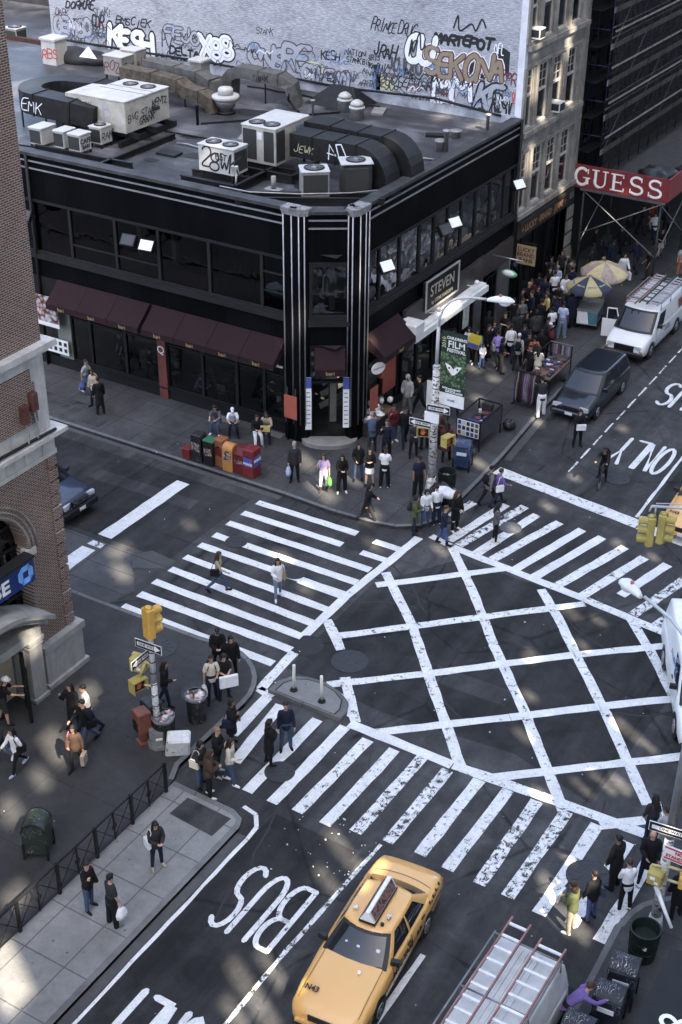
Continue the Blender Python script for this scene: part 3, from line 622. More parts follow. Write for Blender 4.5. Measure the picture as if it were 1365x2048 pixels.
def pil(poly,strips,cap):
 m=B();m.prism(poly,.0,pz);o=m.build('pilaster',[PANEL],bb)
 m=B()
 for x,y in strips:m.cyl((x,y,.9),(x,y,pz),.03,n=8)
 m.build('chrome_strip',[CHROME],o)
 cx=sum(p[0]for p in poly)/len(poly);cy=sum(p[1]for p in poly)/len(poly)
 m=B();m.prism([(cx+(x-cx)*1.06,cy+(y-cy)*1.06)for x,y in poly],pz,pz+.12);m.prism([(cx+(x-cx)*1.13,cy+(y-cy)*1.13)for x,y in poly],pz+.12,pz+.28)
 for k in range(5):m.obox((cx+rnd()*.5-.3,cy+rnd()*.4-.3,pz+.29),.12,.1,.03,rnd()*3)
 m.build('capital',[STONE_CAP],o)
pil([(-28.95,43.9),(-28.95,43.42),(-28.2,43.42),(-27.95,43.62),(-27.95,43.9)],[(-28.9,43.4),(-28.52,43.4),(-28.2,43.42),(-28.02,43.54)],None)
pil([(-26.75,44.6),(-26.4,44.5),(-26.25,44.75),(-26.25,45.5),(-26.75,45.5)],[(-26.62,44.52),(-26.4,44.48),(-26.23,44.78),(-26.23,45.2),(-26.23,45.46)],None)
def board(name,poly_o,ux,uy,w,h,mat,d=.03,letters=()):
 m=MB();m.box(-w/2,-h/2,0,w/2,h/2,d);o=obj(name,m.mesh(name),mat,bb);o.matrix_local=frame(V(poly_o)+OFF,ux,uy)
 for s,sz,dy,tm in letters:
  me=text_mesh(s,sz,.003).copy();me.materials.clear();t=obj('lettering',me,tm,o);t.location=(0,dy,d+.003)
 return o
REDB=M('red_board',(.33,.085,.06),.6,0,.12,2);BLUES=M('sign_blue',(.06,.09,.32),.5);INK=M('ink_black',(.02,.02,.025),.6)
m=B();m.cyl((-28.75,43.3,KH),(-28.75,43.3,2.6),.035);m.cyl((-28.35,43.3,KH),(-28.35,43.3,2.6),.035);m.build('sign_post',[DKGREY],bb)
board('sign_board',(-28.55,43.24,1.75),(1,0,0),(0,0,1),.62,1.05,REDB)
board('sign_board',(-26.05,45.75,1.75),(0,1,0),(0,0,1),.62,1.05,REDB)
o_=board('sign_board',(-27.93,43.62,1.9),(dd.x,dd.y,0),(0,0,1),.26,2.4,WHITE);m=MB();m.box(-.13,.72,.032,.13,1.2,.036);m.build('header',[BLUES],o_)
me_=MB()
for k in range(8):me_.box(-.08,.5-.2*k,.032,.06+.03*(k%2),.54-.2*k,.035)
me_.build('lettering',[BLUES],o_)
o_=board('sign_board',(-26.62,44.46,1.95),(dd.x,dd.y,0),(0,0,1),.26,2.3,WHITE);m=MB();m.box(-.13,.62,.032,.13,1.15,.036);m.build('header',[BLUES],o_)
me_=MB()
for k in range(8):me_.box(-.08,.42-.2*k,.032,.06+.03*(k%2),.46-.2*k,.035)
me_.build('lettering',[BLUES],o_)
m=MB();m.cyl((0,0,-.03),(0,0,.03),.36,n=24);o_=obj('oval_sign',m.mesh('oval_sign'),WHITE,bb);o_.matrix_local=frame(V((-25.95,45.9,3.1))+OFF,(.35,1,0),(0,0,1))@Matrix.Diagonal((1,.72,1,1))
text('lettering','Segafredo',.155,REDB,(0,.02,.034),(1,0,0),(0,1,0),o_,shear=.25)
m=B();m.tube([(-26.5,45.9,3.45),(-25.7,45.9,3.45)],.025);m.build('bracket',[BLK2],bb)
def flood(p,rz,tilt,lens_mat):
 t=MB();t.obox((0,0,0),.34,.1,.25);t.obox((0,.14,0),.2,.06,.15);o=t.build('floodlight',[BLK2],bb)
 o.matrix_local=Matrix.Translation(V(p)+OFF)@Matrix.Rotation(rz,4,'Z')@Matrix.Rotation(tilt,4,'X')
 g=MB();g.box(-.3,-.108,-.21,.3,-.102,.21);g.build('lens',[lens_mat],o)
 a=MB();a.beam((0,.2,0),(0,.75,.25),.05);a.build('bracket',[BLK2],o)
LENS_SKY=M('lens_sky_white',(.8,.82,.85),.25,0,.05,2);LENS_D=M('lens_dark',(.05,.05,.055),.1,0,.2,2)  # the white lens has reflected sky put into its colour
flood((-35.35,42.95,7.45),.12,-rad(38),LENS_SKY);flood((-36.3,42.95,7.5),.12,-rad(38),LENS_D);flood((-42.0,42.95,7.5),.1,-rad(38),LENS_D)
flood((-25.75,46.0,7.55),rad(70),-rad(38),LENS_SKY);flood((-25.75,51.85,7.6),rad(70),-rad(38),LENS_SKY);flood((-25.75,51.0,7.55),rad(75),-rad(38),LENS_D);flood((-25.75,58.3,7.5),rad(70),-rad(38),LENS_SKY)
m=B();m.box(XR+.03,48.9,3.45,XR+.2,59.6,4.45);m.build('fascia_board',[M('bronze_board',(.05,.043,.042),.4,.2,.2,1)],bb)
GALV_=M('frame_grey',(.34,.34,.34),.5)
m=B();m.box(XR+.1,50.55,3.85,XR+.28,53.6,5.2);o_=m.build('sign_board',[BLK2],bb)
m=B()
for a in((50.5,50.58,3.8,5.25),(53.57,53.65,3.8,5.25)):m.box(XR+.27,a[0],a[2],XR+.32,a[1],a[3])
m.box(XR+.27,50.58,5.17,XR+.32,53.57,5.25);m.box(XR+.27,50.58,3.8,XR+.32,53.57,3.88);m.build('sign_frame',[GALV_],o_)
SIGNLET=M('sign_letter',(.45,.41,.34),.4)
text('lettering','STEVEN',.72,SIGNLET,V((XR+.29,52.07,4.62))+OFF,(0,1,0),(0,0,1),o_,sx=.92,off=.004)
text('lettering','by STEVE MADDEN',.24,SIGNLET,V((XR+.29,52.07,4.1))+OFF,(0,1,0),(0,0,1),o_)
m=B()
for y in(50.9,54.6):m.tube([(XR+.25,y,3.7),(XR+.6,y,3.75),(XR+.7,y,3.9)],.03);m.sphere((XR+.75,y,3.95),.12)
m.build('spotlight',[WHITE],bb)
m=B();m.box(XR+.2,48.85,3.1,XR+.75,55.9,3.38);m.box(XR+.05,48.85,3.38,XR+.62,55.9,3.46);m.build('canopy',[WHITE],bb)
m=B();m.rbox(XR+.1,48.35,3.4,XR+1.0,49.15,4.15,.05);m.build('equipment_box',[M('box_white',(.6,.6,.6),.6,0,.2,3)],bb)
for a,b_ in((45.95,47.2),(47.2,48.6),(49.0,50.4),(50.4,51.9),(53.2,54.6),(54.6,55.9),(57.2,58.3)):wbay('y',a,b_,.5 if a<57 else .2,3.1,GL_SHOP,BLK2)
m=B();m.box(XR-.2,45.6,0,XR+.02,51.9,.5);m.box(XR-.2,53.2,0,XR+.02,55.9,.5);m.build('plinth_wall',[BLK2],bb)
m=B();m.box(XR-.2,55.9,0,XR+.06,56.7,4.45);m.box(XR-.2,58.3,0,XR+.06,59.85,4.45);m.build('pier',[M('grey_pier',(.12,.12,.125),.4,.3,.3,1)],bb)
m=B();m.box(XR-.2,47.1,2.0,XR+.1,47.3,3.0);m.box(XR+.05,47.25,1.2,XR+.12,48.3,3.0);m.build('banner',[REDB],bb)
m=B();rg=random.Random(8)
for k in range(16):
 y=rg.choice([49.3,49.8,50.8,51.3,53.6,54.2,55.0,55.4])+rg.random()*.3;m.obox((XR-.5-rg.random()*.5,y,.7+rg.random()*1.8),.12,.18,.05+.15*rg.random(),rg.random()*3)
m.build('display_goods',[M('shop_goods',(.5,.47,.42),.6,0,.6,6)],bb)
m=B();m.poly([(XR-.04,54.95,1.3),(XR-.04,55.6,1.3),(XR-.04,55.6,2.9),(XR-.04,54.95,2.9)]);m.build('poster',[M('poster_pale',(.6,.6,.5),.6,0,.5,5)],bb)
for q_ in((-42.25,YL-.12),(XR+.12,59.75)):m=B();m.tube([(*q_,0),(*q_,10)],.07);m.build('downpipe',[BLK2],bb)
def confetti(name,c0,c1,sc_):
 m,n,l,b,o=newmat(name,.6,.3);v=voro(n,l,o,sc_)
 l.new(ramp(n,l,v.outputs['Distance'],[(.1,c0),(.38,c1),(.6,(.25,.12,.10)),(.75,(.05,.03,.03))]),b.inputs['Base Color']);return m
m=B();m.box(-42.2,YL-.5,2.5,-40.95,YL-.45,3.75);m.build('picture_board',[confetti('picture_print',(.5,.5,.5),(.35,.35,.38),5)],bb)
m=B();m.box(-42.2,YL-.52,2.32,-40.95,YL-.45,2.5);m.build('board_edge',[WHITE],bb)
m=B();m.box(-42.1,YL-.3,.95,-40.75,YL-.25,1.65);o_=m.build('menu_board',[WHITE],bb)
m=B()
for r in range(2):
 for k in range(4):m.obox((-41.8+.3*k,YL-.31,1.47-.3*r),.08,.006,.09)
m.build('icon',[INK],o_)
# --- stone building with the painted side wall
def brickmat(name,axis,c1,c2,mortar,bw=.215,rh=.075,ms=.011,bump=.6,wash=None):
 m,n,l,b,o=newmat(name,.85,.25)
 s=n.new('ShaderNodeSeparateXYZ');l.new(o,s.inputs[0]);cb=n.new('ShaderNodeCombineXYZ')
 l.new(s.outputs['XY'.index(axis)],cb.inputs[0]);l.new(s.outputs[2],cb.inputs[1])
 br=n.new('ShaderNodeTexBrick');br.inputs['Scale'].default_value=1;br.inputs['Brick Width'].default_value=bw;br.inputs['Row Height'].default_value=rh;br.inputs['Mortar Size'].default_value=ms;br.inputs['Mortar Smooth'].default_value=.15;br.inputs['Bias'].default_value=0
 br.inputs['Color1'].default_value=(*c1,1);br.inputs['Color2'].default_value=(*c2,1);br.inputs['Mortar'].default_value=(*mortar,1);l.new(cb.outputs[0],br.inputs['Vector'])
 c=mixc(n,l,'MULTIPLY',.6,br.outputs['Color'],ramp(n,l,noise(n,l,o,.6,6,.65),[(.3,.65),(.7,1.25)]))
 if wash:
  c=mixc(n,l,'MIX',ramp(n,l,noise(n,l,mapping(n,l,o,scale=(.5,.5,1.4)),.9,6,.7,.5),[(.36,0.0),(.62,.85)]),c,wash)
 if wash:c=mixc(n,l,'MULTIPLY',.9,c,ramp(n,l,noise(n,l,mapping(n,l,o,scale=(2.2,1,13)),1.6,5,.75,.3),[(.32,.42),(.5,.85),(.66,1.3)]))
 l.new(c,b.inputs['Base Color']);bumpn(n,l,b,br.outputs['Fac'],-bump,.012);return m
PAINTED=brickmat('painted_brick','X',(.33,.34,.375),(.43,.44,.475),(.26,.27,.31),.24,.09,.018,1.0,(.44,.45,.495))
def stonemat(name,lo,hi,s=1.2):
 m,n,l,b,o=newmat(name,.85,.25)
 c=ramp(n,l,noise(n,l,o,s,7,.68,.4),[(.3,lo),(.7,hi)])
 c=mixc(n,l,'MULTIPLY',.5,c,ramp(n,l,noise(n,l,mapping(n,l,o,scale=(3,3,.4)),1.5,5),[(.3,.6),(.7,1.15)]))
 l.new(c,b.inputs['Base Color']);bumpn(n,l,b,noise(n,l,o,25,4),.25);return m
STONE=stonemat('limestone_soot',(.15,.135,.12),(.34,.315,.285))
STONE2=stonemat('limestone_pale',(.36,.35,.335),(.56,.545,.52))
STONE3=stonemat('granite_grey',(.22,.215,.21),(.34,.335,.325))
sb=thing('stone_building','soot stained stone building with tall sash windows and a white side wall full of graffiti','building',(-27,63,0))
OFF2=V((27,-63,0))
def S():return LB(OFF2)
Y0,Y1,TOP=YB,67.25,21.0
m=S();m.box(-55.0,Y0,9.4,XR-.35,Y0+.3,TOP);m.build('side_wall',[PAINTED],sb)
m=S();m.box(XR-.35,Y0-.03,9.4,XR-.02,Y0+.28,TOP);m.build('wall_edge_coating',[M('white_render',(.6,.61,.66),.8,0,.15,2,.5,9)],sb)
m=S();m.box(-54.9,Y0-.12,9.7,XR-.3,Y0,10.15);m.build('flashing',[M('flashing_pale',(.35,.36,.4),.6,.1,.5,1.2)],sb)
m=S();m.tube([(-54,Y0-.18,10.3),(-44,Y0-.18,10.35),(-36,Y0-.2,10.2),(-31,Y0-.18,10.4),(-27.5,Y0-.2,10.1)],.06);m.build('cable',[BLK2],sb)
win_y=[60.45,62.15,63.8,65.5];ww=.5
rows_z=[(5.45,8.25),(9.45,12.2),(13.4,16.2),(17.3,20)]
m=S();m.box(XR-.35,66.35,0,XR+.04,Y1,TOP)
edges=[Y0+.28]+[e for c in win_y for e in(c-ww,c+ww)]+[66.35]
m.box(XR-.35,Y0+.28,8.25,XR,66.35,9.45);m.box(XR-.35,Y0+.28,12.2,XR,66.35,13.4);m.box(XR-.35,Y0+.28,16.2,XR,66.35,17.3);m.box(XR-.35,Y0+.28,20,XR,66.35,TOP);m.box(XR-.35,Y0+.28,5.0,XR,66.35,5.45)
for z0,z1 in rows_z:
 for i in range(0,len(edges)-1,2):m.box(XR-.35,edges[i],z0,XR-.03,edges[i+1],z1)
m.box(XR-9,Y0+.3,TOP-.3,XR-.35,Y1,TOP)
m.build('front_wall',[STONE],sb)
for i,(z0,z1)in enumerate(rows_z):
 m=S();m.box(XR,Y0+.1,z0-.32,XR+.22,66.9,z0-.1);m.box(XR,Y0+.1,z0-.1,XR+.1,66.8,z0-.02);m.build('cornice',[STONE],sb)
 m=S();m.box(XR,Y0+.3,z1+.1,XR+.08,66.5,z1+.25);m.build('string_course',[STONE],sb)
 for c in(Y0+.12,61.3,62.97,64.65,66.6):
  m=S();m.box(XR-.02,c-.16,z0-.02,XR+.07,c+.16,z1+.1);m.build('pilaster',[STONE],sb)
FR_W=M('sash_paint',(.42,.40,.37),.6,0,.2,3);GL_SASH=glass('sash_glass',.28,.05,.25,.07,.5);ACW=M('ac_white',(.55,.55,.54),.5,0,.2,4);GRILLE=M('dark_grille',(.03,.03,.032),.6,.2,.3,30)
for ri,(z0,z1)in enumerate(rows_z[:3]):
 for ci,c in enumerate(win_y):
  f=S();x0,x1=XR-.17,XR-.06;zm=(z0+z1)/2+.15
  f.box(x0,c-ww,z0,x1,c-ww+.07,z1);f.box(x0,c+ww-.07,z0,x1,c+ww,z1);f.box(x0,c-ww+.07,z1-.07,x1,c+ww-.07,z1);f.box(x0,c-ww+.07,z0,x1+.1,c+ww-.07,z0+.1);f.box(x0,c-ww+.07,zm-.05,x1+.03,c+ww-.07,zm+.05)
  f.box(x0+.03,c-.015,zm+.05,x1-.02,c+.015,z1-.07)
  for q in(1,2):f.box(x0+.03,c-ww+.07,zm+(z1-zm)*q/3-.012,x1-.03,c+ww-.07,zm+(z1-zm)*q/3+.012)
  fo=f.build('window',[FR_W],sb);g=S();g.poly([(x0+.05,c-ww+.07,z0+.1),(x0+.05,c+ww-.07,z0+.1),(x0+.05,c+ww-.07,z1-.07),(x0+.05,c-ww+.07,z1-.07)]);g.build('pane',[GL_SASH],fo)
  if(ri+ci)%3==0:
   g=S();g.poly([(x0-.05,c-ww,zm-.3*(ci%2)),(x0-.05,c+ww,zm-.3*(ci%2)),(x0-.05,c+ww,z1),(x0-.05,c-ww,z1)]);g.build('blind',[M('blind_pale',(.4,.4,.38),.8)],fo)
m=S();m.box(XR-1.2,Y0+.3,5.0,XR-1.1,Y1,TOP);m.build('inner_wall',[INT],sb)
def window_ac(y,z,lab):
 a=thing('window_air_conditioner',lab,'air conditioner',(XR-.05,y,z),0,'air conditioners in the stone building windows')
 q=MB();q.rbox(-.2,-.33,0,.42,.33,.46,.02);q.build('case',[ACW],a)
 q=MB();q.box(.421,-.28,.05,.43,.28,.41);q.build('grille',[GRILLE],a)
 q=MB();q.box(.0,-.336,.08,.38,-.331,.4);q.build('vent',[GRILLE],a)
window_ac(60.75,13.55,'white air conditioner in the window nearest the graffiti wall, upper floor');window_ac(63.8,9.55,'white air conditioner in a middle floor window, third from the graffiti wall')
m=S();m.box(XR-.2,Y0+.2,4.1,XR+.14,66.4,4.85);m.box(XR-.2,Y0+.2,4.85,XR+.3,66.6,5.02);m.build('fascia_board',[M('fascia_brown',(.03,.024,.021),.5,0,.2,1)],sb)
GOLD=M('gold_letter',(.42,.22,.12),.45,.2)
text('lettering','+ LUCKY · BRAND · JEANS +',.50,GOLD,V((XR+.15,63.3,4.45))+OFF2,(0,1,0),(0,0,1),sb,sx=.86,off=.01)
m=S();m.box(XR-.9,Y0+.3,0,XR-.8,66.4,4.1);m.box(XR-.9,66.35,0,XR+.06,Y1+.02,4.3);m.build('shopfront_wall',[M('shopfront_dark',(.018,.017,.017),.5,0,.3,1)],sb)
for a,b_ in((60.2,61.6),(61.6,63.0),(64.6,66.2)):
 f=S();f.box(XR-.3,a,.15,XR-.2,a+.08,4.0);f.box(XR-.3,b_-.08,.15,XR-.2,b_,4.0);f.box(XR-.3,a+.08,.15,XR-.2,b_-.08,.5);fo=f.build('shop_window',[BLK2],sb)
 g=S();g.poly([(XR-.25,a+.08,.5),(XR-.25,b_-.08,.5),(XR-.25,b_-.08,4),(XR-.25,a+.08,4)]);g.build('pane',[GL_SHOP],fo)
m=S();m.box(XR+.06,66.5,.1,XR+.2,67.1,1.1)
for k in range(5):m.box(XR+.04,66.38,.3+.75*k,XR+.09,Y1,.9+.75*k)
m.build('pier_blocks',[STONE],sb)
hs=thing('hanging_sign','tan square shop sign hanging over the pavement before the stone building','sign',(XR+.75,59.95,3.55))
q=MB();q.box(-.5,-.03,-.48,.5,.03,.48);q.build('board',[M('tan_board',(.30,.22,.13),.6,0,.2,2)],hs)
for s,z in(('LUCKY',.26),('BRAND',0),('JEANS',-.26)):text('lettering',s,.28,M('sign_maroon',(.06,.025,.02),.6),V((0,-.036,z)),(1,0,0),(0,0,1),hs,off=.006)
q=MB();q.tube([(-.8,0,.62),(.55,0,.62)],.025);q.beam((-.35,0,.48),(-.35,0,.62),.02);q.beam((.35,0,.48),(.35,0,.62),.02);q.build('bracket',[BLK2],hs)
ol=thing('oval_lamp_sign','small white and green oval sign hanging from a bracket by the dark pier','sign',(XR+1.1,57.3,3.55))
q=MB();q.sphere((0,0,0),.42,.1,.2);q.build('oval',[M('oval_green',(.15,.4,.25),.4)],ol);q=MB();q.sphere((0,-.03,.03),.33,.1,.15);q.build('face',[WHITE],ol)
q=MB();q.tube([(-1.0,0,.75),(.7,0,.75)],.035);q.beam((0,0,.2),(0,0,.75),.03);q.beam((-1.0,0,.6),(-1.0,0,.9),.08);q.build('bracket',[CHROME],ol)
def paintm(nm,c):return M('spray_'+nm,c,.7,0,.12,5)
SB,SW,ST,SM,SG,SBL,SY,SR=paintm('black',(.02,.02,.024)),paintm('white',(.72,.73,.78)),paintm('tan',(.24,.20,.145)),paintm('maroon',(.14,.03,.04)),paintm('grey',(.07,.07,.085)),paintm('blue',(.12,.2,.36)),paintm('yellow',(.5,.48,.3)),paintm('red',(.4,.08,.08))
SWL=paintm('wall',(.33,.34,.385));SLG=paintm('pale_grey',(.36,.37,.42))
def WP(u,v,h):return V((u,Y0-.002-h,v))+OFF2
def gpos(px,py):p=ony(Y0,px,py);return p.x,p.z
def graf(word,px0,py0,px1,h,layers,jit=.3,slant=.12,gap=.12):
 "letters from lower left pixel to right pixel on the wall, in paint layers (colour, stroke width)"
 x0,z0=gpos(px0,py0);x1,_=gpos(px1,py0);n_=len(word);cw=(x1-x0)/(n_+gap*(n_-1));jit=max(jit,.26);st=random.getstate()
 par=None
 for k,(mt,w_)in enumerate(layers):
  random.setstate(st);q=MB();stroke_text(q,word,x0,z0,h,w_,WP,width=cw,gap=gap,jit=jit,slant=slant,lift=.002+.012*k,arch=.004)
  o=q.build('graffiti',[mt],sb if par is None else par,fix=False);par=par or o
graf('KESH',219,92,306,1.05,[(SB,.50),(SW,.30)],.10,.1,.05)
graf('DELTA',340,106,398,.36,[(SB,.11)],.1,.1,.2);graf('EXODUS',343,130,412,.33,[(SB,.085)],.15,.05,.2)
graf('X88',404,112,464,.92,[(SB,.48),(SW,.33),(SLG,.03)],.15,0,.05)
graf('GEM80',110,62,182,.75,[(SG,.32),(SWL,.22)],.2,.1,.02);graf('DORK',132,14,168,.4,[(SB,.09)],.2,.3);graf('SURE',158,14,186,.45,[(SB,.1)],.2,.3);graf('CDR',185,52,206,.6,[(SB,.1)],.3,.2);graf('JOSYM',130,80,168,.4,[(SG,.06)],.3,.3)
graf('BMSCIEK',232,46,300,.38,[(SB,.07)],.25,.3);graf('FEJO',328,78,400,.7,[(SG,.24),(SWL,.13)],.2,.1,.02);graf('SL',384,78,398,.35,[(SB,.06)],.2);graf('DARK',112,30,136,.35,[(SG,.05)],.3,.2);graf('STANK!',186,30,222,.4,[(SG,.06)],.3,.2)
graf('CNSRE',500,128,612,1.0,[(SG,.40),(SWL,.27)],.3,.1,.0);graf('GTHEIM',604,160,698,.72,[(SG,.28),(SLG,.17)],.3,.1,.0);graf('STANK',512,66,546,.3,[(SB,.035)],.25,.2);graf('RITE STANK',582,182,650,.33,[(SG,.05)],.3,.2)
graf('GTI',604,150,650,.55,[(SY,.10)],.3,.1,.0);graf('KESH',643,118,680,.4,[(SB,.07)],.25,.1);graf('NATION',690,108,730,.28,[(SB,.05)],.25,.1);graf('STANK BIF',694,124,744,.26,[(SB,.05)],.3,.1)
graf('PRINCE DRUG',742,60,832,.55,[(SB,.06)],.3,.35,.05);graf('JRAH',748,110,790,.62,[(SB,.09)],.3,.2);graf('JOUDIO',776,138,842,.55,[(SG,.13)],.3,.1);graf('JOSEPH',770,168,836,.5,[(SB,.06)],.35,.3);graf('YOUNG',744,150,772,.55,[(SB,.05)],.3,.3)
graf('SLN OLV',824,204,876,.28,[(SB,.05)],.3,.1);graf('HJS',900,222,930,.3,[(SB,.06)],.3,.1)
graf('CU',812,116,862,1.1,[(SB,.42),(SW,.30)],.2,.1,0);graf('MARTEPOT',868,84,984,.42,[(SB,.15)],.3,.15,.05)
graf('SEKONA',850,142,1006,1.12,[(SW,.40),(SM,.31),(ST,.20)],.18,.1,.04)
graf('MM',868,192,938,1.0,[(SM,.32),(SW,.22)],.3,.1,.05);graf('NSI',862,214,912,.5,[(SM,.18),(SW,.13)],.3,.1,.05);graf('PESOP',852,182,892,.4,[(SB,.06)],.3,.2)
graf('KE',950,206,1004,1.15,[(SB,.42),(SWL,.22)],.3,.15,.1);graf('SJO',944,238,1004,.95,[(SB,.38),(SWL,.20)],.35,.1,.05);graf('SEV',1022,208,1034,.6,[(SR,.06)],.3,.1);graf('PR',1012,166,1032,.5,[(SM,.06)],.3,.1)
for(a,b_,mt)in(((744,128),(762,185),SBL),((752,150),(790,185),SY),((985,92),(1022,160),SB),((938,122),(975,160),SB)):
 x0,z0=gpos(a[0],b_[1]);x1,z1=gpos(b_[0],a[1]);q=MB();k=random.Random(int(a[0]))
 pts=[(x0+(x1-x0)*t,z0+(z1-z0)*(.0+k.random()*.25))for t in(0,.3,.6,1)]+[(x1-(x1-x0)*t,z1-(z1-z0)*k.random()*.3)for t in(0,.35,.7,1)]
 q.poly([WP(u,v,.0015)for u,v in pts]);q.build('graffiti_block',[mt],sb,fix=False)
graf('OFL',990,108,1008,.5,[(SW,.05)],.1,0)
rt=random.Random(21);SQ={}
for k in range(46):
 px=rt.choice([rt.uniform(110,210),rt.uniform(600,1010),rt.uniform(740,1000)]);py=25+(px-100)*.13+rt.uniform(10,75)
 x0,z0=gpos(px,py);q=SQ.setdefault(rt.choice([SB,SG,SG,SM,SBL]).name,MB());stroke_text(q,''.join(rt.choice('SKAEROTNMJ')for _ in range(rt.randint(3,5))),x0,z0,rt.uniform(.2,.4),rt.uniform(.025,.06),WP,gap=.1,jit=.4,slant=rt.uniform(-.1,.4),lift=.003+.0003*k,arch=.004)
def squiggle(px,py,w_,h,n_,wd,mt,seed):
 r_=random.Random(seed);x0,z0=gpos(px,py);key=[]
 for k in range(n_):key.append(V((x0+w_*k/(n_-1)+r_.uniform(-.12,.12)*w_,z0+h*(r_.uniform(.45,1.0)if k%2 else r_.uniform(0,.5)))))
 pts=[]
 for i in range(len(key)-1):
  a,b_,c,d=key[max(i-1,0)],key[i],key[i+1],key[min(i+2,len(key)-1)]
  for j in range(6):t=j/6;pts.append(tuple(.5*((2*b_)+(c-a)*t+(2*a-5*b_+4*c-d)*t*t+(3*b_-a-3*c+d)*t**3)))
 q=SQ.setdefault(mt.name,MB());ribbon(q,pts,wd,WP,.016+.0004*(seed%20),.003)
for k in range(60):
 px=rt.choice([rt.uniform(108,215),rt.uniform(225,480),rt.uniform(500,740),rt.uniform(740,1020),rt.uniform(740,1020)]);py=20+(px-100)*.145+rt.uniform(15,70)
 squiggle(px,py,rt.uniform(.4,1.3),rt.uniform(.25,.7),rt.randint(5,11),rt.uniform(.02,.055),rt.choice([SB,SB,SG,SG,SM,SW,SBL]),k)
for px,py,w_,h,n_ in((905,62,1.6,.9,7),(815,120,1.0,1.5,6),(500,128,1.5,1.2,6),(560,140,1.3,1.1,7),(950,235,1.3,1.3,9),(985,232,1.0,1.6,8),(645,165,1.2,.9,8),(325,95,1.0,1.0,6)):squiggle(px,py,w_,h,n_,.075,SB if px>800 else SG,int(px))
for k_ in SQ:tag(SQ[k_].build('graffiti_scribble',[D.materials[k_]],sb,fix=False),kind='stuff')
# --- roofs behind on the left
rb=thing('rear_building','low neighbouring building with a cluttered dark roof beyond the end of the graffiti wall','building',(-70,70,0))
OFF3=V((70,-70,0));m=LB(OFF3);m.box(-100,YB+.25,0,-55.05,90,9.2);m.build('roof',[ROOF],rb)
m=LB(OFF3);m.box(-58.5,66,9.2,-56.2,68,11.8);m.build('stair_head',[M('grey_render',(.12,.12,.125),.8,0,.3,1)],rb);m=LB(OFF3);m.box(-100,70,9.2,-55.1,70.4,12.5);m.build('parapet',[M('soot_wall',(.05,.048,.047),.9,0,.4,.8)],rb)
m=LB(OFF3);m.box(-70,YB+.25,9.2,-55.1,YB+.5,9.9);m.build('parapet',[M('dark_red_brick',(.06,.025,.022),.9,0,.3,2)],rb)
# --- scaffolded building and pavement shed
hb=thing('scaffolded_building','dark building far along the avenue behind blue scaffolding','building',(-30,85,0))
OFF4=V((30,-85,0));m=LB(OFF4);m.box(-45,67.3,0,-27.0,130,26);m.build('wall',[M('facade_dark',(.014,.012,.011),.9,0,.35,.6,.3,8)],hb)
for z in(6.6,10.2,13.8,17.4):
 for k in range(12):
  y=69+2.3*k;m=LB(OFF4);m.box(-27.0,y,z,-26.95,y+1.1,z+2.2);w_=m.build('window',[M('window_black',(.008,.008,.01),.1,0,.1)],hb)
sc1=thing('scaffolding','tall blue steel scaffolding with pale plank decks against the dark building','scaffolding',(-26,70,5))
BLUEF=M('scaffold_blue',(.02,.025,.06),.6,.3,.3,2);PLANK=M('plank_weathered',(.22,.20,.18),.85,0,.4,2.5);STEEL=M('steel_dull',(.22,.22,.23),.5,.5,.3,3)
for k in range(20):
 y=-2.4+1.45*k
 for x in(-.75,.55):
  m=MB();m.cyl((x,y,.2),(x,y,15),.035,n=6);m.build('upright',[BLUEF],sc1)
for lv in range(8):
 z=1.6+1.75*lv
 m=MB();m.box(-.7,-2.5,z,.0,26,z+.05);m.build('deck',[BLK2],sc1)
 m=MB();m.box(.57,-2.5,z-.02,.61,26,z+.24);m.build('toe_board',[PLANK],sc1)
 for dz in(.55,1.05):m=MB();m.cyl((.6,-2.5,z+dz),(.6,26,z+dz),.022,n=6);m.build('rail',[STEEL if lv%2 else BLUEF],sc1)
 for k in range(11):
  y=-2.4+2.6*k;m=MB();m.cyl((.62,y,z),(.62,y+2.1,z+1.75),.02,n=6);m.build('brace',[STEEL if(k+lv)%3==0 else BLUEF],sc1)
  m=MB();m.cyl((-.75,y,z+.9),(.6,y,z+.9),.025,n=6);m.build('ledger',[BLUEF],sc1)
m=MB();m.poly([(.72,-2.5,.5),(.72,26,.5),(.72,26,15),(.72,-2.5,15)]);m.build('debris_netting',[M('netting',(.012,.012,.014),.9,0,.4,.7,trans=.5)],sc1)
for lv in range(8):m=MB();m.box(.74,-2.5,2.45+1.75*lv,.78,26,2.53+1.75*lv);m.build('guard_board',[PLANK],sc1)
shd=thing('sidewalk_shed','wooden decked pavement shed on steel posts below the scaffolding','shed',(-24,67.1,0))
OFF5=V((24,-67.1,0));m=LB(OFF5);m.box(-26.4,67.15,4.9,-21.55,110,5.05);m.build('deck',[M('deck_grey',(.035,.035,.036),.8,0,.4,2)],shd)
for k in range(9):
 y=67.3+4.2*k
 for x in(-26.0,-21.8):m=LB(OFF5);m.cyl((x,y,KH),(x,y,4.9),.06,n=8);m.build('post',[M('post_green',(.035,.045,.04),.6,.2,.3,2)],shd)
 m=LB(OFF5);m.beam((-26.2,y,4.8),(-21.6,y,4.8),.12,.2);m.build('beam',[STEEL],shd)
for a,b_ in(((-26.0,67.25,4.7),(-21.8,67.25,1.9)),((-26.0,67.25,2.4),(-21.8,67.25,4.7)),((-21.75,67.3,1.9),(-21.75,71.4,4.5)),((-21.75,71.4,1.9),(-21.75,75.6,4.5)),((-21.75,67.3,4.6),(-21.75,71.4,2.0)),((-25.95,71.5,4.6),(-25.95,67.3,2.0))):
 m=LB(OFF5);m.cyl(a,b_,.03,n=6);m.build('brace',[STEEL],shd)
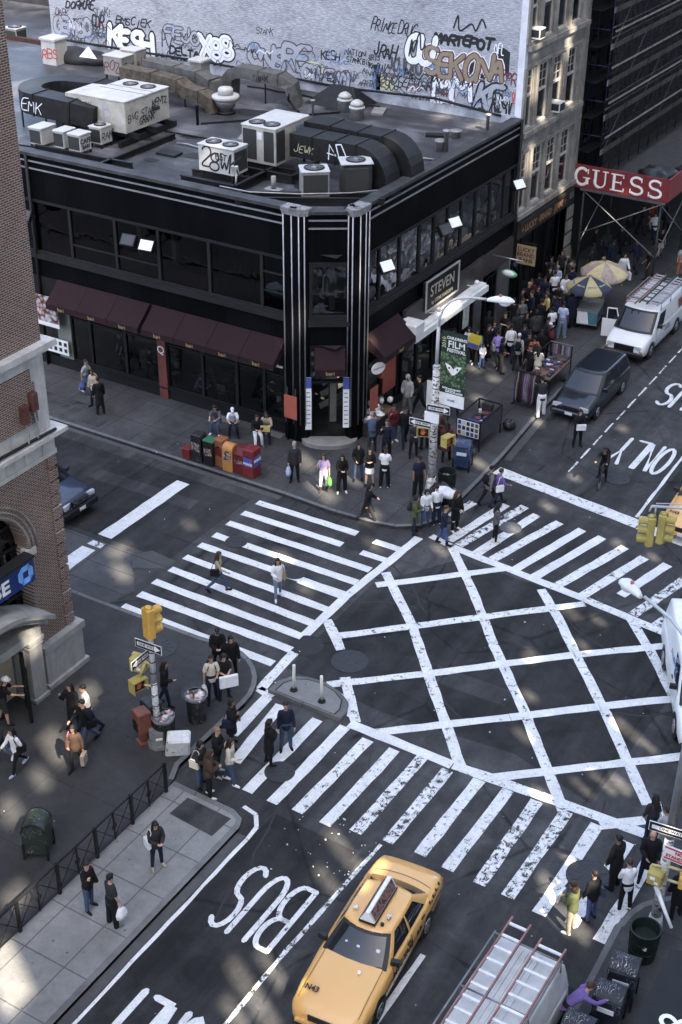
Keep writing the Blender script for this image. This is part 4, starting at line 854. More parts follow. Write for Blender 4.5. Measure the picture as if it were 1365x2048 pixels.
for p in((-25.2,67.6,4.65),(-24.6,69.4,4.65),(-24.2,71.5,4.65)):
 m=LB(OFF5);m.sphere(p,.09);o_=m.build('lamp',[M('lamp_red',(.5,.06,.03),.4)],shd)
gs=thing('shop_sign','big dark red panel sign with white serif letters on the end of the pavement shed','sign',(-24,67.05,4.9))
REDS=M('sign_red',(.19,.03,.036),.5,0,.08,1.5);m=MB();m.box(-2.75,0,0,2.55,.06,1.2);m.build('front_panel',[REDS],gs)
m=MB();m.box(2.5,.065,0,2.56,30,1.2);m.build('side_panel',[M('sign_red_side',(.28,.06,.065),.5,0,.08,1.5)],gs)
def serif_word(word,h,w_,par,y):
 x=0;q=MB();P=lambda u,v,hh:V((u,y-.004-hh,v));cw=w_/(5+4*.26);st=h*.17;lt=h*.07
 k=cw/4;ky=h/6
 def sl(u0,u1,v,t=lt):q.ext([P(u0,v-t/2,0),P(u1,v-t/2,0),P(u1,v+t/2,0),P(u0,v+t/2,0)],(0,-.015,0))
 for ch in word:
  if ch=='G':ribbon(q,[(x+a*k,b*ky)for a,b in _arc(2.1,3,1.8,3,45,320,16)],st,P,.001,.012,False);sl(x+2.4*k,x+4.4*k,2.7*ky);q.ext([P(x+3.2*k,.5*ky,0),P(x+4*k,.5*ky,0),P(x+4*k,2.7*ky,0),P(x+3.2*k,2.7*ky,0)],(0,-.018,0));q.ext([P(x+3.6*k,4.2*ky,0),P(x+3.9*k,4.2*ky,0),P(x+3.9*k,6*ky,0),P(x+3.6*k,6*ky,0)],(0,-.018,0))
  if ch=='U':ribbon(q,[(x+.8*k,6*ky),(x+.8*k,2*ky)]+[(x+a*k,b*ky)for a,b in _arc(2.1,2,1.4,1.9,180,270,6)],st,P,.001,.012,False);ribbon(q,[(x+a*k,b*ky)for a,b in _arc(2.1,2,1.4,1.9,270,360,6)]+[(x+3.5*k,6*ky)],st*.55,P,.002,.012,False);sl(x-.2*k,x+1.8*k,6*ky);sl(x+2.7*k,x+4.3*k,6*ky)
  if ch=='E':ribbon(q,[(x+.9*k,0),(x+.9*k,6*ky)],st,P,.001,.012,False);sl(x,x+3.6*k,6*ky-.02);sl(x,x+3.8*k,.02);sl(x+.9*k,x+2.9*k,3.1*ky);sl(x+3.3*k,x+3.6*k,5.4*ky,ky*1.2);sl(x+3.5*k,x+3.8*k,.6*ky,ky*1.3);sl(x+2.7*k,x+3.0*k,3.1*ky,ky*1.2)
  if ch=='S':ribbon(q,[(x+a*k,b*ky)for a,b in _arc(2,4.5,1.5,1.5,40,270,10)+_arc(2,1.5,1.7,1.5,90,-140,10)],st*.85,P,.001,.012,False);sl(x+3.2*k,x+3.5*k,5.2*ky,ky*1.5);sl(x+.3*k,x+.6*k,.9*ky,ky*1.6)
  x+=cw*1.26
 return q
q=serif_word('GUESS',.86,4.75,gs,-.003);o_=q.build('lettering',[SW if False else M('sign_white',(.8,.79,.78),.5)],gs,(-2.5,0,.17))
for i,(x,y,lx,ly,lz,rz,mt,nm,lab)in enumerate([(-23.3,70.5,.9,1.2,.5,.3,'tarp_black','tarpaulin','black tarpaulin heap on the shed deck behind the red sign'),(-22.6,68.9,.12,1.6,.08,.5,'plank_pale','plank','pale plank lying on the shed deck behind the red sign'),(-22.4,72.4,.5,.5,.35,.2,'tarp_black','rubbish_bag','black bag on the shed deck near its avenue edge')]):
 q=MB();q.sphere((0,0,lz*.2),lx,ly,lz*.6,22,14)if 'tarp' in mt else q.obox((0,0,lz/2),lx,ly,lz/2,0,.05)
 q.v=[tuple(V(p)*(1+.5*mnoise.noise(V(p)*2.3+V((i,0,0)))))for p in q.v]if 'tarp' in mt else q.v
 o_=q.build(nm,[M(mt,(.02,.02,.022),.5,0,.3,3,.6,4)],None,(x,y,5.05));o_.rotation_euler.z=rz;tag(o_,lab,nm.replace('_',' '))
# --- brick bank building, left foreground
XB=-26.2;YC=26.85
BRICK=brickmat('brown_brick','Y',(.085,.038,.028),(.15,.074,.054),(.33,.30,.275),.2,.067,.0105,.7)
bk=thing('brick_building','brown brick building with white stone bands at the left edge of the picture','building',(XB,YC,0));OFF6=V((-XB,-YC,0))
def K():return LB(OFF6)
m=K();m.box(XB-8,-30,11.55,XB,YC,24);m.build('upper_wall',[BRICK],bk)
arc=[(23.6+1.75*math.cos(rad(a)),5.25+1.75*math.sin(rad(a)))for a in range(0,181,10)]
m=K()
m.box(XB-.6,25.35,1.75,XB,YC,7.9);m.box(XB-.6,-30,1.75,XB,21.85,7.9)
top=[(y,7.9)for y,z in arc]
for s0,s1 in zip(range(len(arc)-1),range(1,len(arc))):
 (ya,za),(yb,zb)=arc[s0],arc[s1];m.poly([(XB,ya,za),(XB,ya,7.9),(XB,yb,7.9),(XB,yb,zb)]);m.poly([(XB,ya,za),(XB,yb,zb),(XB-.6,yb,zb),(XB-.6,ya,za)])
m.build('lower_wall',[BRICK],bk)
m=K();m.box(XB-8,YC-.4,0,XB-.6,YC-.01,11.5);m.build('end_wall',[BRICK],bk)
for i,rr in enumerate((1.82,1.98,2.14)):
 m=K();m.tube([(XB+.02,23.6+rr*math.cos(rad(a)),5.25+rr*math.sin(rad(a)))for a in range(0,181,9)],.035,6);m.build('arch_moulding',[STONE],bk)
for k in range(14):
 z=1.8+.44*k;m=K();m.box(XB-.3,YC-.32,z,XB+.06,YC+.05,z+.34);m.build('quoin',[BRICK],bk)
m=K();m.box(XB-.6,25.3,.3,XB+.2,YC+.2,1.5);m.box(XB-.6,25.25,1.5,XB+.27,YC+.27,1.75);m.box(XB-.6,25.25,.0,XB+.3,YC+.3,.3);m.build('plinth',[STONE3],bk)
m=K();m.box(XB-.6,-30,7.9,XB+.08,YC+.08,8.05);m.box(XB-.6,-30,8.05,XB+.05,YC+.05,8.5);m.box(XB-.6,-30,8.5,XB+.2,YC+.2,8.62);m.box(XB-.6,-30,8.62,XB+.36,YC+.36,8.75);m.build('entablature',[STONE2],bk)
for k in range(7):
 y=YC-.35-.75*k;m=K();m.box(XB+.05,y-.16,8.08,XB+.1,y+.16,8.48);m.build('triglyph',[STONE2],bk)
m=K();m.box(XB-.6,-30,8.75,XB+.0,YC,11.2);m.build('stone_band',[STONE2],bk)
m=K();m.box(XB-.6,-30,11.2,XB+.12,YC+.12,11.35);m.box(XB-.6,-30,11.35,XB+.3,YC+.3,11.55);m.build('ledge',[STONE2],bk)
pts=[]
for k in range(12):z=9.2+.135*k;pts.append((YC-.62+(.12 if(k//2)%2 else 0),z))
m=K();poly_=[]
zs=9.2
rows_=[]
for k in range(12):rows_.append((9.2+.14*k,26.35+(-.12 if(k//3)%2 else 0)))
for z,y in rows_:m.box(XB,20,z,XB+.05,y,z+.139)
m.build('brick_panel',[BRICK],bk)
m=K();m.tube([(XB+.3,YC-.1,8.83),(XB+.25,25.8,8.84),(XB+.22,24.6,8.85),(XB+.25,22,8.84)],.05);m.build('cable',[BLK2],bk)
RUST=M('rusty_red',(.10,.04,.032),.7,.1,.3,4)
for y in(25.75,26.0+.15):
 m=K();m.rbox(XB+.02,y-.13,9.4+.25*(y>26),XB+.22,y+.13,9.95+.25*(y>26),.02);o_=m.build('junction_box',[RUST],bk);m=K();m.tube([(XB+.1,y,9.4+.25*(y>26)),(XB+.15,y+.05,9.0),(XB+.3,y-.15,8.85)],.03);m.build('conduit',[STEEL],o_)
m=K();m.box(XB-.2,25.2,5.05,XB+.06,25.62,5.3);m.build('impost',[STONE2],bk)
m=K();m.box(XB-.55,21.8,2.0,XB-.5,25.4,7.1);w_=m.build('arched_window',[GL_DIM],bk)
m=K();m.box(XB-.9,21.8,2.0,XB-.85,25.4,7.1);m.build('backing',[INT],w_)
for y in(22.2,23.1,24.0,24.7):m=K();m.box(XB-.5,y-.04,2.0,XB-.44,y+.04,7.0);m.build('mullion',[DKGREY],w_)
for z in(3.6,4.4,5.3,6.1):m=K();m.box(XB-.49,21.8,z-.04,XB-.43,25.35,z+.04);m.build('transom',[DKGREY],w_)
def curved(m,y0,y1,zl,rise,th,x0,x1,n=14):
 rows=[]
 for i in range(n+1):
  t=i/n;y=y0+(y1-y0)*t;z=zl+rise*math.sin(math.pi*t);rows.append([(x0,y,z),(x1,y,z),(x1,y,z+th),(x0,y,z+th)])
 m.grid(rows,closed=True,smooth=False);m.poly(rows[0]);m.poly(rows[-1])
m=K();curved(m,20.9,25.4,3.0,.85,.16,XB-.3,XB+.75);curved(m,21.0,25.3,2.8,.8,.2,XB-.3,XB+.5);m.build('pediment',[STONE3],bk)
m=K();m.box(XB-.4,21.2,2.45,XB+.35,25.1,2.75);m.build('lintel',[STONE3],bk)
for y0,y1 in((24.55,25.1),(21.2,21.75)):
 m=K();m.box(XB-.4,y0,.25,XB+.3,y1,2.15);m.box(XB-.4,y0-.05,0,XB+.38,y1+.05,.25);m.box(XB-.4,y0-.04,2.15,XB+.36,y1+.04,2.22);m.box(XB-.4,y0-.06,2.32,XB+.4,y1+.06,2.45);m.box(XB-.4,y0,2.22,XB+.33,y1,2.32);m.build('portal_pilaster',[STONE3],bk)
m=K();m.box(XB-.6,25.1,.0,XB+.02,25.3,2.6);m.build('jamb',[BRICK],bk)
m=K();m.box(XB-.6,21.75,.13,XB-.5,24.55,2.45);m.build('doorway',[M('door_light',(.5,.42,.3),.6)],bk)
m=K();m.obox((XB+.25,24.25,1.2),.05,.05,1.05);m.beam((XB+.25,24.25,.3),(XB+.85,23.75,.3),.05,.3);m.beam((XB+.25,24.25,2.2),(XB+.85,23.75,2.2),.05,.1);m.beam((XB+.85,23.75,.15),(XB+.85,23.75,2.25),.08,.08);o_=m.build('open_door',[BLK2],bk)
g=K();g.poly([(XB+.25,24.25,.45),(XB+.85,23.75,.45),(XB+.85,23.75,2.15),(XB+.25,24.25,2.15)]);g.build('pane',[GL_SHOP],o_)
SGB=M('sign_deep_blue',(.012,.03,.13),.4,0,.1,1);m=K();m.box(XB+.05,20.6,4.5,XB+.4,25.1,5.3);sg=m.build('sign_box',[SGB],bk)
m=K();m.box(XB+.04,20.55,5.3,XB+.45,25.13,5.37);m.build('top_cover',[DKGREY],sg)
text('lettering','CHASE',.62,M('sign_white',(.8,.79,.78),.5),V((XB+.41,22.95,4.86))+OFF6,(0,1,0),(0,0,1),sg,sx=1.15,off=.018)
EMB=M('emblem_blue',(.16,.38,.78),.4)
def emb_pt(a,r):return(24.72+r*math.cos(a),4.9+r*math.sin(a))
for k in range(4):
 a=math.pi/2*k;h,s_=.30,.125
 pts=[(-s_,h),(s_*1.0,h),(h,s_),(s_,s_),(-s_,s_)]if 0 else[(-.3,.125),(-.125,.3),(.125,.3),(.125,.125),(-.3+.0,.125)]
 pts=[(-.125,.3),(.16,.3),(.16,.125),(-.29,.125)]
 R2=Matrix.Rotation(a,2);m=K();m.ext([(XB+.4,24.72+(R2@V(p)).x,4.9+(R2@V(p)).y)for p in pts],(.025,0,0));m.build('emblem_bar',[EMB],sg)
nb=thing('near_awning','black shop awning with white script lettering at the bottom right corner','awning',(-4.4,21,2.9))
m=MB();m.grid([[(-.62,1.9,-.2),(-.55,1.8,.25),(2.5,1.8,1.4)],[(-.35,-8,-.2),(-.3,-8,.25),(2.5,-8,1.4)]],smooth=False);m.poly([(-.62,1.9,-.2),(-.55,1.8,.25),(2.5,1.8,1.4),(2.5,1.9,-.2)]);m.build('canopy',[M('awning_black',(.012,.012,.013),.7,0,.2,2)],nb)
t_=text('lettering','&G',1.1,M('sign_white',(.8,.79,.78),.5),V((.42,-.75,.66)),(.35,-1,.12),(1,.1,.42),nb,shear=.3)
# --- rooftop machines
AC_CREAM=M('ac_cream',(.42,.40,.36),.5,.1,.2,2.5);AC_GREY=M('ac_grey',(.26,.25,.24),.5,.2,.2,2);AC_DARK=M('coil_dark',(.045,.045,.045),.6,.3,.3,40)
AC_TOP=M('ac_top',(.44,.435,.42),.55,.1,.12,2);FANB=M('fan_black',(.018,.018,.02),.5,.3,.2,10);STEELB=M('beam_black',(.018,.018,.019),.5,.3,.3,2)
DUCTB=M('duct_black',(.012,.012,.013),.55,.1,.5,3,.3,9);DUCTG=M('duct_grey',(.11,.107,.10),.55,.3,.4,2.5,.3,8);DUCTR=M('duct_rusty',(.09,.074,.056),.7,.2,.6,3.5,.4,12);GALV=M('galvanised',(.30,.30,.30),.45,.5,.25,4)
ROOFG='machines standing on the black building roof'
def tblock(nm,lab,c,l,r,h,stand,body,cat='air conditioner',fans=(),top=None,grille=('-y','+x'),rzc=None,legs=True,bev=.03):
 zt=RZ+stand+h
 pc,pl,pr=at(*c,zt),at(*l,zt),at(*r,zt)
 if rzc is None:lx,ly,rz=pc.x-pl.x,pr.y-pc.y,0.0;ctr=V(((pl.x+pc.x)/2,(pc.y+pr.y)/2,0))
 else:lx,ly,rz=rzc;ctr=V((pc.x,pc.y,0))
 t=thing(nm,lab,cat,(ctr.x,ctr.y,RZ+stand if not legs else RZ),rz,ROOFG)
 z0=stand if legs else 0
 a,b_=lx/2,ly/2
 m=MB();m.rbox(-a,-b_,z0,a,b_,z0+h,bev);m.build('case',[body],t)
 m=MB();m.rbox(-a-.03,-b_-.03,z0+h+.003,a+.03,b_+.03,z0+h+.05,.02);m.build('top_cover',[top or AC_TOP],t)
 for fx,fy,fr in fans:
  m=MB();m.lathe([(fr,0),(fr,.035),(fr*.9,.05),(fr*.88,.015),(.0001,.015)],(fx*a,fy*b_,z0+h+.05),20,False);o=m.build('fan',[FANB],t)
  m=MB()
  for rr in(.3,.55,.78):m.tube([(fx*a+fr*rr*math.cos(q*.6283),fy*b_+fr*rr*math.sin(q*.6283),z0+h+.09)for q in range(11)],.008,4,False)
  m.tube([(fx*a-fr*.9,fy*b_,z0+h+.09),(fx*a+fr*.9,fy*b_,z0+h+.09)],.012,4);m.tube([(fx*a,fy*b_-fr*.9,z0+h+.09),(fx*a,fy*b_+fr*.9,z0+h+.09)],.012,4)
  m.cyl((fx*a,fy*b_,z0+h+.06),(fx*a,fy*b_,z0+h+.1),fr*.22,n=12);m.build('guard',[GALV],o)
 for g in grille:
  m=MB()
  if g=='-y':m.box(-a*.88,-b_-.008,z0+h*.1,a*.88,-b_-.002,z0+h*.9)
  if g=='-yl':m.box(-a*.93,-b_-.008,z0+h*.08,-a*.12,-b_-.002,z0+h*.92)
  if g=='-yr':m.box(a*.3,-b_-.008,z0+h*.08,a*.9,-b_-.002,z0+h*.92)
  if g=='+x':m.box(a+.002,-b_*.88,z0+h*.1,a+.008,b_*.88,z0+h*.9)
  if g=='+xs':m.box(a+.002,-b_*.95,z0+h*.08,a+.008,-b_*.45,z0+h*.92)
  if g=='-x':m.box(-a-.008,-b_*.88,z0+h*.1,-a-.002,b_*.88,z0+h*.9)
  m.build('grille',[AC_DARK],t)
 if legs and stand>.12:
  for x in(-a*.85,a*.85):
   for y in(-b_*.85,b_*.85):m=MB();m.box(x-.04,y-.04,0,x+.04,y+.04,stand);m.build('leg',[STEELB],t)
 return t,a,b_,z0,h
def spray(par,words,axis,a,b_,z,h,mt,wd=.03,u0=None,gap=.15,jit=.3,slant=.15):
 x=-b_*.9 if axis=='+x' else-a*.9
 if u0 is not None:x=u0
 P=(lambda u,v,hh:V((a+.012+hh,u,v)))if axis=='+x' else(lambda u,v,hh:V((u,-b_-.012-hh,v)))
 m=MB();stroke_text(m,words,x,z,h,wd,P,gap=gap,jit=jit,slant=slant,lift=0,arch=.004);m.build('graffiti',[mt],par,fix=False)
tA,a,b_,z,h=tblock('packaged_air_conditioner','big cream rooftop unit with two round fans and a sloping hood, tagged with black paint',(249,206),(165,188),(334,174),1.35,.55,AC_CREAM,fans=[(.45,.62,.36),(-.35,.62,.36)],grille=())
m=MB();m.ext([(-a-.02,-b_+.1,z+.15),(-a-.95,-b_+.1,z+.65),(-a-.95,-b_+.1,z+h-.05),(-a-.02,-b_+.1,z+h)],(0,b_*1.2,0));m.build('hood',[AC_CREAM],tA)
for k in(-.1,.25):m=MB();m.box(-a-.02,k*b_,z+h+.05,a+.02,k*b_+.03,z+h+.07);m.build('seam',[AC_GREY],tA)
spray(tA,'BVG STAR','+x',a,b_,z+.45,.35,SB,.04);spray(tA,'KENTZ','+x',a,b_,z+.75,.3,SB,.05,b_*.2);spray(tA,'SUR','-y',a,b_,z+.3,.7,SWL,.06,None,.3);spray(tA,'BWU','-y',a,b_,z+.95,.16,SB,.025,-a*.8);spray(tA,'GRANK','+x',a,b_,z+.2,.3,SB,.05,-b_*.4)
m=MB();m.box(a,b_*.2,z+.62,a+.22,b_*.38,z+.78);m.build('vent_flap',[AC_DARK],tA)
for y in(-.8,0,.8):m=MB();m.box(-a-.3,y*b_-.07,.3,a+.5,y*b_+.07,.54);m.build('support_beam',[STEELB],tA)
m=MB();m.box(-a*.9,-b_*1.1,.05,-a*.8,b_*1.3,.3);m.build('support_beam',[STEELB],tA);m=MB();m.box(a*.9,-b_*1.3,.05,a*1.0,b_*1.3,.3);m.build('support_beam',[STEELB],tA)
tblock('condenser','tall dark louvred condenser with a round open top, left of the cream unit',(138,228),(101,224),(148,216),.8,.08,AC_DARK,fans=[(0,0,.36)],grille=(),bev=.1)
for lab,c,l,r,st in(('small white condenser box at the far left of the roof edge row',(81,260),(60,254),(104,248),.15),('small white condenser box second from the left in the roof edge row',(126,266),(105,262),(151,257),.15),('small white condenser box lettered CAFE BARI',(159,273),(137,267),(184,265),.15),('small white condenser box with a dark fan top, right end of the roof edge row',(201,258),(181,252),(226,250),.2)):
 t,a,b_,z,h=tblock('condenser',lab,c,l,r,.7,st,AC_TOP,fans=[(0,0,.27)]if 'fan' in lab else(),grille=('-y',))
 if 'CAFE' in lab:
  text('lettering','CAFE',.3,INK,(a+.012,0,z+.42),(0,1,0),(0,0,1),t,off=.008);text('lettering','BARI',.24,INK,(a+.012,0,z+.17),(0,1,0),(0,0,1),t,off=.006)
 if 'fan' in lab:spray(t,'RAK','+x',a,b_,z+.2,.35,SB,.04)
t,a,b_,z,h=tblock('condenser','white twin fan condenser covered in thick black graffiti, middle of the roof',(467,302),(396,288),(487,288),1.05,.4,AC_TOP,fans=[(-.5,0,.34),(.45,0,.34)],grille=('+x',))
spray(t,'28WK','-y',a,b_,z+.12,.75,SB,.07,-a*.92,.05,.25);spray(t,'EST','-y',a,b_,z+.6,.25,SB,.04,0)
t,a,b_,z,h=tblock('packaged_air_conditioner','largest cream rooftop unit with two fans beside the long black duct',(551,261),(487,247),(624,233),1.5,.42,AC_CREAM,fans=[(-.45,-.62,.36),(.42,-.62,.36)],grille=('-yl','-yr','+xs'))
text('lettering','YORK',.26,SBL,(a+.012,b_*.45,z+1.2),(0,1,0),(0,0,1),t,off=.008);m=MB();m.box(-a*.06,-b_-.012,z+1.0,a*.2,-b_-.004,z+1.3);m.build('label',[WHITE],t)
e0,e1=at(603,346,RZ+1.15),at(659,344,RZ+1.15);RG=math.atan2(e1.y-e0.y,e1.x-e0.x)
t,a,b_,z,h=tblock('condenser','grey single fan condenser facing the chamfered corner',(629,338),None or(600,330),(660,330),1.0,.15,AC_GREY,fans=[(0,0,.42)],grille=('-y',),rzc=((e1-e0).length,.95,RG))
t,a,b_,z,h=tblock('condenser','dark round cornered condenser with a pale domed lid beside the duct elbow',(712,322),(690,315),(735,315),1.2,.12,AC_DARK,fans=[(0,0,.4)],grille=(),rzc=(1.25,1.0,RG),bev=.18)
tblock('condenser','small pale condenser behind the long black duct',(680,268),(660,263),(692,262),.5,.1,AC_TOP,fans=[(0,0,.28)],grille=())
t,a,b_,z,h=tblock('exhaust_box','white topped sheet metal box on legs before the graffiti wall, nearer of two',(243,117),(205,111),(265,107),.9,.7,AC_GREY,cat='exhaust unit',grille=());spray(t,'ROZ','-y',a,b_,z+.2,.45,SM,.05);spray(t,'GIK','+x',a,b_,z+.2,.4,SB,.05)
t,a,b_,z,h=tblock('exhaust_box','white topped sheet metal box on legs before the graffiti wall, farther of two',(271,104),(238,100),(296,98),.95,.8,AC_GREY,cat='exhaust unit',grille=());spray(t,'AVE','+x',a,b_,z+.2,.4,SM,.05)
def sweep(m,path,w,h):
 "rectangular duct along a path of points (centre line)"
 P=[V(p)for p in path];rows=[]
 for i,p in enumerate(P):
  d=(P[min(i+1,len(P)-1)]-P[max(i-1,0)]).normalized();s=V((d.y,-d.x,0))
  s=s.normalized()if s.length>.05 else V((0,-1,0))
  if i and s.dot(rows[-1][1])<0 and abs(s.dot(rows[-1][1]))>.7:s=-s
  u=s.cross(d).normalized();u=u if u.z>=0 or abs(u.z)<.3 else-u
  if rows and u.dot(rows[-1][2])<0:u=-u
  rows.append((p,s,u))
 R=[[p-s*w/2-u*h/2,p+s*w/2-u*h/2,p+s*w/2+u*h/2,p-s*w/2+u*h/2]for p,s,u in rows]
 m.grid(R,closed=True,smooth=False);m.poly(R[0][::-1]);m.poly(R[-1])
def duct(nm,lab,path,w,h,mt,legs=(),extra=None):
 o0=V((path[0][0],path[0][1],RZ));t=thing(nm,lab,'duct',o0,0,'ducts on the black building roof');m=MB();sweep(m,[V(p)-o0 for p in path],w,h);m.build('duct_run',[mt],t)
 for i in range(1,len(path)-1):
  if(V(path[i])-V(path[i-1])).length>.7:m=MB();d=(V(path[i])-V(path[i-1])).normalized();sweep(m,[V(path[i])-o0-d*.04,V(path[i])-o0+d*.0],w+.07,h+.07);m.build('flange',[mt],t)
 for x,y,z in legs:m=MB();m.box(x-.03-o0.x,y-.03-o0.y,0,x+.03-o0.x,y+.03-o0.y,z-RZ);m.build('leg',[STEELB],t)
 return t,o0
def elbow(x,z,r,y,zend,x1dir=1,n=6):return[(x+x1dir*r*math.sin(rad(90*i/n)),y,z-r+r*math.cos(rad(90*i/n)))for i in range(n+1)]
z1=RZ+1.25
t,o0=duct('roof_duct','long black square duct from the largest unit bending down to the roof, nearer run',[(-31.6,48.6,z1),(-30.5,48.6,z1),(-29.4,48.6,z1)]+elbow(-28.4,z1,.95,48.6,0)+[(-27.45,48.6,RZ)],1.15,.95,DUCTB)
m=MB();P=lambda u,v,hh:V((u,-.59-hh,v));ribbon(m,[(1.9,.95),(1.95,1.55),(2.25,1.15),(1.85,1.2)],.05,P);ribbon(m,[(2.25,1.6),(2.45,.95),(2.85,.98),(2.5,1.65),(2.25,1.6)],.05,P);ribbon(m,[(2.55,.75),(2.56,.7)],.08,P);m.build('graffiti',[SW],t,fix=False)
m=MB();stroke_text(m,'JEWK',.2,1.0,.3,.03,P,jit=.3,slant=.3);m.build('graffiti',[SY],t,fix=False)
duct('roof_duct','long black square duct bending down to the roof, farther run behind its twin',[(-31.8,50.0,z1+.15),(-30.5,50.0,z1+.15),(-29.2,50.0,z1+.1)]+elbow(-28.0,z1+.1,.95,50.0,0)+[(-27.05,50.0,RZ)],1.1,.9,DUCTB)
ua=[(-44.6-1.35*math.sin(rad(a)),48.75-1.35*math.cos(rad(a)),RZ+1.25)for a in range(0,181,20)]
t,o0=duct('roof_duct','black paint spattered duct making a U turn on legs at the left of the roof',[(-41.4,47.6,RZ+1.05),(-42.6,47.4,RZ+1.2)]+ua+[(-43.4,50.2,RZ+1.3),(-42.6,50.3,RZ+1.15),(-42.0,50.4,RZ+.7),(-41.8,50.45,RZ)],1.05,.95,DUCTB,[(-45.7,47.3,RZ+.8),(-44.0,47.0,RZ+.8),(-43.0,47.0,RZ+.8),(-45.2,50.5,RZ+.8)])
m=MB();P=lambda u,v,hh:V((u,-.75-hh,v));stroke_text(m,'EMK',-3.9,.95,.5,.04,P,jit=.4,slant=.3);m.build('graffiti',[SW],t,fix=False)
duct('roof_duct','rust stained duct stepping down from the white topped boxes to the roof',[(-45.3,54.2,RZ+1.15),(-43.4,54.2,RZ+1.1),(-41.8,54.15,RZ+1.0),(-41.3,54.1,RZ+.75),(-40.4,54.0,RZ+.7),(-39.9,54.0,RZ+.5),(-39.75,54.0,RZ)],.75,.55,DUCTR,[(-44,54,RZ+.9),(-41.5,54,RZ+.6)])
duct('roof_duct','grey duct running behind the rust stained one',[(-45.0,55.6,RZ+1.2),(-43.0,55.5,RZ+1.15),(-41.6,55.4,RZ+1.1),(-40.8,55.35,RZ+.85),(-40.55,55.3,RZ)],.7,.65,DUCTG,[(-43,55.5,RZ+.9)])
duct('roof_duct','arched pale grey duct lettered STANK before the graffiti wall',[(-40.9,56.9,RZ),(-40.85,56.9,RZ+.6)]+[(-40.0-.85*math.cos(rad(a)),56.9,RZ+.75+.55*math.sin(rad(a)))for a in(20,45,70,90)]+[(-39.0,56.95,RZ+1.25),(-37.9,57.0,RZ+1.2),(-37.4,57.1,RZ+.95),(-37.2,57.2,RZ)],.8,.55,DUCTG,[(-38.6,56.6,RZ+1.0)])
o_=[x for x in col.objects if x.name.startswith('roof_duct')][-1];m=MB();P=lambda u,v,hh:V((u,-.36-hh,v));stroke_text(m,'STANK',1.3,1.05,.3,.05,P,jit=.25);m.build('graffiti',[SB],o_,fix=False)
def lathe_thing(nm,lab,px,py,prof,mt,cat='roof vent',parts=(),zb=RZ):
 p=at(px,py,zb);t=thing(nm,lab,cat,(p.x,p.y,zb),0,ROOFG);m=MB();m.lathe(prof,(0,0,0),18,True);m.build('body',[mt],t)
 for n_,pr,mm in parts:m=MB();m.lathe(pr,(0,0,0),18,True);m.build(n_,[mm],t)
 return t
lathe_thing('exhaust_fan','mushroom shaped galvanised exhaust fan in the middle of the back roof',453,226,[(.3,0),(.3,.25),(.42,.3),(.5,.5),(.55,.62)],GALV,'exhaust fan',(('skirt',[(.56,.62),(.66,.72),(.66,.84),(.5,.88)],AC_TOP),('motor_cap',[(.36,.88),(.36,1.12),(.3,1.2),(.0001,1.22)],AC_TOP),('curb',[(.45,-.0),(.45,.12),(.3,.13)],DUCTB)))
for lab,px,py in(('domed metal roof vent by the skylight, farther of two',690,222),('domed metal roof vent by the skylight, nearer of two',714,238)):
 lathe_thing('roof_vent',lab,px,py,[(.34,0),(.34,.5),(.36,.52)],GALV,'roof vent',(('collar',[(.38,.52),(.38,.58),(.22,.6),(.22,.66)],AC_TOP),('dome',[(.3,.66),(.32,.72),(.24,.82),(.1,.9),(.0001,.91)],AC_TOP)))
lathe_thing('vent_pipe','thin dark vent pipe on the roof beside the big cream unit',396,250,[(.07,0),(.07,.85),(.1,.87),(.1,.93),(.0001,.94)],DKGREY)
lathe_thing('vent_pipe','white capped vent pipe at the avenue edge of the roof',892,303,[(.1,0),(.1,.85),(.17,.87),(.17,.95),(.0001,.97)],GALV)
lathe_thing('vent_pipe','short squat vent at the avenue edge of the roof',881,300,[(.22,0),(.22,.35),(.26,.38),(.26,.45),(.0001,.47)],AC_GREY)
lathe_thing('vent_pipe','low round vent nearest the graffiti wall at the avenue edge',912,275,[(.2,0),(.2,.25),(.28,.28),(.28,.33),(.0001,.35)],AC_GREY)
lathe_thing('vent_pipe','thin vent pipe with a flat cap behind the largest cream unit',626,232,[(.05,0),(.05,.7),(.13,.72),(.13,.76),(.0001,.77)],GALV)
lathe_thing('vent_pipe','vent pipe at the foot of the graffiti wall by the avenue corner',975,262,[(.08,0),(.08,.7),(.15,.72),(.15,.78),(.0001,.8)],GALV)
p=at(688,205,RZ);t=thing('skylight','low black hipped skylight against the graffiti wall','skylight',(-35.6,58.6,RZ),0,ROOFG)
m=MB();m.poly([(-1.5,-.9,0),(1.5,-.9,0),(.6,.3,.8),(-.6,.3,.8)]);m.poly([(1.5,-.9,0),(1.5,1.1,0),(.6,.3,.8)]);m.poly([(-1.5,1.1,0),(-1.5,-.9,0),(-.6,.3,.8)]);m.poly([(1.5,1.1,0),(-1.5,1.1,0),(-.6,.3,.8),(.6,.3,.8)]);m.build('hood',[DUCTB],t)
for nm,lab,px,py,w_,h_,mt in(('brick_flue','white painted flue with red graffiti at the left of the roof',112,126,.95,1.25,AC_TOP),('flue_box','grey square flue with a white cap behind the grey duct',402,172,.7,1.25,AC_GREY)):
 p=at(px,py,RZ);t=thing(nm,lab,'flue',(p.x,p.y,RZ),0,ROOFG);m=MB();m.box(-w_/2,-w_/2,0,w_/2,w_/2,h_);m.build('shaft',[mt],t);m=MB();m.rbox(-w_/2-.08,-w_/2-.08,h_,w_/2+.08,w_/2+.08,h_+.12,.03);m.build('cap',[AC_TOP],t)
 if 'red' in lab:spray(t,'RBS','-y',w_/2,w_/2,.3,.5,SR,.07)
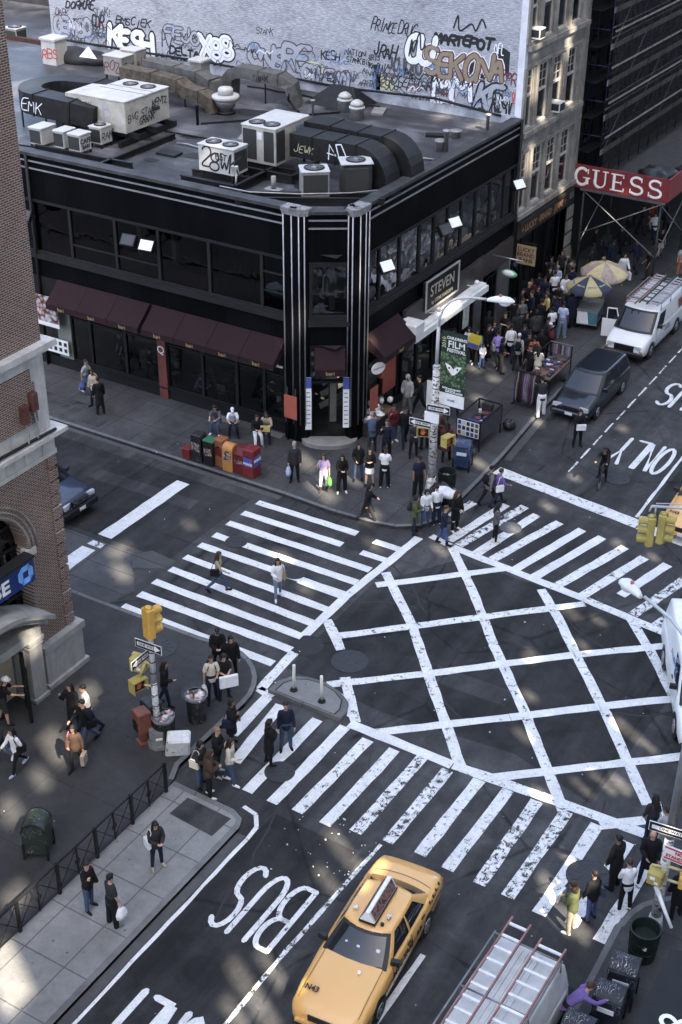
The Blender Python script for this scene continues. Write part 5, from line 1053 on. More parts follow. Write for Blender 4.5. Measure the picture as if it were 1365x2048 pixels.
p=at(150,122,RZ);o_=MB();o_.sphere((0,0,.2),1.6,.8,.55,14,8);o_.sphere((1.2,.2,.2),1.0,.7,.45,12,8);tag(o_.build('tarpaulin',[M('tarp_black',(.02,.02,.022),.5,0,.3,3,.6,4)],None,(p.x,p.y,RZ)),'black tarpaulin heap on the roof behind the U shaped duct','tarpaulin')
p=at(180,118,RZ+.45);q=MB();q.poly([(-.5,0,0),(.6,.1,.0),(.0,.2,.55)]);q.poly([(-.5,.03,0),(.0,.23,.55),(.6,.13,.0)]);tag(q.build('sheet_scrap',[WHITE],None,(p.x,p.y-.25,RZ+.55)),'white triangular scrap of sheet on the black tarpaulin heap','scrap')
t,a,b_,z,h=tblock('condenser','grey louvred condenser on the neighbouring roof at the top left corner',(32,60),(12,55),(38,52),1.0,-.5,AC_GREY,fans=[(0,0,.4)],grille=('-y','+x'))
def beams(lab,segs,zc,w_=.16,h_=.28):
 o0=V(segs[0][0]);t=thing('dunnage_frame',lab,'steel frame',(o0.x,o0.y,RZ),0,'black steel frames on the roof')
 for p,q in segs:m=MB();p,q=V(p)-o0,V(q)-o0;d=(q-p).normalized()*.0;m.beam((p.x,p.y,zc),(q.x,q.y,zc),w_,.03);m.beam((p.x,p.y,zc-h_/2),(q.x,q.y,zc-h_/2),.03,h_-.03);m.beam((p.x,p.y,zc-h_),(q.x,q.y,zc-h_),w_,.03);m.build('beam',[STEELB],t)
g=lambda px,py:tuple(at(px,py,RZ+.35))[:2]
beams('black steel frame carrying the graffiti covered twin fan condenser',[(g(362,350),g(470,372)),(g(385,338),g(500,355)),(g(470,372),g(545,335))],.36)
beams('black steel frame under the largest cream unit',[(g(480,320),g(600,342)),(g(470,330),g(585,352)),(g(585,352),g(640,320))],.36)
beams('long black steel beams along the chamfered roof edge',[(g(455,380),g(760,384)),(g(470,392),g(770,395)),(g(760,386),g(800,372))],.3,.14,.24)
beams('black steel rails below the row of small condensers',[(g(55,298),g(200,322)),(g(70,285),g(265,322)),(g(200,322),g(350,262))],.26,.14,.22)
def pipe(nm,lab,pts,r,mt):
 o0=V(pts[0]);m=MB();m.tube([V(p)-o0 for p in pts],r,6);tag(m.build(nm,[mt],None,o0),lab,nm.replace('_',' '))
gz=lambda px,py,z=.06:tuple(at(px,py,RZ+z))
pipe('conduit','pale conduit snaking along the chamfered roof edge',[gz(440,372,.4),gz(500,384,.4),gz(600,388,.4),gz(700,386,.35),gz(760,380,.3),gz(795,365,.1)],.03,GALV)
pipe('conduit','dark hose lying across the roof before the big cream unit',[gz(330,262),gz(420,278),gz(480,290),gz(488,300)],.04,BLK2)
pipe('conduit','long dark cable along the roof foot of the graffiti wall',[gz(320,120,.1),gz(270,130,.3),gz(230,128,.3)],.05,BLK2)
pipe('hose','bent black hose on the roof beside the skylight',[gz(578,190,.9),gz(577,200,.4),gz(590,216,.1),gz(598,224,.05)],.06,BLK2)
p=at(472,372,RZ);q=MB();q.tube([(0,0,0),(.05,0,.5)],.04);q.obox((0,0,.65),.14,.06,.2,.2,.3);tag(q.build('floodlight',[AC_TOP],None,(p.x,p.y,RZ)),'small white floodlight at the roof edge above the west front','floodlight')
p=at(548,384,RZ+.1);q=MB();q.rbox(-.35,-.2,0,.35,.2,.25);q.cyl((0,0,.25),(0,0,.75),.1);tag(q.build('pump',[AC_GREY],None,(p.x,p.y,RZ)),'small pump with a dark cylinder at the chamfered roof edge','pump')
rr=random.Random(31)
for k,(x,y,w_,d,mt,nm,lab)in enumerate([(-37.5,47.5,.5,.3,STEELB,'timber','dark timber offcut on the roof beside the graffiti condenser frame'),(-36.2,51.5,.25,.7,GALV,'sheet_scrap','pale metal scrap on the open middle of the roof'),(-42.3,52.4,.6,.4,DUCTB,'tarpaulin','small black tarpaulin behind the cream unit'),(-30.2,53.6,.3,.3,AC_GREY,'paving_block','grey block on the roof behind the black ducts'),(-29.0,56.2,.5,.2,STEELB,'timber','dark timber offcut near the avenue edge of the roof'),(-33.2,58.2,.3,.5,AC_GREY,'sheet_scrap','grey scrap lying near the domed vents'),(-47.5,53.0,.8,.5,AC_TOP,'sheet_scrap','white sheet lying at the far left of the roof')]):
 m=MB();m.obox((0,0,.06),w_,d,.05,rr.random()*3,.03);tag(m.build(nm,[mt],None,(x,y,RZ)),lab,nm.replace('_',' '))
for k,(a,b_,lab)in enumerate([((-38.2,49.0),(-34.4,48.7),'thin pipe run from the cream unit to the largest unit'),((-41.0,58.6),(-33.5,58.9),'thin pipe along the foot of the graffiti wall behind the arched duct'),((-33.0,51.0),(-27.3,53.0),'thin pipe crossing the roof behind the black ducts'),((-45.5,45.0),(-36.0,44.7),'pipe along the west parapet below the small condensers'),((-39.0,52.0),(-34.8,57.0),'dark cable looped across the middle of the roof')]):
 pts=[(a[0]+(b_[0]-a[0])*t/8+rr.uniform(-.12,.12),a[1]+(b_[1]-a[1])*t/8+rr.uniform(-.15,.15),RZ+.06)for t in range(9)];pipe('pipe' if k!=4 else 'cable',lab,pts,.045,GALV if k in(0,2)else BLK2)
m=MB()
for k in range(26):
 x,y,s_=rr.uniform(-48,-27.5),rr.uniform(45,59),rr.uniform(.3,1.3);n_=11;m.poly([(x+s_*rr.uniform(.6,1.1)*math.cos(q*6.283/n_),y+.6*s_*rr.uniform(.6,1.1)*math.sin(q*6.283/n_),RZ+.004+.0006*k)for q in range(n_)])
o_=m.build('roof_patch',[M('roof_patch_tar',(.018,.018,.02),.5,0,.4,2)],bb,fix=False);o_.location=OFF;tag(o_,kind='stuff')
# --- vehicles
TYRE=M('tyre_rubber',(.018,.018,.019),.8,0,.2,6);RIM=M('rim_alloy',(.38,.38,.39),.35,.7,.2,6);CGLASS=M('car_glass',(.010,.013,.018),.03,0,.3,1,spec=.55,coat=.1)
CBLK=M('car_black',(.014,.014,.015),.45,0,.2,4);LAMPC=M('headlamp',(.62,.63,.66),.12,.3,.15,14,coat=1.0);LAMPR=M('tail_lamp',(.28,.02,.018),.2,0,.2,8,coat=.8);LAMPA=M('indicator_amber',(.55,.2,.03),.25,0,.2,8,coat=.5)
CHR=M('car_chrome',(.6,.6,.62),.15,.95,.1,4);PLATE=M('number_plate',(.6,.6,.6),.5,0,.15,8)
def lerp(a,b,t):return a+(b-a)*t
class Car:
 def __init__(s,st,cab):s.st=st;s.cab=cab
 def at(s,y):
  S=s.st
  if y<=S[0][0]:return S[0]
  for a,b in zip(S,S[1:]):
   if y<=b[0]:
    t=(y-a[0])/(b[0]-a[0]);return tuple(lerp(p,q,t)for p,q in zip(a,b))
  return S[-1]
 def half(s,y):
  _,zb,zs,wm,ws,zc=s.at(y);h=zs-zb
  return[(wm*.82,zb),(wm*.95,zb+h*.06),(wm*.99,zb+h*.25),(wm,zb+h*.5),(wm*.995,zb+h*.72),(lerp(wm,ws,.45),zb+h*.91),(ws,zs),(ws*.8,lerp(zs,zc,.55)),(ws*.45,lerp(zs,zc,.88)),(0,zc)]
 def side(s,y,k,off=0):
  H=s.half(y);i=min(int(k),len(H)-2);t=k-i;x,z=lerp(H[i][0],H[i+1][0],t),lerp(H[i][1],H[i+1][1],t);return(x+off,y,z)
 def body(s):
  m=MB();ys=[]
  S=s.st
  for a,b in zip(S,S[1:]):
   n=max(1,int((b[0]-a[0])/.25));ys+=[lerp(a[0],b[0],i/n)for i in range(n)]
  ys.append(S[-1][0])
  rows=[]
  for y in ys:
   H=s.half(y);rows.append([(-x,y,z)for x,z in H]+[(x,y,z)for x,z in H[-2::-1]])
  m.grid(rows);m._add(rows[0],[tuple(range(len(rows[0])))],False);m._add(rows[-1],[tuple(range(len(rows[-1])-1,-1,-1))],False)
  m.grid([[r[0]for r in rows],[r[-1]for r in rows]],smooth=False);return m
 def patch(s,m,y0,y1,k0,k1,off=.006,sx=1,n=8,kn=6):
  rows=[[(lambda p:(p[0]*sx,p[1],p[2]))(s.side(lerp(y0,y1,i/n),lerp(k0,k1,j/kn),off))for j in range(kn+1)]for i in range(n+1)];m.grid(rows)
 def cw(s,t):
  c=s.cab;tt=t**1.25;return lerp(c['w0'],c['w1'],tt),lerp(c['yf0'],c['yf1'],t),lerp(c['yr0'],c['yr1'],t),lerp(c['z0'],c['z1'],t)
 def cp(s,side,u,t,off=0.0):
  w_,yf,yr,z=s.cw(t);bf=s.cab.get('bf',.14);br=s.cab.get('br',.08)
  if side=='f':return(w_*(2*u-1),yf-bf*(1-(2*u-1)**2)-off,z+off*.4)
  if side=='b':return(w_*(1-2*u),yr+br*(1-(2*u-1)**2)+off,z+off*.4)
  x=w_+.02*math.sin(math.pi*u)+off
  return(x if side=='r' else-x,lerp(yf,yr,u),z)
 def cabin(s):
  m=MB();rows=[]
  def loop(t,inset=0.0,dz=0.0):
   L=[s.cp('f',i/6,t)for i in range(6)]+[s.cp('r',i/8,t)for i in range(8)]+[s.cp('b',i/6,t)for i in range(6)]+[s.cp('l',1-i/8,t)for i in range(8)]
   if inset:
    cx,cy=0,sum(p[1]for p in L)/len(L);L=[((p[0])*(1-inset),cy+(p[1]-cy)*(1-inset),p[2]+dz)for p in L]
   return L
  for t in(0,.25,.5,.75,.93):rows.append(loop(t))
  cr=s.cab.get('crown',.05)
  for ins,dz in((.015,cr*.35),(.06,cr*.65),(.2,cr*.85),(.5,cr),(.96,cr*1.05)):rows.append(loop(.98,ins,dz))
  m.grid(rows,closed=True);m._add(rows[-1],[tuple(range(len(rows[-1])))],True);return m
 def pane(s,side,u0,u1,t0,t1,off=.008,n=8,tn=5,poly=None):
  m=MB();m.grid([[s.cp(side,lerp(u0,u1,i/n),lerp(t0,t1,j/tn),off)for j in range(tn+1)]for i in range(n+1)]);return m
def wheel(par,x,y,r,w_,sx):
 t=MB();prof=[(r*.62,-w_/2),(r*.92,-w_/2),(r,-w_*.36),(r,w_*.36),(r*.92,w_/2),(r*.62,w_/2)]
 Rm=Matrix.Rotation(rad(90),4,'Y')
 wh=obj('wheel',None,None,par,(x,y,r))
 t.lathe(prof,(0,0,0),22);t.v=[tuple(Rm@V(p))for p in t.v];t.build('tyre',[TYRE],wh)
 q=MB();o=w_*.46*sx;q.lathe([(r*.63,-.05),(r*.63,.02),(r*.55,.03),(r*.5,-.01),(r*.2,.0),(r*.18,.03),(.0001,.035)],(0,0,0),20)
 for k in range(7):a=2*math.pi*k/7;q.obox((r*.36*math.cos(a),r*.36*math.sin(a),.0),r*.17,r*.045,.018,a)
 q.v=[tuple((Rm if sx>0 else Matrix.Rotation(rad(-90),4,'Y'))@V(p)+V((o,0,0)))for p in q.v];q.build('rim',[RIM],wh)
def arches(c,t,yw,r):
 for sx in(-1,1):
  for y in yw:x=c.at(y)[3];m=MB();m.cyl((sx*(x-.12),y,r+.02),(sx*(x+.004),y,r+.02),r*1.16,n=20);m.build('wheel_arch',[CBLK],t)
def vehicle(nm,lab,cat,st,cab,paint_,loc,rz,wheels,r,doors=(),side_panes=(),front=True,rear=True,group=None,hw=.05,lampz=None):
 c=Car(st,cab);t=thing(nm,lab,cat,loc,rz,group)
 c.body().build('body',[paint_],t);c.cabin().build('cabin',[paint_],t)
 arches(c,t,wheels,r)
 for sx in(-1,1):
  for y in wheels:wheel(t,sx*(c.at(y)[3]-.10),y,r,.22,sx)
 c.pane('f',.0,1,.0,.97,.005).build('windscreen_surround',[CBLK],t);c.pane('f',.07,.93,.09,.88,.011).build('windscreen',[CGLASS],t)
 if rear:c.pane('b',.05,.95,.1,.9).build('rear_window',[CGLASS],t)
 for u0,u1,t0,t1 in side_panes:
  for sd in 'lr':c.pane(sd,u0,u1,t0,t1).build('side_window',[CGLASS],t)
 for y0,y1 in doors:
  for sx in(-1,1):
   m=MB();c.patch(m,y0,y1,.7,5.85,.007,sx);d=m.build('door',[paint_],t);q=MB();p=c.side(y1-.16,5.0,.02);q.obox((p[0]*sx,p[1],p[2]),.015,.09,.02);q.build('handle',[CBLK],d)
   q=MB();c.patch(q,y0-.02,y0,.7,5.85,.0085,sx,1);q.build('seam',[CBLK],d)
 return c,t
def mirrors(t,x,y,z,mt=None):
 for sx in(-1,1):m=MB();m.obox((sx*(x+.12),y,z+.08),.11,.06,.075,.2*sx);m.beam((sx*x,y,z),(sx*(x+.1),y,z+.05),.05,.04);m.build('mirror',[mt or CBLK],t)
# --- taxis
TAXI=M('taxi_yellow',(.66,.36,.115),.28,0,.04,.7,spec=.5,coat=.5)
t_st=[(-2.72,.34,.56,.70,.62,.60),(-2.66,.26,.66,.84,.76,.72),(-2.5,.22,.74,.93,.84,.80),(-2.0,.2,.84,.98,.88,.93),(-1.2,.2,.91,.99,.90,1.0),(-.95,.2,.94,.99,.91,1.03),(0,.2,.96,.99,.92,1.0),(1.2,.2,.97,.99,.91,1.0),(1.75,.2,.98,.98,.90,1.04),(2.3,.22,.97,.95,.84,1.03),(2.6,.26,.90,.90,.78,.96),(2.68,.3,.72,.86,.75,.78),(2.73,.34,.55,.78,.68,.58)]
t_cab=dict(w0=.86,w1=.63,yf0=-.98,yf1=-.2,yr0=1.78,yr1=1.12,z0=.96,z1=1.43,bf=.16,br=.14,crown=.05)
def taxi(loc,rz,lab,full=True):
 c,t=vehicle('taxi',lab,'taxi',t_st,t_cab,TAXI,loc,rz,(-1.62,1.32),.33,doors=((-.78,.32),(.36,1.22)),side_panes=((.12,.48,.1,.9),(.52,.87,.1,.9)),group='yellow taxis on the avenue')
 for sx in(-1,1):
  m=MB();m.grid([[(sx*x,y,z)for x,y,z in r_]for r_ in([(.40,-2.70,.50),(.62,-2.66,.50),(.84,-2.52,.51)],[(.40,-2.69,.64),(.62,-2.655,.655),(.86,-2.48,.66)],[(.42,-2.63,.72),(.62,-2.58,.725),(.85,-2.40,.735)])]);m.build('headlight',[LAMPC],t)
  m=MB();m.obox((sx*.72,2.685,.62),.16,.03,.08);m.build('tail_light',[LAMPR],t)
  q=MB();q.obox((sx*.905,-2.36,.62),.015,.12,.05);q.build('indicator',[LAMPA],t)
 m=MB();m.box(-.40,-2.735,.47,.40,-2.66,.64);m.build('grille',[CBLK],t)
 m=MB();m.box(-.72,-2.8,.36,.72,-2.66,.45);m.build('bumper',[TAXI],t)
 m=MB();m.box(-.17,-2.83,.34,.17,-2.80,.47);m.build('number_plate',[PLATE],t)
 mirrors(t,.86,-.72,.98)
 for sx in(-1,1):m=MB();c.patch(m,-2.3,2.35,3.35,3.6,.011,sx,20,1);m.build('rub_strip',[CBLK],t)
 m=MB();m.grid([[(x,1.93+.10*(1-(x/.8)**2),1.048-.05*(x/.8)**4),(x,1.945+.10*(1-(x/.8)**2),1.05-.05*(x/.8)**4)]for x in[-.8+.1*q for q in range(17)]]);m.build('boot_seam',[CBLK],t)
 for sx in(-1,1):
  m=MB();m.grid([[(sx*(.80-.02*k/8),-2.45+.19*k,c.at(-2.45+.19*k)[2]+.052),(sx*(.788-.02*k/8),-2.45+.19*k,c.at(-2.45+.19*k)[2]+.056)]for k in range(9)],smooth=False);m.build('bonnet_seam',[CBLK],t)
 m=MB();m.obox((.3,-1.35,1.03),.035,.06,.006,.3);m.build('sticker',[WHITE],t)
 text('lettering','N43',.2,CBLK,(-.55,-2.18,.93),(1,0,0),(0,.96,.2),t,off=.006)
 for sx in(-1,1):
  u=(0,sx,0);text('lettering','NYC TAXI',.26,CBLK,(sx*(c.at(-.2)[3]+.012),-.25,.72),u,(-sx*.1,0,1),t,off=.008)
  text('lettering','$2.50',.13,CBLK,(sx*(c.at(.7)[3]+.012),.75,.74),u,(-sx*.1,0,1),t,off=.004)
  for k in range(7):
   m=MB();y=1.55+.12*k;p=c.side(y,5.2,.009);m.obox((p[0]*sx,y,p[2]-.03*(k%2)),.004,.035,.045,0,0,-.5*sx);m.build('check_mark',[CBLK],t)
 ad=MB();ad.box(-.22,-.28,1.50,.22,1.12,1.56);a_=ad.build('roof_sign',[CBLK],t)
 m=MB();prof=[(-.2,1.565),(.2,1.565),(.05,1.86),(-.05,1.86)];m.ext([(x,-.26,z)for x,z in prof],(0,1.36,0));m.build('lightbox',[WHITE],a_)
 for sx in(-1,1):
  m=MB();m.poly([(sx*.205,-.2,1.6),(sx*.205,1.05,1.6),(sx*.068,1.05,1.85),(sx*.068,-.2,1.85)]);m.build('poster',[confetti('taxi_poster',(.03,.02,.03),(.09,.06,.08),7)],a_)
 for x in(-.45,.42):m=MB();m.obox((x,.05 if x<0 else .15,1.53),.05,.03,.04,.3);m.cyl((x,.1,1.47),(x,.1,1.55),.03);m.build('aerial_mount',[CHR],t)
 m=MB();m.cyl((.35,-.12,1.45),(.35,-.12,1.52),.05);m.build('aerial_mount',[CBLK],t)
 m=MB();m.sphere((.45,-.1,1.05),.22,.17,.28);m.sphere((.42,-.12,1.36),.1,.11,.13);m.build('driver_seat_shape',[M('driver_blue',(.05,.08,.3),.8)],t)if False else None
 for x,y_,s_ in((-.35,.2,.022),(.0,.35,.028),(.52,.12,.04)):
  p=c.cp('f',.5+x*.62,.15+(.35 if s_<.06 else 0),.011);m=MB();m.obox(p,s_*1.4,.004,s_,0,rad(-60));m.build('windscreen_sticker',[M('sticker_pale',(.45,.5,.58),.5)],t)
 return c,t
taxi((-11.95,21.42,0),.10,'yellow taxi with a tent shaped roof sign driving toward the bottom edge')
taxi((-12.02,47.15,0),.02,'yellow taxi waiting at the far stop line behind the hanging traffic light')
# --- cargo vans
VANW=M('van_white',(.70,.70,.70),.4,0,.06,1.2,coat=.3)
v_st=[(-2.85,.40,.62,.78,.72,.64),(-2.78,.32,.80,.92,.84,.84),(-2.6,.28,.95,.98,.90,.98),(-2.2,.26,1.06,1.0,.92,1.12),(-1.75,.26,1.14,1.01,.95,1.2),(-1.0,.26,1.2,1.01,.97,1.24),(2.6,.26,1.2,1.01,.97,1.24),(2.8,.3,1.18,.99,.95,1.2),(2.86,.42,1.1,.94,.9,1.12)]
v_cab=dict(w0=.96,w1=.84,yf0=-1.85,yf1=-.95,yr0=2.82,yr1=2.68,z0=1.18,z1=2.0,bf=.16,br=.02,crown=.07)
def cargo_van(lab,loc,rz,paint_=None,rear=True):
 c,t=vehicle('cargo_van',lab,'van',v_st,v_cab,paint_ or VANW,loc,rz,(-1.85,1.6),.37,doors=((-1.3,-.2),),side_panes=((.10,.30,.08,.78),),rear=rear)
 for sx in(-1,1):
  m=MB();m.obox((sx*.66,-2.80,.74),.17,.04,.1,-.12*sx);m.build('headlight',[LAMPC],t);m=MB();m.obox((sx*.7,-2.80,.58),.18,.035,.05,-.12*sx);m.build('indicator',[LAMPA],t)
  m=MB();m.obox((sx*.88,2.85,.95),.06,.03,.2);m.build('tail_light',[LAMPR],t)
 m=MB();m.box(-.48,-2.87,.55,.48,-2.78,.82);m.build('grille',[CBLK],t);m=MB();m.rbox(-.95,-2.98,.34,.95,-2.78,.54,.04);m.build('bumper',[CBLK],t);m=MB();m.rbox(-.95,2.84,.4,.95,3.0,.56,.03);m.build('bumper',[DKGREY],t)
 mirrors(t,.98,-1.2,1.3);return c,t
def rack(t,ys,zt=2.32,w_=.86):
 for y in ys:
  m=MB();m.tube([(-w_,y,1.98),(-w_,y,zt),(w_,y,zt),(w_,y,1.98)],.025,6);m.build('roof_rack_bar',[STEEL],t)
 for sx in(-1,1):m=MB();m.tube([(sx*w_,ys[0]-.05,zt),(sx*w_,ys[-1]+.05,zt)],.025,6);m.build('roof_rack_rail',[STEEL],t)
LADR=M('fibreglass_red',(.25,.125,.11),.6,0,.25,3);ALU=M('ladder_aluminium',(.52,.52,.54),.4,.6,.2,4)
def ladder(lab,loc,rz,L,w_,rail,n,rung=ALU,z=0):
 t=thing('ladder',lab,'ladder',loc,rz,'ladders on the van roof racks')
 for sx in(-1,1):m=MB();m.box(sx*w_/2-.02,-L/2,0,sx*w_/2+.02,L/2,.08);m.build('side_rail',[rail],t)
 for k in range(n):y=-L/2+L*(k+.5)/n;m=MB();m.box(-w_/2+.02,y-.035,.02,w_/2-.02,y+.035,.06);m.build('rung',[rung],t)
 return t
c,t=cargo_van('white cargo van with ladders and an open passenger door parked beyond the minivan',(-19.85,61.3,0),0);rack(t,(-.7,.6,2.2))
m=MB();m.obox((-.35,0,0),.36,.03,.45);m.obox((-.5,0,.72),.02,.03,.3);m.obox((-.0,0,.72),.02,.03,.32,0,0,-.3);m.obox((-.28,0,1.0),.24,.03,.02);o_=m.build('open_door',[VANW],t,(-1.0,-1.3,.85));o_.rotation_euler.z=.25
m=MB();m.box(-.48,.0,.45,-.05,.01,.98);m.build('pane',[CGLASS],o_)
for k,(z,s)in enumerate(((1.0,'HEATING'),(.86,'COOLING'))):text('lettering',s,.16,M('sign_faint',(.25,.25,.28),.6),(1.03,.1,z),(0,1,0),(0,0,1),t)
m=MB();m.poly([(1.005,1.7,1.3),(.99,2.3,1.35),(.95,2.2,1.8),(.95,1.6,1.75)]);m.build('decal',[confetti('flower_decal',(.4,.2,.04),(.2,.02,.03),5)],t)
m=MB();m.obox((-.25,-1.75,1.24),.25,.12,.004,.1);m.build('dashboard_paper',[WHITE],t)
ladder('red railed ladder on the parked white van roof, nearer the pavement',(-20.25,61.9,2.34),0,4.2,.45,LADR,13);ladder('grey plank ladder in the middle of the parked white van roof',(-19.72,62.0,2.34),0,3.9,.36,DKGREY,7,M('plank_grey',(.10,.10,.105),.7));ladder('silver ladder on the avenue side of the parked white van roof',(-19.25,62.1,2.34),0,4.0,.42,ALU,12)
VANG=M('van_dirty',(.50,.50,.50),.5,0,.2,1.6)
c,t=cargo_van('dirty white van with two red railed ladders at the bottom edge beside the mailboxes',(-7.98,19.45,0),0,VANG);rack(t,(-1.2,.6,2.4))
for k in range(5):m=MB();m.box(-.3+.15*k-.015,-.6,2.05,-.3+.15*k+.015,2.5,2.085);m.build('roof_rib',[VANG],t)
ladder('long red railed ladder on the near van roof, road side',(-8.42,20.0,2.34),.0,4.9,.48,LADR,12,M('rung_white',(.62,.62,.64),.5));ladder('long red railed ladder on the near van roof, kerb side',(-7.48,19.75,2.34),.0,4.9,.62,LADR,12,M('rung_white',(.62,.62,.64),.5))
RT=math.atan2(1.47,3.09)
c,t=cargo_van('white van with blue lettering crossing the box junction at the right edge',(-8.32,35.85,0),RT)
for k,(s,sz)in enumerate((('K',.5),('Windows',.2),('& Doors',.2))):text('lettering',s,sz,SBL,(-1.02+.06*(k>0),-.9+.6*k,1.62-.1*k),(0,-1,0),(.12,0,1),t)
# --- minivan and the blue car in the side street
NAVY=M('paint_navy',(.009,.013,.02),.3,.2,.08,1,coat=.7);BLUEC=M('paint_slate_blue',(.03,.04,.07),.3,.2,.06,1,coat=.7)
m_st=[(-2.42,.32,.52,.72,.64,.56),(-2.36,.26,.66,.84,.76,.70),(-2.2,.24,.78,.91,.83,.82),(-1.7,.22,.92,.94,.86,.98),(-1.2,.22,1.0,.95,.88,1.06),(2.1,.22,1.02,.95,.88,1.06),(2.35,.26,1.0,.92,.85,1.04),(2.42,.36,.92,.86,.8,.94)]
m_cab=dict(w0=.87,w1=.72,yf0=-1.35,yf1=-.35,yr0=2.36,yr1=2.02,z0=1.0,z1=1.66,bf=.16,br=.05,crown=.05)
c,t=vehicle('minivan','dark navy minivan parked at the kerb beside the clothes racks','minivan',m_st,m_cab,NAVY,(-19.5,53.75,0),0,(-1.5,1.4),.33,doors=((-1.0,.1),(.14,1.2)),side_panes=((.1,.3,.08,.9),(.34,.62,.08,.9),(.66,.94,.08,.9)))
for sx in(-1,1):
 m=MB();m.obox((sx*.62,-2.33,.68),.2,.06,.075,-.25*sx);m.build('headlight',[LAMPC],t);m=MB();m.tube([(sx*.62,-.1,1.72),(sx*.62,.0,1.77),(sx*.62,1.7,1.77),(sx*.62,1.8,1.72)],.02,6);m.build('roof_rail',[CBLK],t)
m=MB();m.box(-.36,-2.43,.58,.36,-2.36,.7);m.build('grille',[CBLK],t);m=MB();m.rbox(-.88,-2.52,.34,.88,-2.34,.52,.05);m.build('bumper',[NAVY],t);m=MB();m.box(-.17,-2.54,.38,.17,-2.522,.5);m.build('number_plate',[PLATE],t);mirrors(t,.88,-.95,1.06,NAVY)
s_st=[(-2.4,.38,.62,.74,.66,.66),(-2.34,.3,.84,.90,.82,.88),(-2.15,.27,.96,.96,.88,1.02),(-1.6,.25,1.04,.98,.9,1.1),(-1.1,.25,1.08,.98,.91,1.14),(2.1,.25,1.1,.98,.91,1.14),(2.35,.3,1.08,.95,.88,1.1),(2.42,.4,1.0,.88,.82,1.0)]
s_cab=dict(w0=.9,w1=.74,yf0=-1.2,yf1=-.45,yr0=2.36,yr1=2.1,z0=1.08,z1=1.72,bf=.15,br=.05,crown=.05)
c,t=vehicle('suv','slate blue sport utility car nosing out from behind the brick building','car',s_st,s_cab,BLUEC,(-34.5,34.0,0),rad(90),(-1.5,1.35),.36,doors=((-.9,.15),(.2,1.15)),side_panes=((.1,.34,.1,.9),(.38,.62,.1,.9),(.66,.92,.1,.9)))
for sx in(-1,1):m=MB();m.obox((sx*.66,-2.33,.8),.19,.06,.09,-.25*sx);m.build('headlight',[LAMPC],t);m=MB();m.tube([(sx*.64,-.1,1.78),(sx*.64,1.8,1.78)],.02,6);m.build('roof_rail',[CBLK],t)
m=MB();m.box(-.42,-2.43,.66,.42,-2.36,.9);g_=m.build('grille',[CBLK],t)
for z in(.72,.82):m=MB();m.box(-.4,-2.455,z,-.1,-2.43,z+.05);m.box(.1,-2.455,z,.4,-2.43,z+.05);m.box(-.1,-2.45,z+.015,.1,-2.43,z+.035);m.build('bar',[CHR],g_)
m=MB();m.rbox(-.95,-2.52,.36,.95,-2.33,.62,.05);m.build('bumper',[DKGREY],t);m=MB();m.box(-.17,-2.54,.44,.17,-2.522,.57);m.build('number_plate',[PLATE],t);mirrors(t,.92,-.9,1.14,BLUEC)
# --- street furniture
def stickers(name,base,dens=.5,sc_=9,sx=1.0):
 m,n,l,b,o=newmat(name,.6,.3)
 v=voro(n,l,mapping(n,l,o,scale=(1,1,1.3)),sc_);v.distance='CHEBYCHEV'
 s=n.new('ShaderNodeSeparateColor');l.new(v.outputs['Color'],s.inputs[0])
 c1=ramp(n,l,s.outputs[0],[(0,(.62,.62,.62)),(.45,(.5,.5,.48)),(.7,(.08,.08,.09)),(.85,(.25,.2,.1)),(.95,(.3,.08,.06))])
 c1.node.color_ramp.interpolation='CONSTANT'
 f=ramp(n,l,s.outputs[1],[(0,1.0),(dens,0.0)]);f.node.color_ramp.interpolation='CONSTANT'
 c=mixc(n,l,'MIX',f,base,c1);c=mixc(n,l,'MULTIPLY',.5,c,ramp(n,l,noise(n,l,o,14,5,.7),[(.3,.6),(.7,1.2)]));l.new(c,b.inputs['Base Color']);return m
def tagged(name,base,ink=(.55,.55,.56),amt=.5):
 "painted steel scribbled with tags"
 m,n,l,b,o=newmat(name,.5,.4)
 w1=n.new('ShaderNodeTexWave');w1.inputs['Scale'].default_value=2.2;w1.inputs['Distortion'].default_value=14;w1.inputs['Detail'].default_value=3;w1.inputs['Detail Scale'].default_value=1.3;l.new(o,w1.inputs[0])
 f=ramp(n,l,w1.outputs['Fac'],[(.42,0.0),(.48,1.0),(.52,1.0),(.58,0.0)]);g=ramp(n,l,noise(n,l,o,2.6,3),[(.48,0.0),(.56,amt)])
 f2=mixc(n,l,'MULTIPLY',1.0,f,g);c=mixc(n,l,'MIX',f2,base,ink)
 c=mixc(n,l,'MULTIPLY',.5,c,ramp(n,l,noise(n,l,o,5,6,.7),[(.3,.55),(.7,1.4)]));l.new(c,b.inputs['Base Color']);return m
POLE=stickers('pole_stickered',(.46,.46,.47),.6,11);POLEW=M('pole_paint',(.45,.45,.46),.5,.2,.2,3);SIGY=M('signal_yellow',(.56,.33,.075),.5,0,.12,3);SIGO=M('signal_olive',(.36,.29,.09),.55,0,.2,4)
SIGNB=M('sign_black',(.012,.012,.013),.5);SIGNW=M('sign_face_white',(.72,.72,.74),.45,0,.05,3);BAND=M('strap_black',(.02,.02,.02),.6)
def par_box(m,c,hx,hy,hz):m.box(c[0]-hx,c[1]-hy,c[2]-hz,c[0]+hx,c[1]+hy,c[2]+hz)
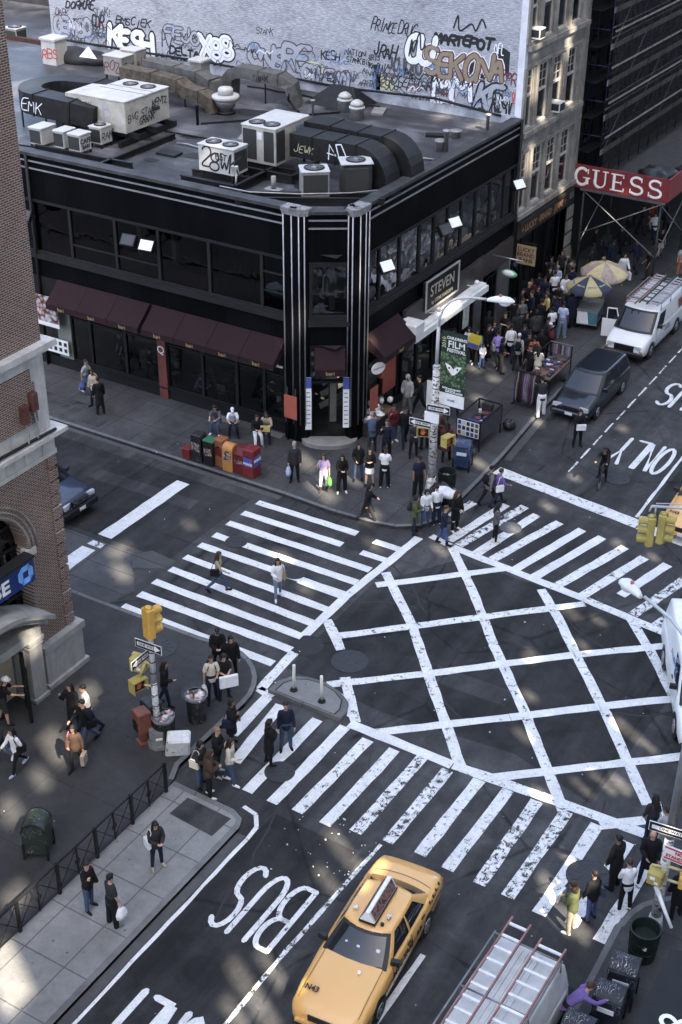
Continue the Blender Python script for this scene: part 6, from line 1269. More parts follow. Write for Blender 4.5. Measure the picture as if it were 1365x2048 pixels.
def signal_head(par,loc,rz,mt,lens=True):
 h=obj('signal_head',None,None,par,loc);h.rotation_euler.z=rz
 m=MB();m.rbox(-.17,-.1,-.5,.17,.14,.5,.03);m.cyl((0,0,-.58),(0,0,-.5),.1,.14,10);m.cyl((0,0,.5),(0,0,.56),.14,.06,10);m.build('housing',[mt],h)
 for k,z in enumerate((.32,0,-.32)):
  m=MB();rows=[]
  for y,r in((-.1,.13),(-.38,.135)):
   rows.append([(r*math.cos(rad(a)),y,z+r*math.sin(rad(a)))for a in range(-40,221,20)])
  m.grid(rows);m.grid([[(p[0]*.93,p[1],z+(p[2]-z)*.93)for p in r]for r in rows]);m.build('visor',[mt],h)
  m=MB();m.cyl((0,-.1,z),(0,-.115,z),.115,n=16);m.build('lens',[M('lens_off_%d'%k,[(.12,.015,.012),(.16,.09,.015),(.015,.09,.06)][k],.2)],h)
 return h
def ped_signal(par,loc,rz,mt,hand=False):
 h=obj('pedestrian_signal',None,None,par,loc);h.rotation_euler.z=rz
 m=MB();m.rbox(-.23,-.02,-.22,.23,.22,.22,.03);m.build('housing',[mt],h)
 m=MB();m.box(-.25,-.14,.2,.25,.0,.225);m.box(-.25,-.14,-.2,-.228,-.02,.2);m.box(.228,-.14,-.2,.25,-.02,.2);m.build('hood',[mt],h)
 m=MB();m.box(-.19,-.03,-.18,.19,-.022,.18);f=m.build('face',[SIGNB],h)
 if hand:
  m=MB();m.cyl((-.02,-.031,-.05),(-.02,-.036,-.05),.08,n=12)
  for k in range(4):m.beam((-.07+.035*k,-.034,0),(-.08+.045*k,-.034,.14-.02*abs(k-1.5)),.026,.006,(0,1,0))
  m.beam((.03,-.034,-.06),(.1,-.034,.02),.03,.006,(0,1,0));m.build('hand_symbol',[M('hand_orange',(.55,.12,.04),.5)],h)
 m=MB();m.obox((.05,.225,.05),.08,.004,.06,0);m.obox((-.08,.225,-.1),.06,.004,.05,0);m.build('sticker',[SIGNW],h)
 return h
def oneway(par,loc,ux,w_=.92,flip=False):
 m=MB();m.box(-w_/2,-.15,-.008,w_/2,.15,.008);s=obj('one_way_sign',m.mesh('one_way_sign'),SIGNW,par);s.matrix_local=frame(loc,ux,(0,0,1))
 m=MB();k=w_/2-.015
 m.ext([(-k,-.135,.012),(k,-.135,.012),(k,.135,.012),(-k,.135,.012)],(0,0,-.003));m.build('field',[SIGNB],s)
 sg_=-1 if flip else 1
 m=MB();P=[(-k+.06,-.06),(k-.22,-.06),(k-.22,-.115),(k-.03,0),(k-.22,.115),(k-.22,.06),(-k+.06,.06)];P=[(x*sg_,y)for x,y in P];P=P if sg_>0 else P[::-1]
 m.ext([(x,y,.017)for x,y in P],(0,0,-.003));m.build('arrow',[SIGNW],s)
 text('lettering','ONE WAY',.12,SIGNB,(-.06*sg_,0,.019),(1,0,0),(0,1,0),s,off=.004,ext=.001)
 m=MB();m.box(-w_/2,-.15,-.0115,w_/2,.15,-.0085);m.build('back',[STEEL],s);return s
# --- near left corner signal pole
pb=at(318,1488,KH);t=thing('signal_pole','x','traffic signal',pb)
t['label']='stickered white signal pole with two one way signs standing among the litter bins'
m=MB();m.prism([(.34*math.cos(rad(a)),.34*math.sin(rad(a)))for a in range(22,360,45)],0,.12);m.prism([(.29*math.cos(rad(a)),.29*math.sin(rad(a)))for a in range(22,360,45)],.12,.62);m.build('foot',[M('concrete_foot',(.16,.16,.155),.85,0,.3,4,.3,20)],t)
m=MB();m.obox((.2,-.2,.4),.1,.01,.05,rad(45),.3);m.build('sticker',[SIGNW],t)
m=MB();m.cyl((0,0,.62),(0,0,2.35),.1,.09,14);m.build('lower_shaft',[POLE],t);m=MB();m.cyl((0,0,2.35),(0,0,3.95),.085,.075,14);m.build('upper_shaft',[POLEW],t)
for z in(1.1,1.5,1.9,2.3,2.7,3.1,3.45):m=MB();m.cyl((0,0,z),(0,0,z+.025),.105,n=14);m.build('strap',[BAND],t)
signal_head(t,(0,0,4.5),rad(165),SIGY)
oneway(t,(.0,-.12,3.72),(1,.05,0));oneway(t,(-.1,-.35,3.38),(0,1,0),flip=True)
ped_signal(t,(-.62,.15,2.75),rad(190),SIGO);ped_signal(t,(-.42,-.2,2.2),rad(75),SIGO,True)
for p in([(0,0,2.95),(-.3,.05,2.95),(-.6,.12,2.75)],[(-.3,.05,2.95),(-.45,-.1,2.4)],[(0,0,2.2),(-.3,-.1,2.2)]):m=MB();m.tube(p,.035,8);m.build('arm',[M('arm_pale_yellow',(.5,.42,.22),.5)],t)
# --- corner lamp post on the far pavement
pb=at(862,992,KH);t=thing('street_lamp','lamp post plastered with stickers and carrying a white lamp head at the far corner','street lamp',pb)
m=MB();m.prism([(.36*math.cos(rad(a)),.36*math.sin(rad(a)))for a in range(22,360,45)],0,.1);m.cyl((0,0,.1),(0,0,.9),.3,.19,8);m.build('foot',[stickers('foot_stickered',(.3,.3,.3),.45,7)],t)
m=MB();m.cyl((0,0,.9),(0,0,5.6),.17,.14,12);m.build('lower_shaft',[POLE],t);m=MB();m.cyl((0,0,5.6),(0,0,5.68),.16,.08,12);m.cyl((0,0,5.68),(0,0,7.2),.075,.065,12);m.build('upper_shaft',[POLEW],t)
hd=V((1.75,.85,8.3));m=MB();m.tube([(0,0,7.15),(.02,.01,7.5),(.12,.06,7.85),(.32,.16,8.15),(.6,.3,8.32),(1.0,.5,8.36),(1.5,.74,8.33)],.05,8);m.build('arm',[POLEW],t)
def cobra(par,c,rz,k=1.0):
 h=obj('lamp_head',None,None,par,c);h.rotation_euler.z=rz
 m=MB();rows=[]
 for x,w_,hh,z in((-.42,.06,.05,0),(-.3,.1,.09,.01),(-.1,.15,.13,.02),(.1,.19,.14,.01),(.3,.18,.11,0),(.42,.1,.06,-.02),(.46,.02,.02,-.02)):rows.append([(x*k,w_*k*math.cos(rad(a)),(z+hh*math.sin(rad(a))*(1 if a<180 else .55))*k)for a in range(0,360,30)])
 m.grid(rows,closed=True);m.poly(rows[0]);m.poly(rows[-1]);m.build('housing',[M('lamp_white',(.62,.62,.62),.45,0,.1,4)],h)
 m=MB();m.sphere((.16*k,0,-.06*k),.2*k,.16*k,.12*k);m.build('bowl',[M('lamp_bowl',(.66,.66,.68),.3,0,.05,4)],h);m=MB();m.cyl((0,0,.12*k),(0,0,.2*k),.045*k);m.build('sensor',[M('sensor_red',(.35,.1,.1),.5)],h);return h
cobra(t,hd+V((.2,.1,0)),math.atan2(.85,1.75),1.15)
for z in(1.5,2.0,2.45,2.9,3.3,3.6,4.2,4.7,5.2):m=MB();m.cyl((0,0,z),(0,0,z+.03),.175-.005*z,n=14);m.build('strap',[BAND],t)
oneway(t,(.25,-.2,3.95),(1,.15,0));oneway(t,(-.5,-.15,3.15),(1,.1,0),flip=True)
m=MB();m.box(-.3,-.25,3.35,.3,-.2,3.75);m.build('sign_plate',[SIGNW],t)
ped_signal(t,(-.42,-.05,2.75),rad(20),SIGO,True);ped_signal(t,(.62,.05,2.6),rad(75),SIGO,True)
bp=V(pb)+V((.12,.05,0));bn=thing('street_banner','green leafy film festival banner hanging from the corner lamp post','banner',(bp.x,bp.y,0))
LEAF=D.materials.new('banner_leaves');n,l=nt(LEAF);b_=n['Principled BSDF'];tc=n.new('ShaderNodeTexCoord');b_.inputs['Roughness'].default_value=.7
v=voro(n,l,tc.outputs['Object'],9);l.new(ramp(n,l,v.outputs['Distance'],[(.1,(.16,.24,.12)),(.4,(.06,.11,.05)),(.65,(.012,.03,.015))]),b_.inputs['Base Color'])
m=MB();m.box(0,-.012,4.72,1.05,.012,7.2);m.build('cloth',[M('banner_green',(.014,.032,.022),.7)],bn);m=MB();m.box(0,-.016,5.05,1.05,.016,6.35);m.build('picture',[LEAF],bn);m=MB();m.box(0,-.014,4.2,1.05,.014,4.72);m.build('footer',[WHITE],bn)
m=MB();m.ext([(.2,-.018,5.95),(.42,-.018,5.88),(.55,-.018,5.75),(.68,-.018,5.88),(.9,-.018,5.9),(.74,-.018,5.66),(.6,-.018,5.52),(.5,-.018,5.5),(.32,-.018,5.7)],(0,-.004,0));m.build('mask_shape',[WHITE],bn)
for x in(.38,.72):m=MB();m.cyl((x,-.022,5.77),(x,-.028,5.77),.04,n=12);m.build('eye_dot',[INK],bn)
for s,sz,x,z,mt in(('FILM',.36,.64,6.72,WHITE),("CHILDREN'S",.15,.64,6.97,WHITE),('FESTIVAL',.19,.64,6.48,WHITE),('feb26 and march21',.1,.52,4.93,WHITE),('GKIDS.com',.15,.62,4.81,WHITE),('SCOPE',.1,.52,4.45,BLUES)):text('lettering',s,sz,mt,(x,-.02,z),(1,0,0),(0,0,1),bn,off=.004)
text('lettering','2010',.22,SY,(.13,-.02,6.75),(0,0,1),(-1,0,0),bn)
for z in(7.2,4.2):m=MB();m.tube([(-.1,0,z),(1.05,0,z)],.02,6);m.build('bracket',[BLK2],bn)
# --- near right corner signal pole
pb=V((-6.15,26.0,KH));t=thing('signal_pole','tall grey signal pole with yellow pedestrian signals and a lamp arm at the right edge','traffic signal',pb)
m=MB();m.cyl((0,0,0),(0,0,.5),.24,.16,10);m.build('foot',[POLEW],t);m=MB();m.cyl((0,0,.5),(0,0,3.2),.13,.12,12);m.build('lower_shaft',[POLE],t);m=MB();m.cyl((0,0,3.2),(0,0,8.3),.115,.07,12);m.build('upper_shaft',[M('pole_grey',(.24,.25,.27),.5,.3,.15,3)],t)
h2=V((-2.35,1.75,8.75));m=MB();m.tube([(0,0,8.2),(-.1,.07,8.5),(-.4,.3,8.8),(-1.0,.75,8.95),(-1.9,1.42,8.85)],.045,8);m.build('arm',[POLEW],t);cobra(t,h2,math.atan2(1.75,-2.35),1.0)
oneway(t,(.1,-.16,3.55),(1,.1,0),1.2);m=MB();m.box(-.05,-.2,2.65,.75,-.17,3.1);r_=m.build('red_sign',[SIGNW],t)
m=MB()
RS=M('sign_text_red',(.45,.04,.035),.5);m.box(-.02,-.205,3.02,.72,-.201,3.07);m.box(-.02,-.205,2.68,.72,-.201,2.73);m.build('border',[RS],r_);text('lettering','NO',.13,RS,(.35,-.206,2.95),(1,0,0),(0,0,1),r_,off=.006);text('lettering','STANDING',.13,RS,(.35,-.206,2.8),(1,0,0),(0,0,1),r_,off=.006)
pa,pb2=ped_signal(t,(-.12,-.2,2.0),rad(180),SIGO),ped_signal(t,(.62,-.05,2.1),rad(190),SIGY);pa.scale=pb2.scale=(.82,.82,.82)
for p in([(0,0,2.6),(.1,-.1,2.3),(-.3,-.1,2.2)],[(.1,-.1,2.35),(.45,0,2.3)],[(0,0,1.8),(.5,0,1.85)]):m=MB();m.tube(p,.035,8);m.build('arm',[M('arm_pale_yellow',(.5,.42,.22),.5)],t)
signal_head(t,(.35,.25,4.4),rad(150),SIGY)
m=MB();m.tube([(-.1,-.1,1.55),(.2,-.3,1.2),(.55,-.5,.8)],[.07,.05,.04],8);m.build('flag_sleeve',[SIGNW],t)
# --- signal hung from a mast arm (post stands outside the picture)
t=thing('mast_signal','yellow traffic light hanging from a silver mast arm over the box junction at the right','traffic signal',(-5.0,38.9,KH));a0=V((-10.9,36.5,6.0))-V((-5.0,38.9,KH))
m=MB();m.cyl((0,0,0),(0,0,7.5),.16,.11,12);m.build('post',[POLEW],t);m=MB();m.tube([(0,0,6.0),a0*.5+V((0,0,3.0)),a0],[.08,.06,.045],8);m.build('mast_arm',[POLEW],t);m=MB();m.tube([(0,0,6.5),a0+V((.1,.05,.1))],.02,6);m.build('stay',[POLEW],t);m=MB();m.tube([a0+V((.12,.05,-.02)),a0+V((.12,.05,-.28))],.03,6);m.tube([a0,a0+V((-.05,0,-.2))],.03,6);m.build('hanger',[POLEW],t)
signal_head(t,a0+V((.05,.0,-.85)),rad(-70),SIGO);signal_head(t,a0+V((.38,.14,-.72)),rad(100),SIGO)
# --- fence along the bus stop bulb
IR=M('fence_black',(.016,.016,.017),.55,.2,.3,4);t=thing('pavement_fence','low black iron crowd fence with crossed bars dividing the two pavements','fence',(-19.97,20,KH));ph=1.06
for k in range(12):
 y=3.47-1.53*k;m=MB();m.rbox(-.045,y-.045,0,.045,y+.045,ph+.06,.01);m.build('post',[IR],t)
 if k==11:break
 y2=y-1.53;ym=(y+y2)/2
 m=MB();m.beam((0,y,ph),(0,y2,ph),.05,.05);m.build('rail',[IR],t);m=MB();m.box(-.02,ym-.02,.05,.02,ym+.02,ph);m.build('picket',[IR],t)
 for a,b_ in(((0,y,.12),(0,ym,ph-.05)),((0,y,ph-.05),(0,ym,.12)),((0,ym,.12),(0,y2,ph-.05)),((0,ym,ph-.05),(0,y2,.12))):m=MB();m.beam(a,b_,.02,.02);m.build('brace',[IR],t)
 m=MB();m.tube([(0,ym+.09*math.cos(q*.6283),ph*.5+.09*math.sin(q*.6283))for q in range(11)],.018,6,False);m.build('ring',[IR],t)
 m=MB();m.beam((0,y,.1),(0,y2,.1),.03,.03);m.build('bottom_rail',[IR],t)
# --- newspaper boxes
def newsbox(lab,px,py,w_,d,h,mt,style,face=None,word=None,rz=0.0,z=KH):
 p=at(px,py,z);t=thing('newspaper_box',lab,'newspaper box',(p.x,p.y,z),rz,'newspaper boxes on the pavements')
 a,b_=w_/2,d/2;m=MB()
 if style=='slope':m.ext([(-a,-b_,0),(-a,b_,0),(-a,b_,h),(-a,-b_*.2,h),(-a,-b_,h*.78)],(w_,0,0))
 elif style=='round':m.ext([(-a,-b_,0),(-a,b_,0)]+[(-a,b_*math.cos(rad(q)),h-b_+b_*math.sin(rad(q)))for q in range(0,181,20)],(w_,0,0))
 elif style=='pedestal':m.box(-a*.8,-b_*.8,0,a*.8,b_*.8,.06);m.box(-a*.45,-b_*.45,.06,a*.45,b_*.45,h*.4);m.rbox(-a,-b_,h*.4,a,b_,h,.03)
 else:m.rbox(-a,-b_,.04,a,b_,h,.03);m.box(-a+.04,-b_+.04,0,a-.04,b_-.04,.04)
 m.build('case',[mt],t)
 if style!='low':
  zt=.72 if style!='slope' else .55;m=MB();m.box(-a*.75,-b_-.008,h*.42,a*.75,-b_-.002,h*zt);dr=m.build('window',[face or SIGNW],t)
  m=MB();m.box(-a*.3,-b_-.04,h*.74,a*.3,-b_-.002,h*.77);m.build('handle',[DKGREY],t)
  if word:text('lettering',word,w_*.28,SIGNW if face else INK,(0,-b_-.012,h*.5),(1,0,0),(0,0,1),t,off=.004)
 return t
NBK=tagged('box_black',(.014,.014,.015));NGR=M('box_green_lid',(.03,.13,.075),.5,0,.15,4);NRED=M('box_red',(.16,.022,.022),.5,0,.2,4);NBR=M('box_brown',(.24,.085,.04),.5,0,.2,4);NOR=M('box_orange',(.42,.19,.06),.5,0,.15,4);NDR=M('box_dark_red',(.11,.016,.018),.5,0,.2,4);NRO=M('box_rust_orange',(.17,.06,.042),.55,0,.25,4)
PRINT=confetti('newsprint',(.55,.55,.52),(.2,.2,.2),12)
newsbox('small low red box at the left end of the newspaper box row',378,915,.42,.4,.5,NRED,'low')
newsbox('black newspaper box with white stickers near the left of the row',400,920,.52,.48,1.25,NBK,'plain',PRINT)
t=newsbox('black newspaper box with a green lid and a poster front',424,927,.5,.48,1.1,M('box_plain_black',(.015,.015,.016),.4,0,.2,4),'plain',PRINT);m=MB();m.rbox(-.26,-.25,1.1,.26,.25,1.14,.015);m.build('lid',[NGR],t)
newsbox('brown orange newspaper box with a square head in the middle of the row',445,930,.46,.46,1.25,NBR,'plain',NDR)
newsbox('orange newspaper box with a rounded top',463,938,.48,.5,1.2,NOR,'round',PRINT)
newsbox('dark red newspaper box with a sloping top',485,943,.5,.5,1.12,NDR,'slope',PRINT)
t=newsbox('bright red newspaper box with blue and white panels at the right end of the row',505,950,.52,.58,1.25,NRED,'plain',BLUES,'VOICE')
m=MB();m.box(.262,-.24,.5,.268,.24,.95);s_=m.build('side_panel',[BLUES],t);text('lettering','VOICE',.17,SIGNW,(.272,0,.75),(0,1,0),(0,0,1),s_,off=.004)
newsbox('rusty orange pedestal newspaper box beside the near signal pole',288,1483,.46,.44,1.2,NRO,'pedestal',CBLK,None,rad(-25))
newsbox('black pedestal newspaper box close behind the near signal pole',308,1465,.55,.5,1.25,NBK,'pedestal',PRINT,None,rad(-20))
# --- mailboxes
def mailbox(lab,x,y,rz,mt,z=KH,h=1.28):
 t=thing('mailbox',lab,'mailbox',(x,y,z),rz,'mailboxes on the pavements');a,b_=.33,.34;m=MB()
 m.ext([(-a,-b_,.2),(-a,b_,.2)]+[(-a,b_*math.cos(rad(q)),h-b_+b_*math.sin(rad(q)))for q in range(0,181,15)],(2*a,0,0));m.build('body',[mt],t)
 for sx in(-1,1):
  for sy in(-1,1):m=MB();m.box(sx*a-.035*sx,sy*b_-.05*sy,0,sx*a+.03*sx,sy*b_+.02*sy,.55);m.build('leg',[CBLK],t)
  m=MB();rows=[[(sx*(a+.002),(b_+.012)*math.cos(rad(q)),h-b_+(b_+.012)*math.sin(rad(q))),(sx*(a+.025),(b_+.012)*math.cos(rad(q)),h-b_+(b_+.012)*math.sin(rad(q))),(sx*(a+.025),(b_-.03)*math.cos(rad(q)),h-b_+(b_-.03)*math.sin(rad(q)))]for q in range(0,181,15)];m.grid(rows,smooth=False);m.build('rim',[CBLK],t)
 m=MB();m.obox((0,-b_-.01,h*.62),.2,.012,.07);m.build('notice',[SIGNW],t);m=MB();m.obox((0,-b_+.03,h*.82),.26,.02,.04,0,.5);m.build('pull_handle',[DKGREY],t);return t
p=at(80,1702,KH);mailbox('dark green mailbox covered in scribbled tags on the left pavement by the fence',p.x,p.y,rad(-62),tagged('mail_green',(.018,.026,.022),(.5,.5,.42),.55))
MBL=tagged('mail_navy',(.010,.013,.022),(.62,.62,.64),1.0)
p=at(1240,1995,KH);mailbox('navy mailbox under a white smeared top beside the near litter basket',p.x,p.y,rad(8),MBL,h=1.4);p=at(1215,2050,KH);mailbox('tagged navy mailbox in the middle of the three at the bottom right',p.x-.05,p.y+.05,rad(5),MBL);mailbox('tagged navy mailbox the purple shirted person leans over',p.x-.33,p.y-1.15,rad(0),MBL)
p=at(925,935,KH);mailbox('blue mailbox with white stickers before the bookstall',p.x,p.y,rad(15),tagged('mail_blue',(.02,.04,.10),(.62,.62,.64),.9))
# --- litter bins
def bin_(lab,x,y,r,h,mt,fill=0,z=KH,wire=True):
 t=thing('litter_bin',lab,'litter bin',(x,y,z),0,'litter bins');m=MB()
 m.lathe([(r*.82,0),(r*.9,h*.3),(r,h),(r*1.03,h),(r*1.03,h+.03),(r*.93,h+.03),(r*.9,h-.1),(r*.8,h*.45),(.0001,h*.45)],(0,0,0),24,False);m.build('drum',[mt],t)
 if wire:
  for z_ in(h*.35,h*.68):m=MB();m.lathe([(r*(.9+.1*z_/h)+.004,z_),(r*(.9+.1*z_/h)+.012,z_+.015),(r*(.9+.1*z_/h)+.004,z_+.03)],(0,0,0),24);m.build('hoop',[mt],t)
  for k in range(20):q=2*math.pi*k/20;m=MB();m.beam((r*.86*math.cos(q),r*.86*math.sin(q),.05),(r*1.02*math.cos(q),r*1.02*math.sin(q),h),.02,.012);m.build('slat',[mt],t)
 if fill:
  m=MB();rr=random.Random(int(x*100));zf=h*.55 if fill<10 else h-.12
  for k in range(fill):q=rr.random()*6.3;d=rr.random()*r*.7;m.obox((d*math.cos(q),d*math.sin(q),zf+rr.random()*.16),.06+.1*rr.random(),.05+.06*rr.random(),.02+.05*rr.random(),rr.random()*3,rr.random()*.6)
  o=m.build('rubbish',[confetti('rubbish_print_%d'%fill,(.62,.62,.62),(.4,.4,.42),6)],t)
  if fill>10:m=MB();m.lathe([(r*1.02,h-.08),(r*1.05,h+.02),(r*.99,h+.04),(r*.92,h-.04)],(0,0,0),20);m.build('bag_liner',[M('bag_clear',(.2,.21,.23),.2,0,.4,8)],t)
 return t
BG=M('bin_green',(.014,.022,.019),.55,.2,.3,6);BS=tagged('bin_stickered',(.016,.017,.017),(.5,.5,.5),.9)
p=at(395,1438,KH);bin_('black litter bin heaped with white rubbish by the man with carrier bags',p.x,p.y,.33,.95,BS,14,wire=False);p=at(330,1482,KH);bin_('black litter bin with red and white rubbish beside the near signal pole',p.x,p.y,.34,.95,BG,12)
p=at(1283,1912,KH);bin_('dark green slatted litter basket at the bottom right corner',p.x,p.y,.38,.98,BG,5);p=at(893,985,KH);bin_('litter basket behind the corner lamp post beside heaped bags',p.x,p.y,.36,.95,BG,8)
BAGB=M('bag_black',(.015,.015,.017),.25,0,.4,6,.8,9);BAGW=M('bag_white',(.62,.62,.64),.45,0,.15,4,.4,12)
def lump(nm,lab,px,py,r,mt,cat,z=KH,seed=1,group=None,sq=(1,1,.8)):
 p=at(px,py,z);m=MB();m.sphere((0,0,r*sq[2]*.9),r*sq[0],r*sq[1],r*sq[2],16,12);m.v=[tuple(V(q)*(1+.22*mnoise.noise(V(q)*3.2/r*.5+V((seed,0,0)))))for q in m.v];m.v=[(x,y,max(z_,0))for x,y,z_ in m.v]
 return tag(m.build(nm,[mt],None,(p.x,p.y,z)),lab,cat,group)
lump('rubbish_bag','black rubbish bag heaped behind the corner lamp post, left one',880,1005,.5,BAGB,'rubbish bag',seed=2,group='rubbish bags by the lamp post');lump('rubbish_bag','black rubbish bag nearest the kerb behind the corner lamp post',900,1008,.45,BAGB,'rubbish bag',seed=5,group='rubbish bags by the lamp post');lump('rubbish_bag','white rubbish bag lying on the black bags by the corner lamp post',893,993,.38,BAGW,'rubbish bag',z=.75,seed=9,group='rubbish bags by the lamp post',sq=(1.3,.8,.5))
lump('rubbish_bag','small dark bag on the pavement beside the bookstall',1018,858,.28,BAGB,'rubbish bag',seed=4);lump('rubbish_bag','dark bag on top of the blue mailbox end of the bookstall',938,915,.3,BAGB,'rubbish bag',seed=6)
p=at(356,1500,KH);m=MB();m.rbox(-.34,-.26,0,.34,.26,.62,.05);m.v=[tuple(V(q)+V((.04*math.sin(q[2]*9+q[0]*7),.03*math.sin(q[0]*9),0)))for q in m.v];o_=m.build('carton',[stickers('carton_print',(.55,.55,.55),.25,5)],None,p);o_.rotation_euler=(.12,.06,rad(35));tag(o_,'crumpled white carton tipped against the litter bin by the near signal pole','box')
p=at(318,1760,KH)
# --- street stalls
def stall_goods(par,x0,x1,y0,y1,z,n,mt,seed,hmax=.12,s=.12):
 rr=random.Random(seed)
 for k in range(n):m=MB();m.obox((rr.uniform(x0,x1),rr.uniform(y0,y1),z+.02+hmax*.3),s*(.6+.7*rr.random()),s*(.5+.6*rr.random()),.01+hmax*rr.random()*.5,rr.random()*.6);m.build('goods',[rr.choice(mt)],par)
GDS=[M('goods_dark',(.03,.028,.03),.6),M('goods_blue',(.05,.07,.18),.6),M('goods_white',(.55,.55,.54),.6),M('goods_brown',(.12,.08,.06),.7),M('goods_red',(.16,.04,.04),.6)]
p=at(957,905,KH);bs=thing('bookstall','black framed street stall with a white picture board on its end, at the kerb','stall',(p.x,p.y,KH));W_,L_=-1.05,2.05
m=MB();m.box(W_,0,.7,0,L_,.76);m.build('table_top',[DKGREY],bs)
for x in(W_,0):
 for y in(.03,L_):m=MB();m.beam((x,y,0),(x,y,1.35),.05);m.build('post',[BLK2],bs)
for a,b_ in(((W_,0,1.35),(0,0,1.35)),((0,0,1.35),(0,L_,1.35)),((W_,L_,1.35),(0,L_,1.35)),((W_,0,1.35),(W_,L_,1.35))):m=MB();m.beam(a,b_,.05);m.build('rail',[BLK2],bs)
m=MB();m.box(-.02,.06,.45,.015,L_-.03,1.3);m.build('side_cloth',[M('stall_cloth',(.05,.05,.055),.85,0,.2,3)],bs);m=MB();m.box(W_+.03,-.03,.62,-.03,-.005,1.33);bd=m.build('picture_board',[WHITE],bs)
rr=random.Random(4)
for r_ in range(3):
 for k in range(5):m=MB();x=W_+.14+.195*k;z=1.2-.23*r_;m.box(x-.07,-.038,z-.085,x+.07,-.032,z+.085);m.build('picture',[rr.choice(GDS)],bd)
m=MB();m.box(W_+.25,L_-.25,.77,W_+.7,L_-.05,1.3);m.build('rear_stack',[GDS[0]],bs);stall_goods(bs,W_+.15,-.15,.9,L_-.15,.78,16,GDS,3,.25)
p=V((p.x-.55,p.y+.45,KH+.77));m=MB();m.ext([(-.26,-.2,0),(.26,-.2,0),(.26,.2,0),(-.26,.2,0)],(0,0,.28));m.rbox(-.3,-.24,.28,.3,.24,.33,.015);tag(m.build('storage_tub',[M('tub_blue',(.03,.06,.17),.4,0,.1,3)],None,p),'blue plastic tub on the bookstall','tub')
p=at(1028,805,KH);ck=thing('clothes_rack','rail of hanging striped scarves and clothes beside the minivan','clothes rack',(p.x,p.y,KH),.0)
for a,b_ in(((0,0,0),(0,0,1.6)),((1.15,0,0),(1.15,0,1.6)),((0,0,1.6),(1.15,0,1.6)),((0,-.25,.05),(0,.25,.05)),((1.15,-.25,.05),(1.15,.25,.05))):m=MB();m.beam(a,b_,.04);m.build('frame_bar',[DKGREY],ck)
CL=[M('cloth_%s'%k,c,.9,0,.2,5)for k,c in dict(plum=(.09,.05,.10),grey=(.16,.15,.15),lilac=(.25,.20,.32),maroon=(.11,.04,.05),dark=(.03,.028,.03),stone=(.28,.26,.25)).items()]
for k in range(13):
 x=.06+.087*k;m=MB();rows=[]
 for z in(1.56,1.3,.9,.45,.2):rows.append([(x+.02*math.sin(z*5+k)+.035*math.cos(rad(q)),(.1+.16*min(1,(1.6-z)*2))*math.sin(rad(q)),z)for q in range(0,360,45)])
 m.grid(rows,closed=True);m.poly(rows[-1]);m.build('garment',[CL[(k*5+k//3)%6]],ck)
p=at(1062,782,KH);jt=thing('market_table','long table of trinkets with a rail above it, beside the minivan','stall',(p.x,p.y,KH))
m=MB();m.box(-.2,0,.7,.85,2.4,.76);m.build('table_top',[GDS[3]],jt)
for x in(-.2,.85):
 for y in(.03,2.37):m=MB();m.beam((x,y,0),(x,y,.7 if x>0 and y<1 else 1.5),.04);m.build('post',[BLK2],jt)
m=MB();m.beam((-.2,2.37,1.5),(.85,2.37,1.5),.04);m.build('rail',[STEEL],jt);m=MB();m.beam((-.2,.03,1.5),(-.2,2.37,1.5),.04);m.build('rail',[BLK2],jt);m=MB();m.beam((.85,1.2,1.0),(.85,2.37,1.0),.04);m.build('rail',[BLK2],jt)
stall_goods(jt,-.1,.75,.15,2.25,.77,46,GDS,9,.1,.08)
for k in range(9):m=MB();m.obox((-.08+.1*k,2.33,1.2),.035,.02,.22);m.build('hanging_item',[CL[k%6]],jt)
p=at(756,862,KH);ht=thing('market_table','table of white hats and bags against the avenue front of the black building','stall',(p.x-.2,p.y,KH),rad(0));m=MB();m.box(-.55,-.8,.72,.45,1.0,.78);m.build('table_top',[GDS[3]],ht);m=MB();m.box(-.5,-.75,.05,.4,.95,.72);m.build('table_cloth',[GDS[0]],ht)
rr=random.Random(11)
for k in range(8):m=MB();x,y=rr.uniform(-.4,.35),rr.uniform(-.65,.8);m.lathe([(.19,.0),(.19,.02),(.1,.03),(.095,.1),(.06,.13),(.0001,.135)],(x,y,.785+.02*(k%3)),14);m.build('hat',[WHITE if k%4 else GDS[3]],ht)
for k in range(8):m=MB();m.sphere((rr.uniform(-.5,.3),rr.uniform(.2,.95),.95+.3*rr.random()),.13,.12,.14,8,6);m.build('bag',[GDS[2]if k%2 else GDS[3]],ht)
p=at(876,838,KH);bp_=thing('white_panel','blank white panel board standing behind the corner lamp post','board',(p.x,p.y,KH),.15);m=MB();m.box(-.55,-.02,.55,.5,.02,1.75);m.build('board',[WHITE],bp_)
for x in(-.5,.45):m=MB();m.beam((x,.02,0),(x,.02,.6),.04);m.build('leg',[DKGREY],bp_)
# --- food cart with umbrellas
p=V((-22.75,61.3,KH));fc=thing('food_cart','small steel food cart with white and teal panels by the open van door','food cart',p,.2)
m=MB();m.rbox(-.5,-.8,.3,.5,.8,1.0,.03);m.build('body',[M('cart_steel',(.42,.42,.43),.35,.6,.2,4)],fc);m=MB();m.box(-.53,-.83,1.0,.53,.83,1.05);m.box(-.5,.3,1.05,.5,.8,1.3);m.build('counter',[GALV],fc)
m=MB();m.poly([(-.48,-.806,.35),(.1,-.806,.35),(.0,-.806,.95),(-.48,-.806,.95)]);m.build('panel',[WHITE],fc);m=MB();m.poly([(.1,-.806,.35),(.48,-.806,.4),(.48,-.806,.95),(.0,-.806,.95)]);m.build('panel',[M('cart_teal',(.06,.16,.2),.5)],fc);m=MB();m.box(.502,-.7,.4,.508,.7,.9);m.build('panel',[M('cart_blue',(.05,.09,.2),.5)],fc)
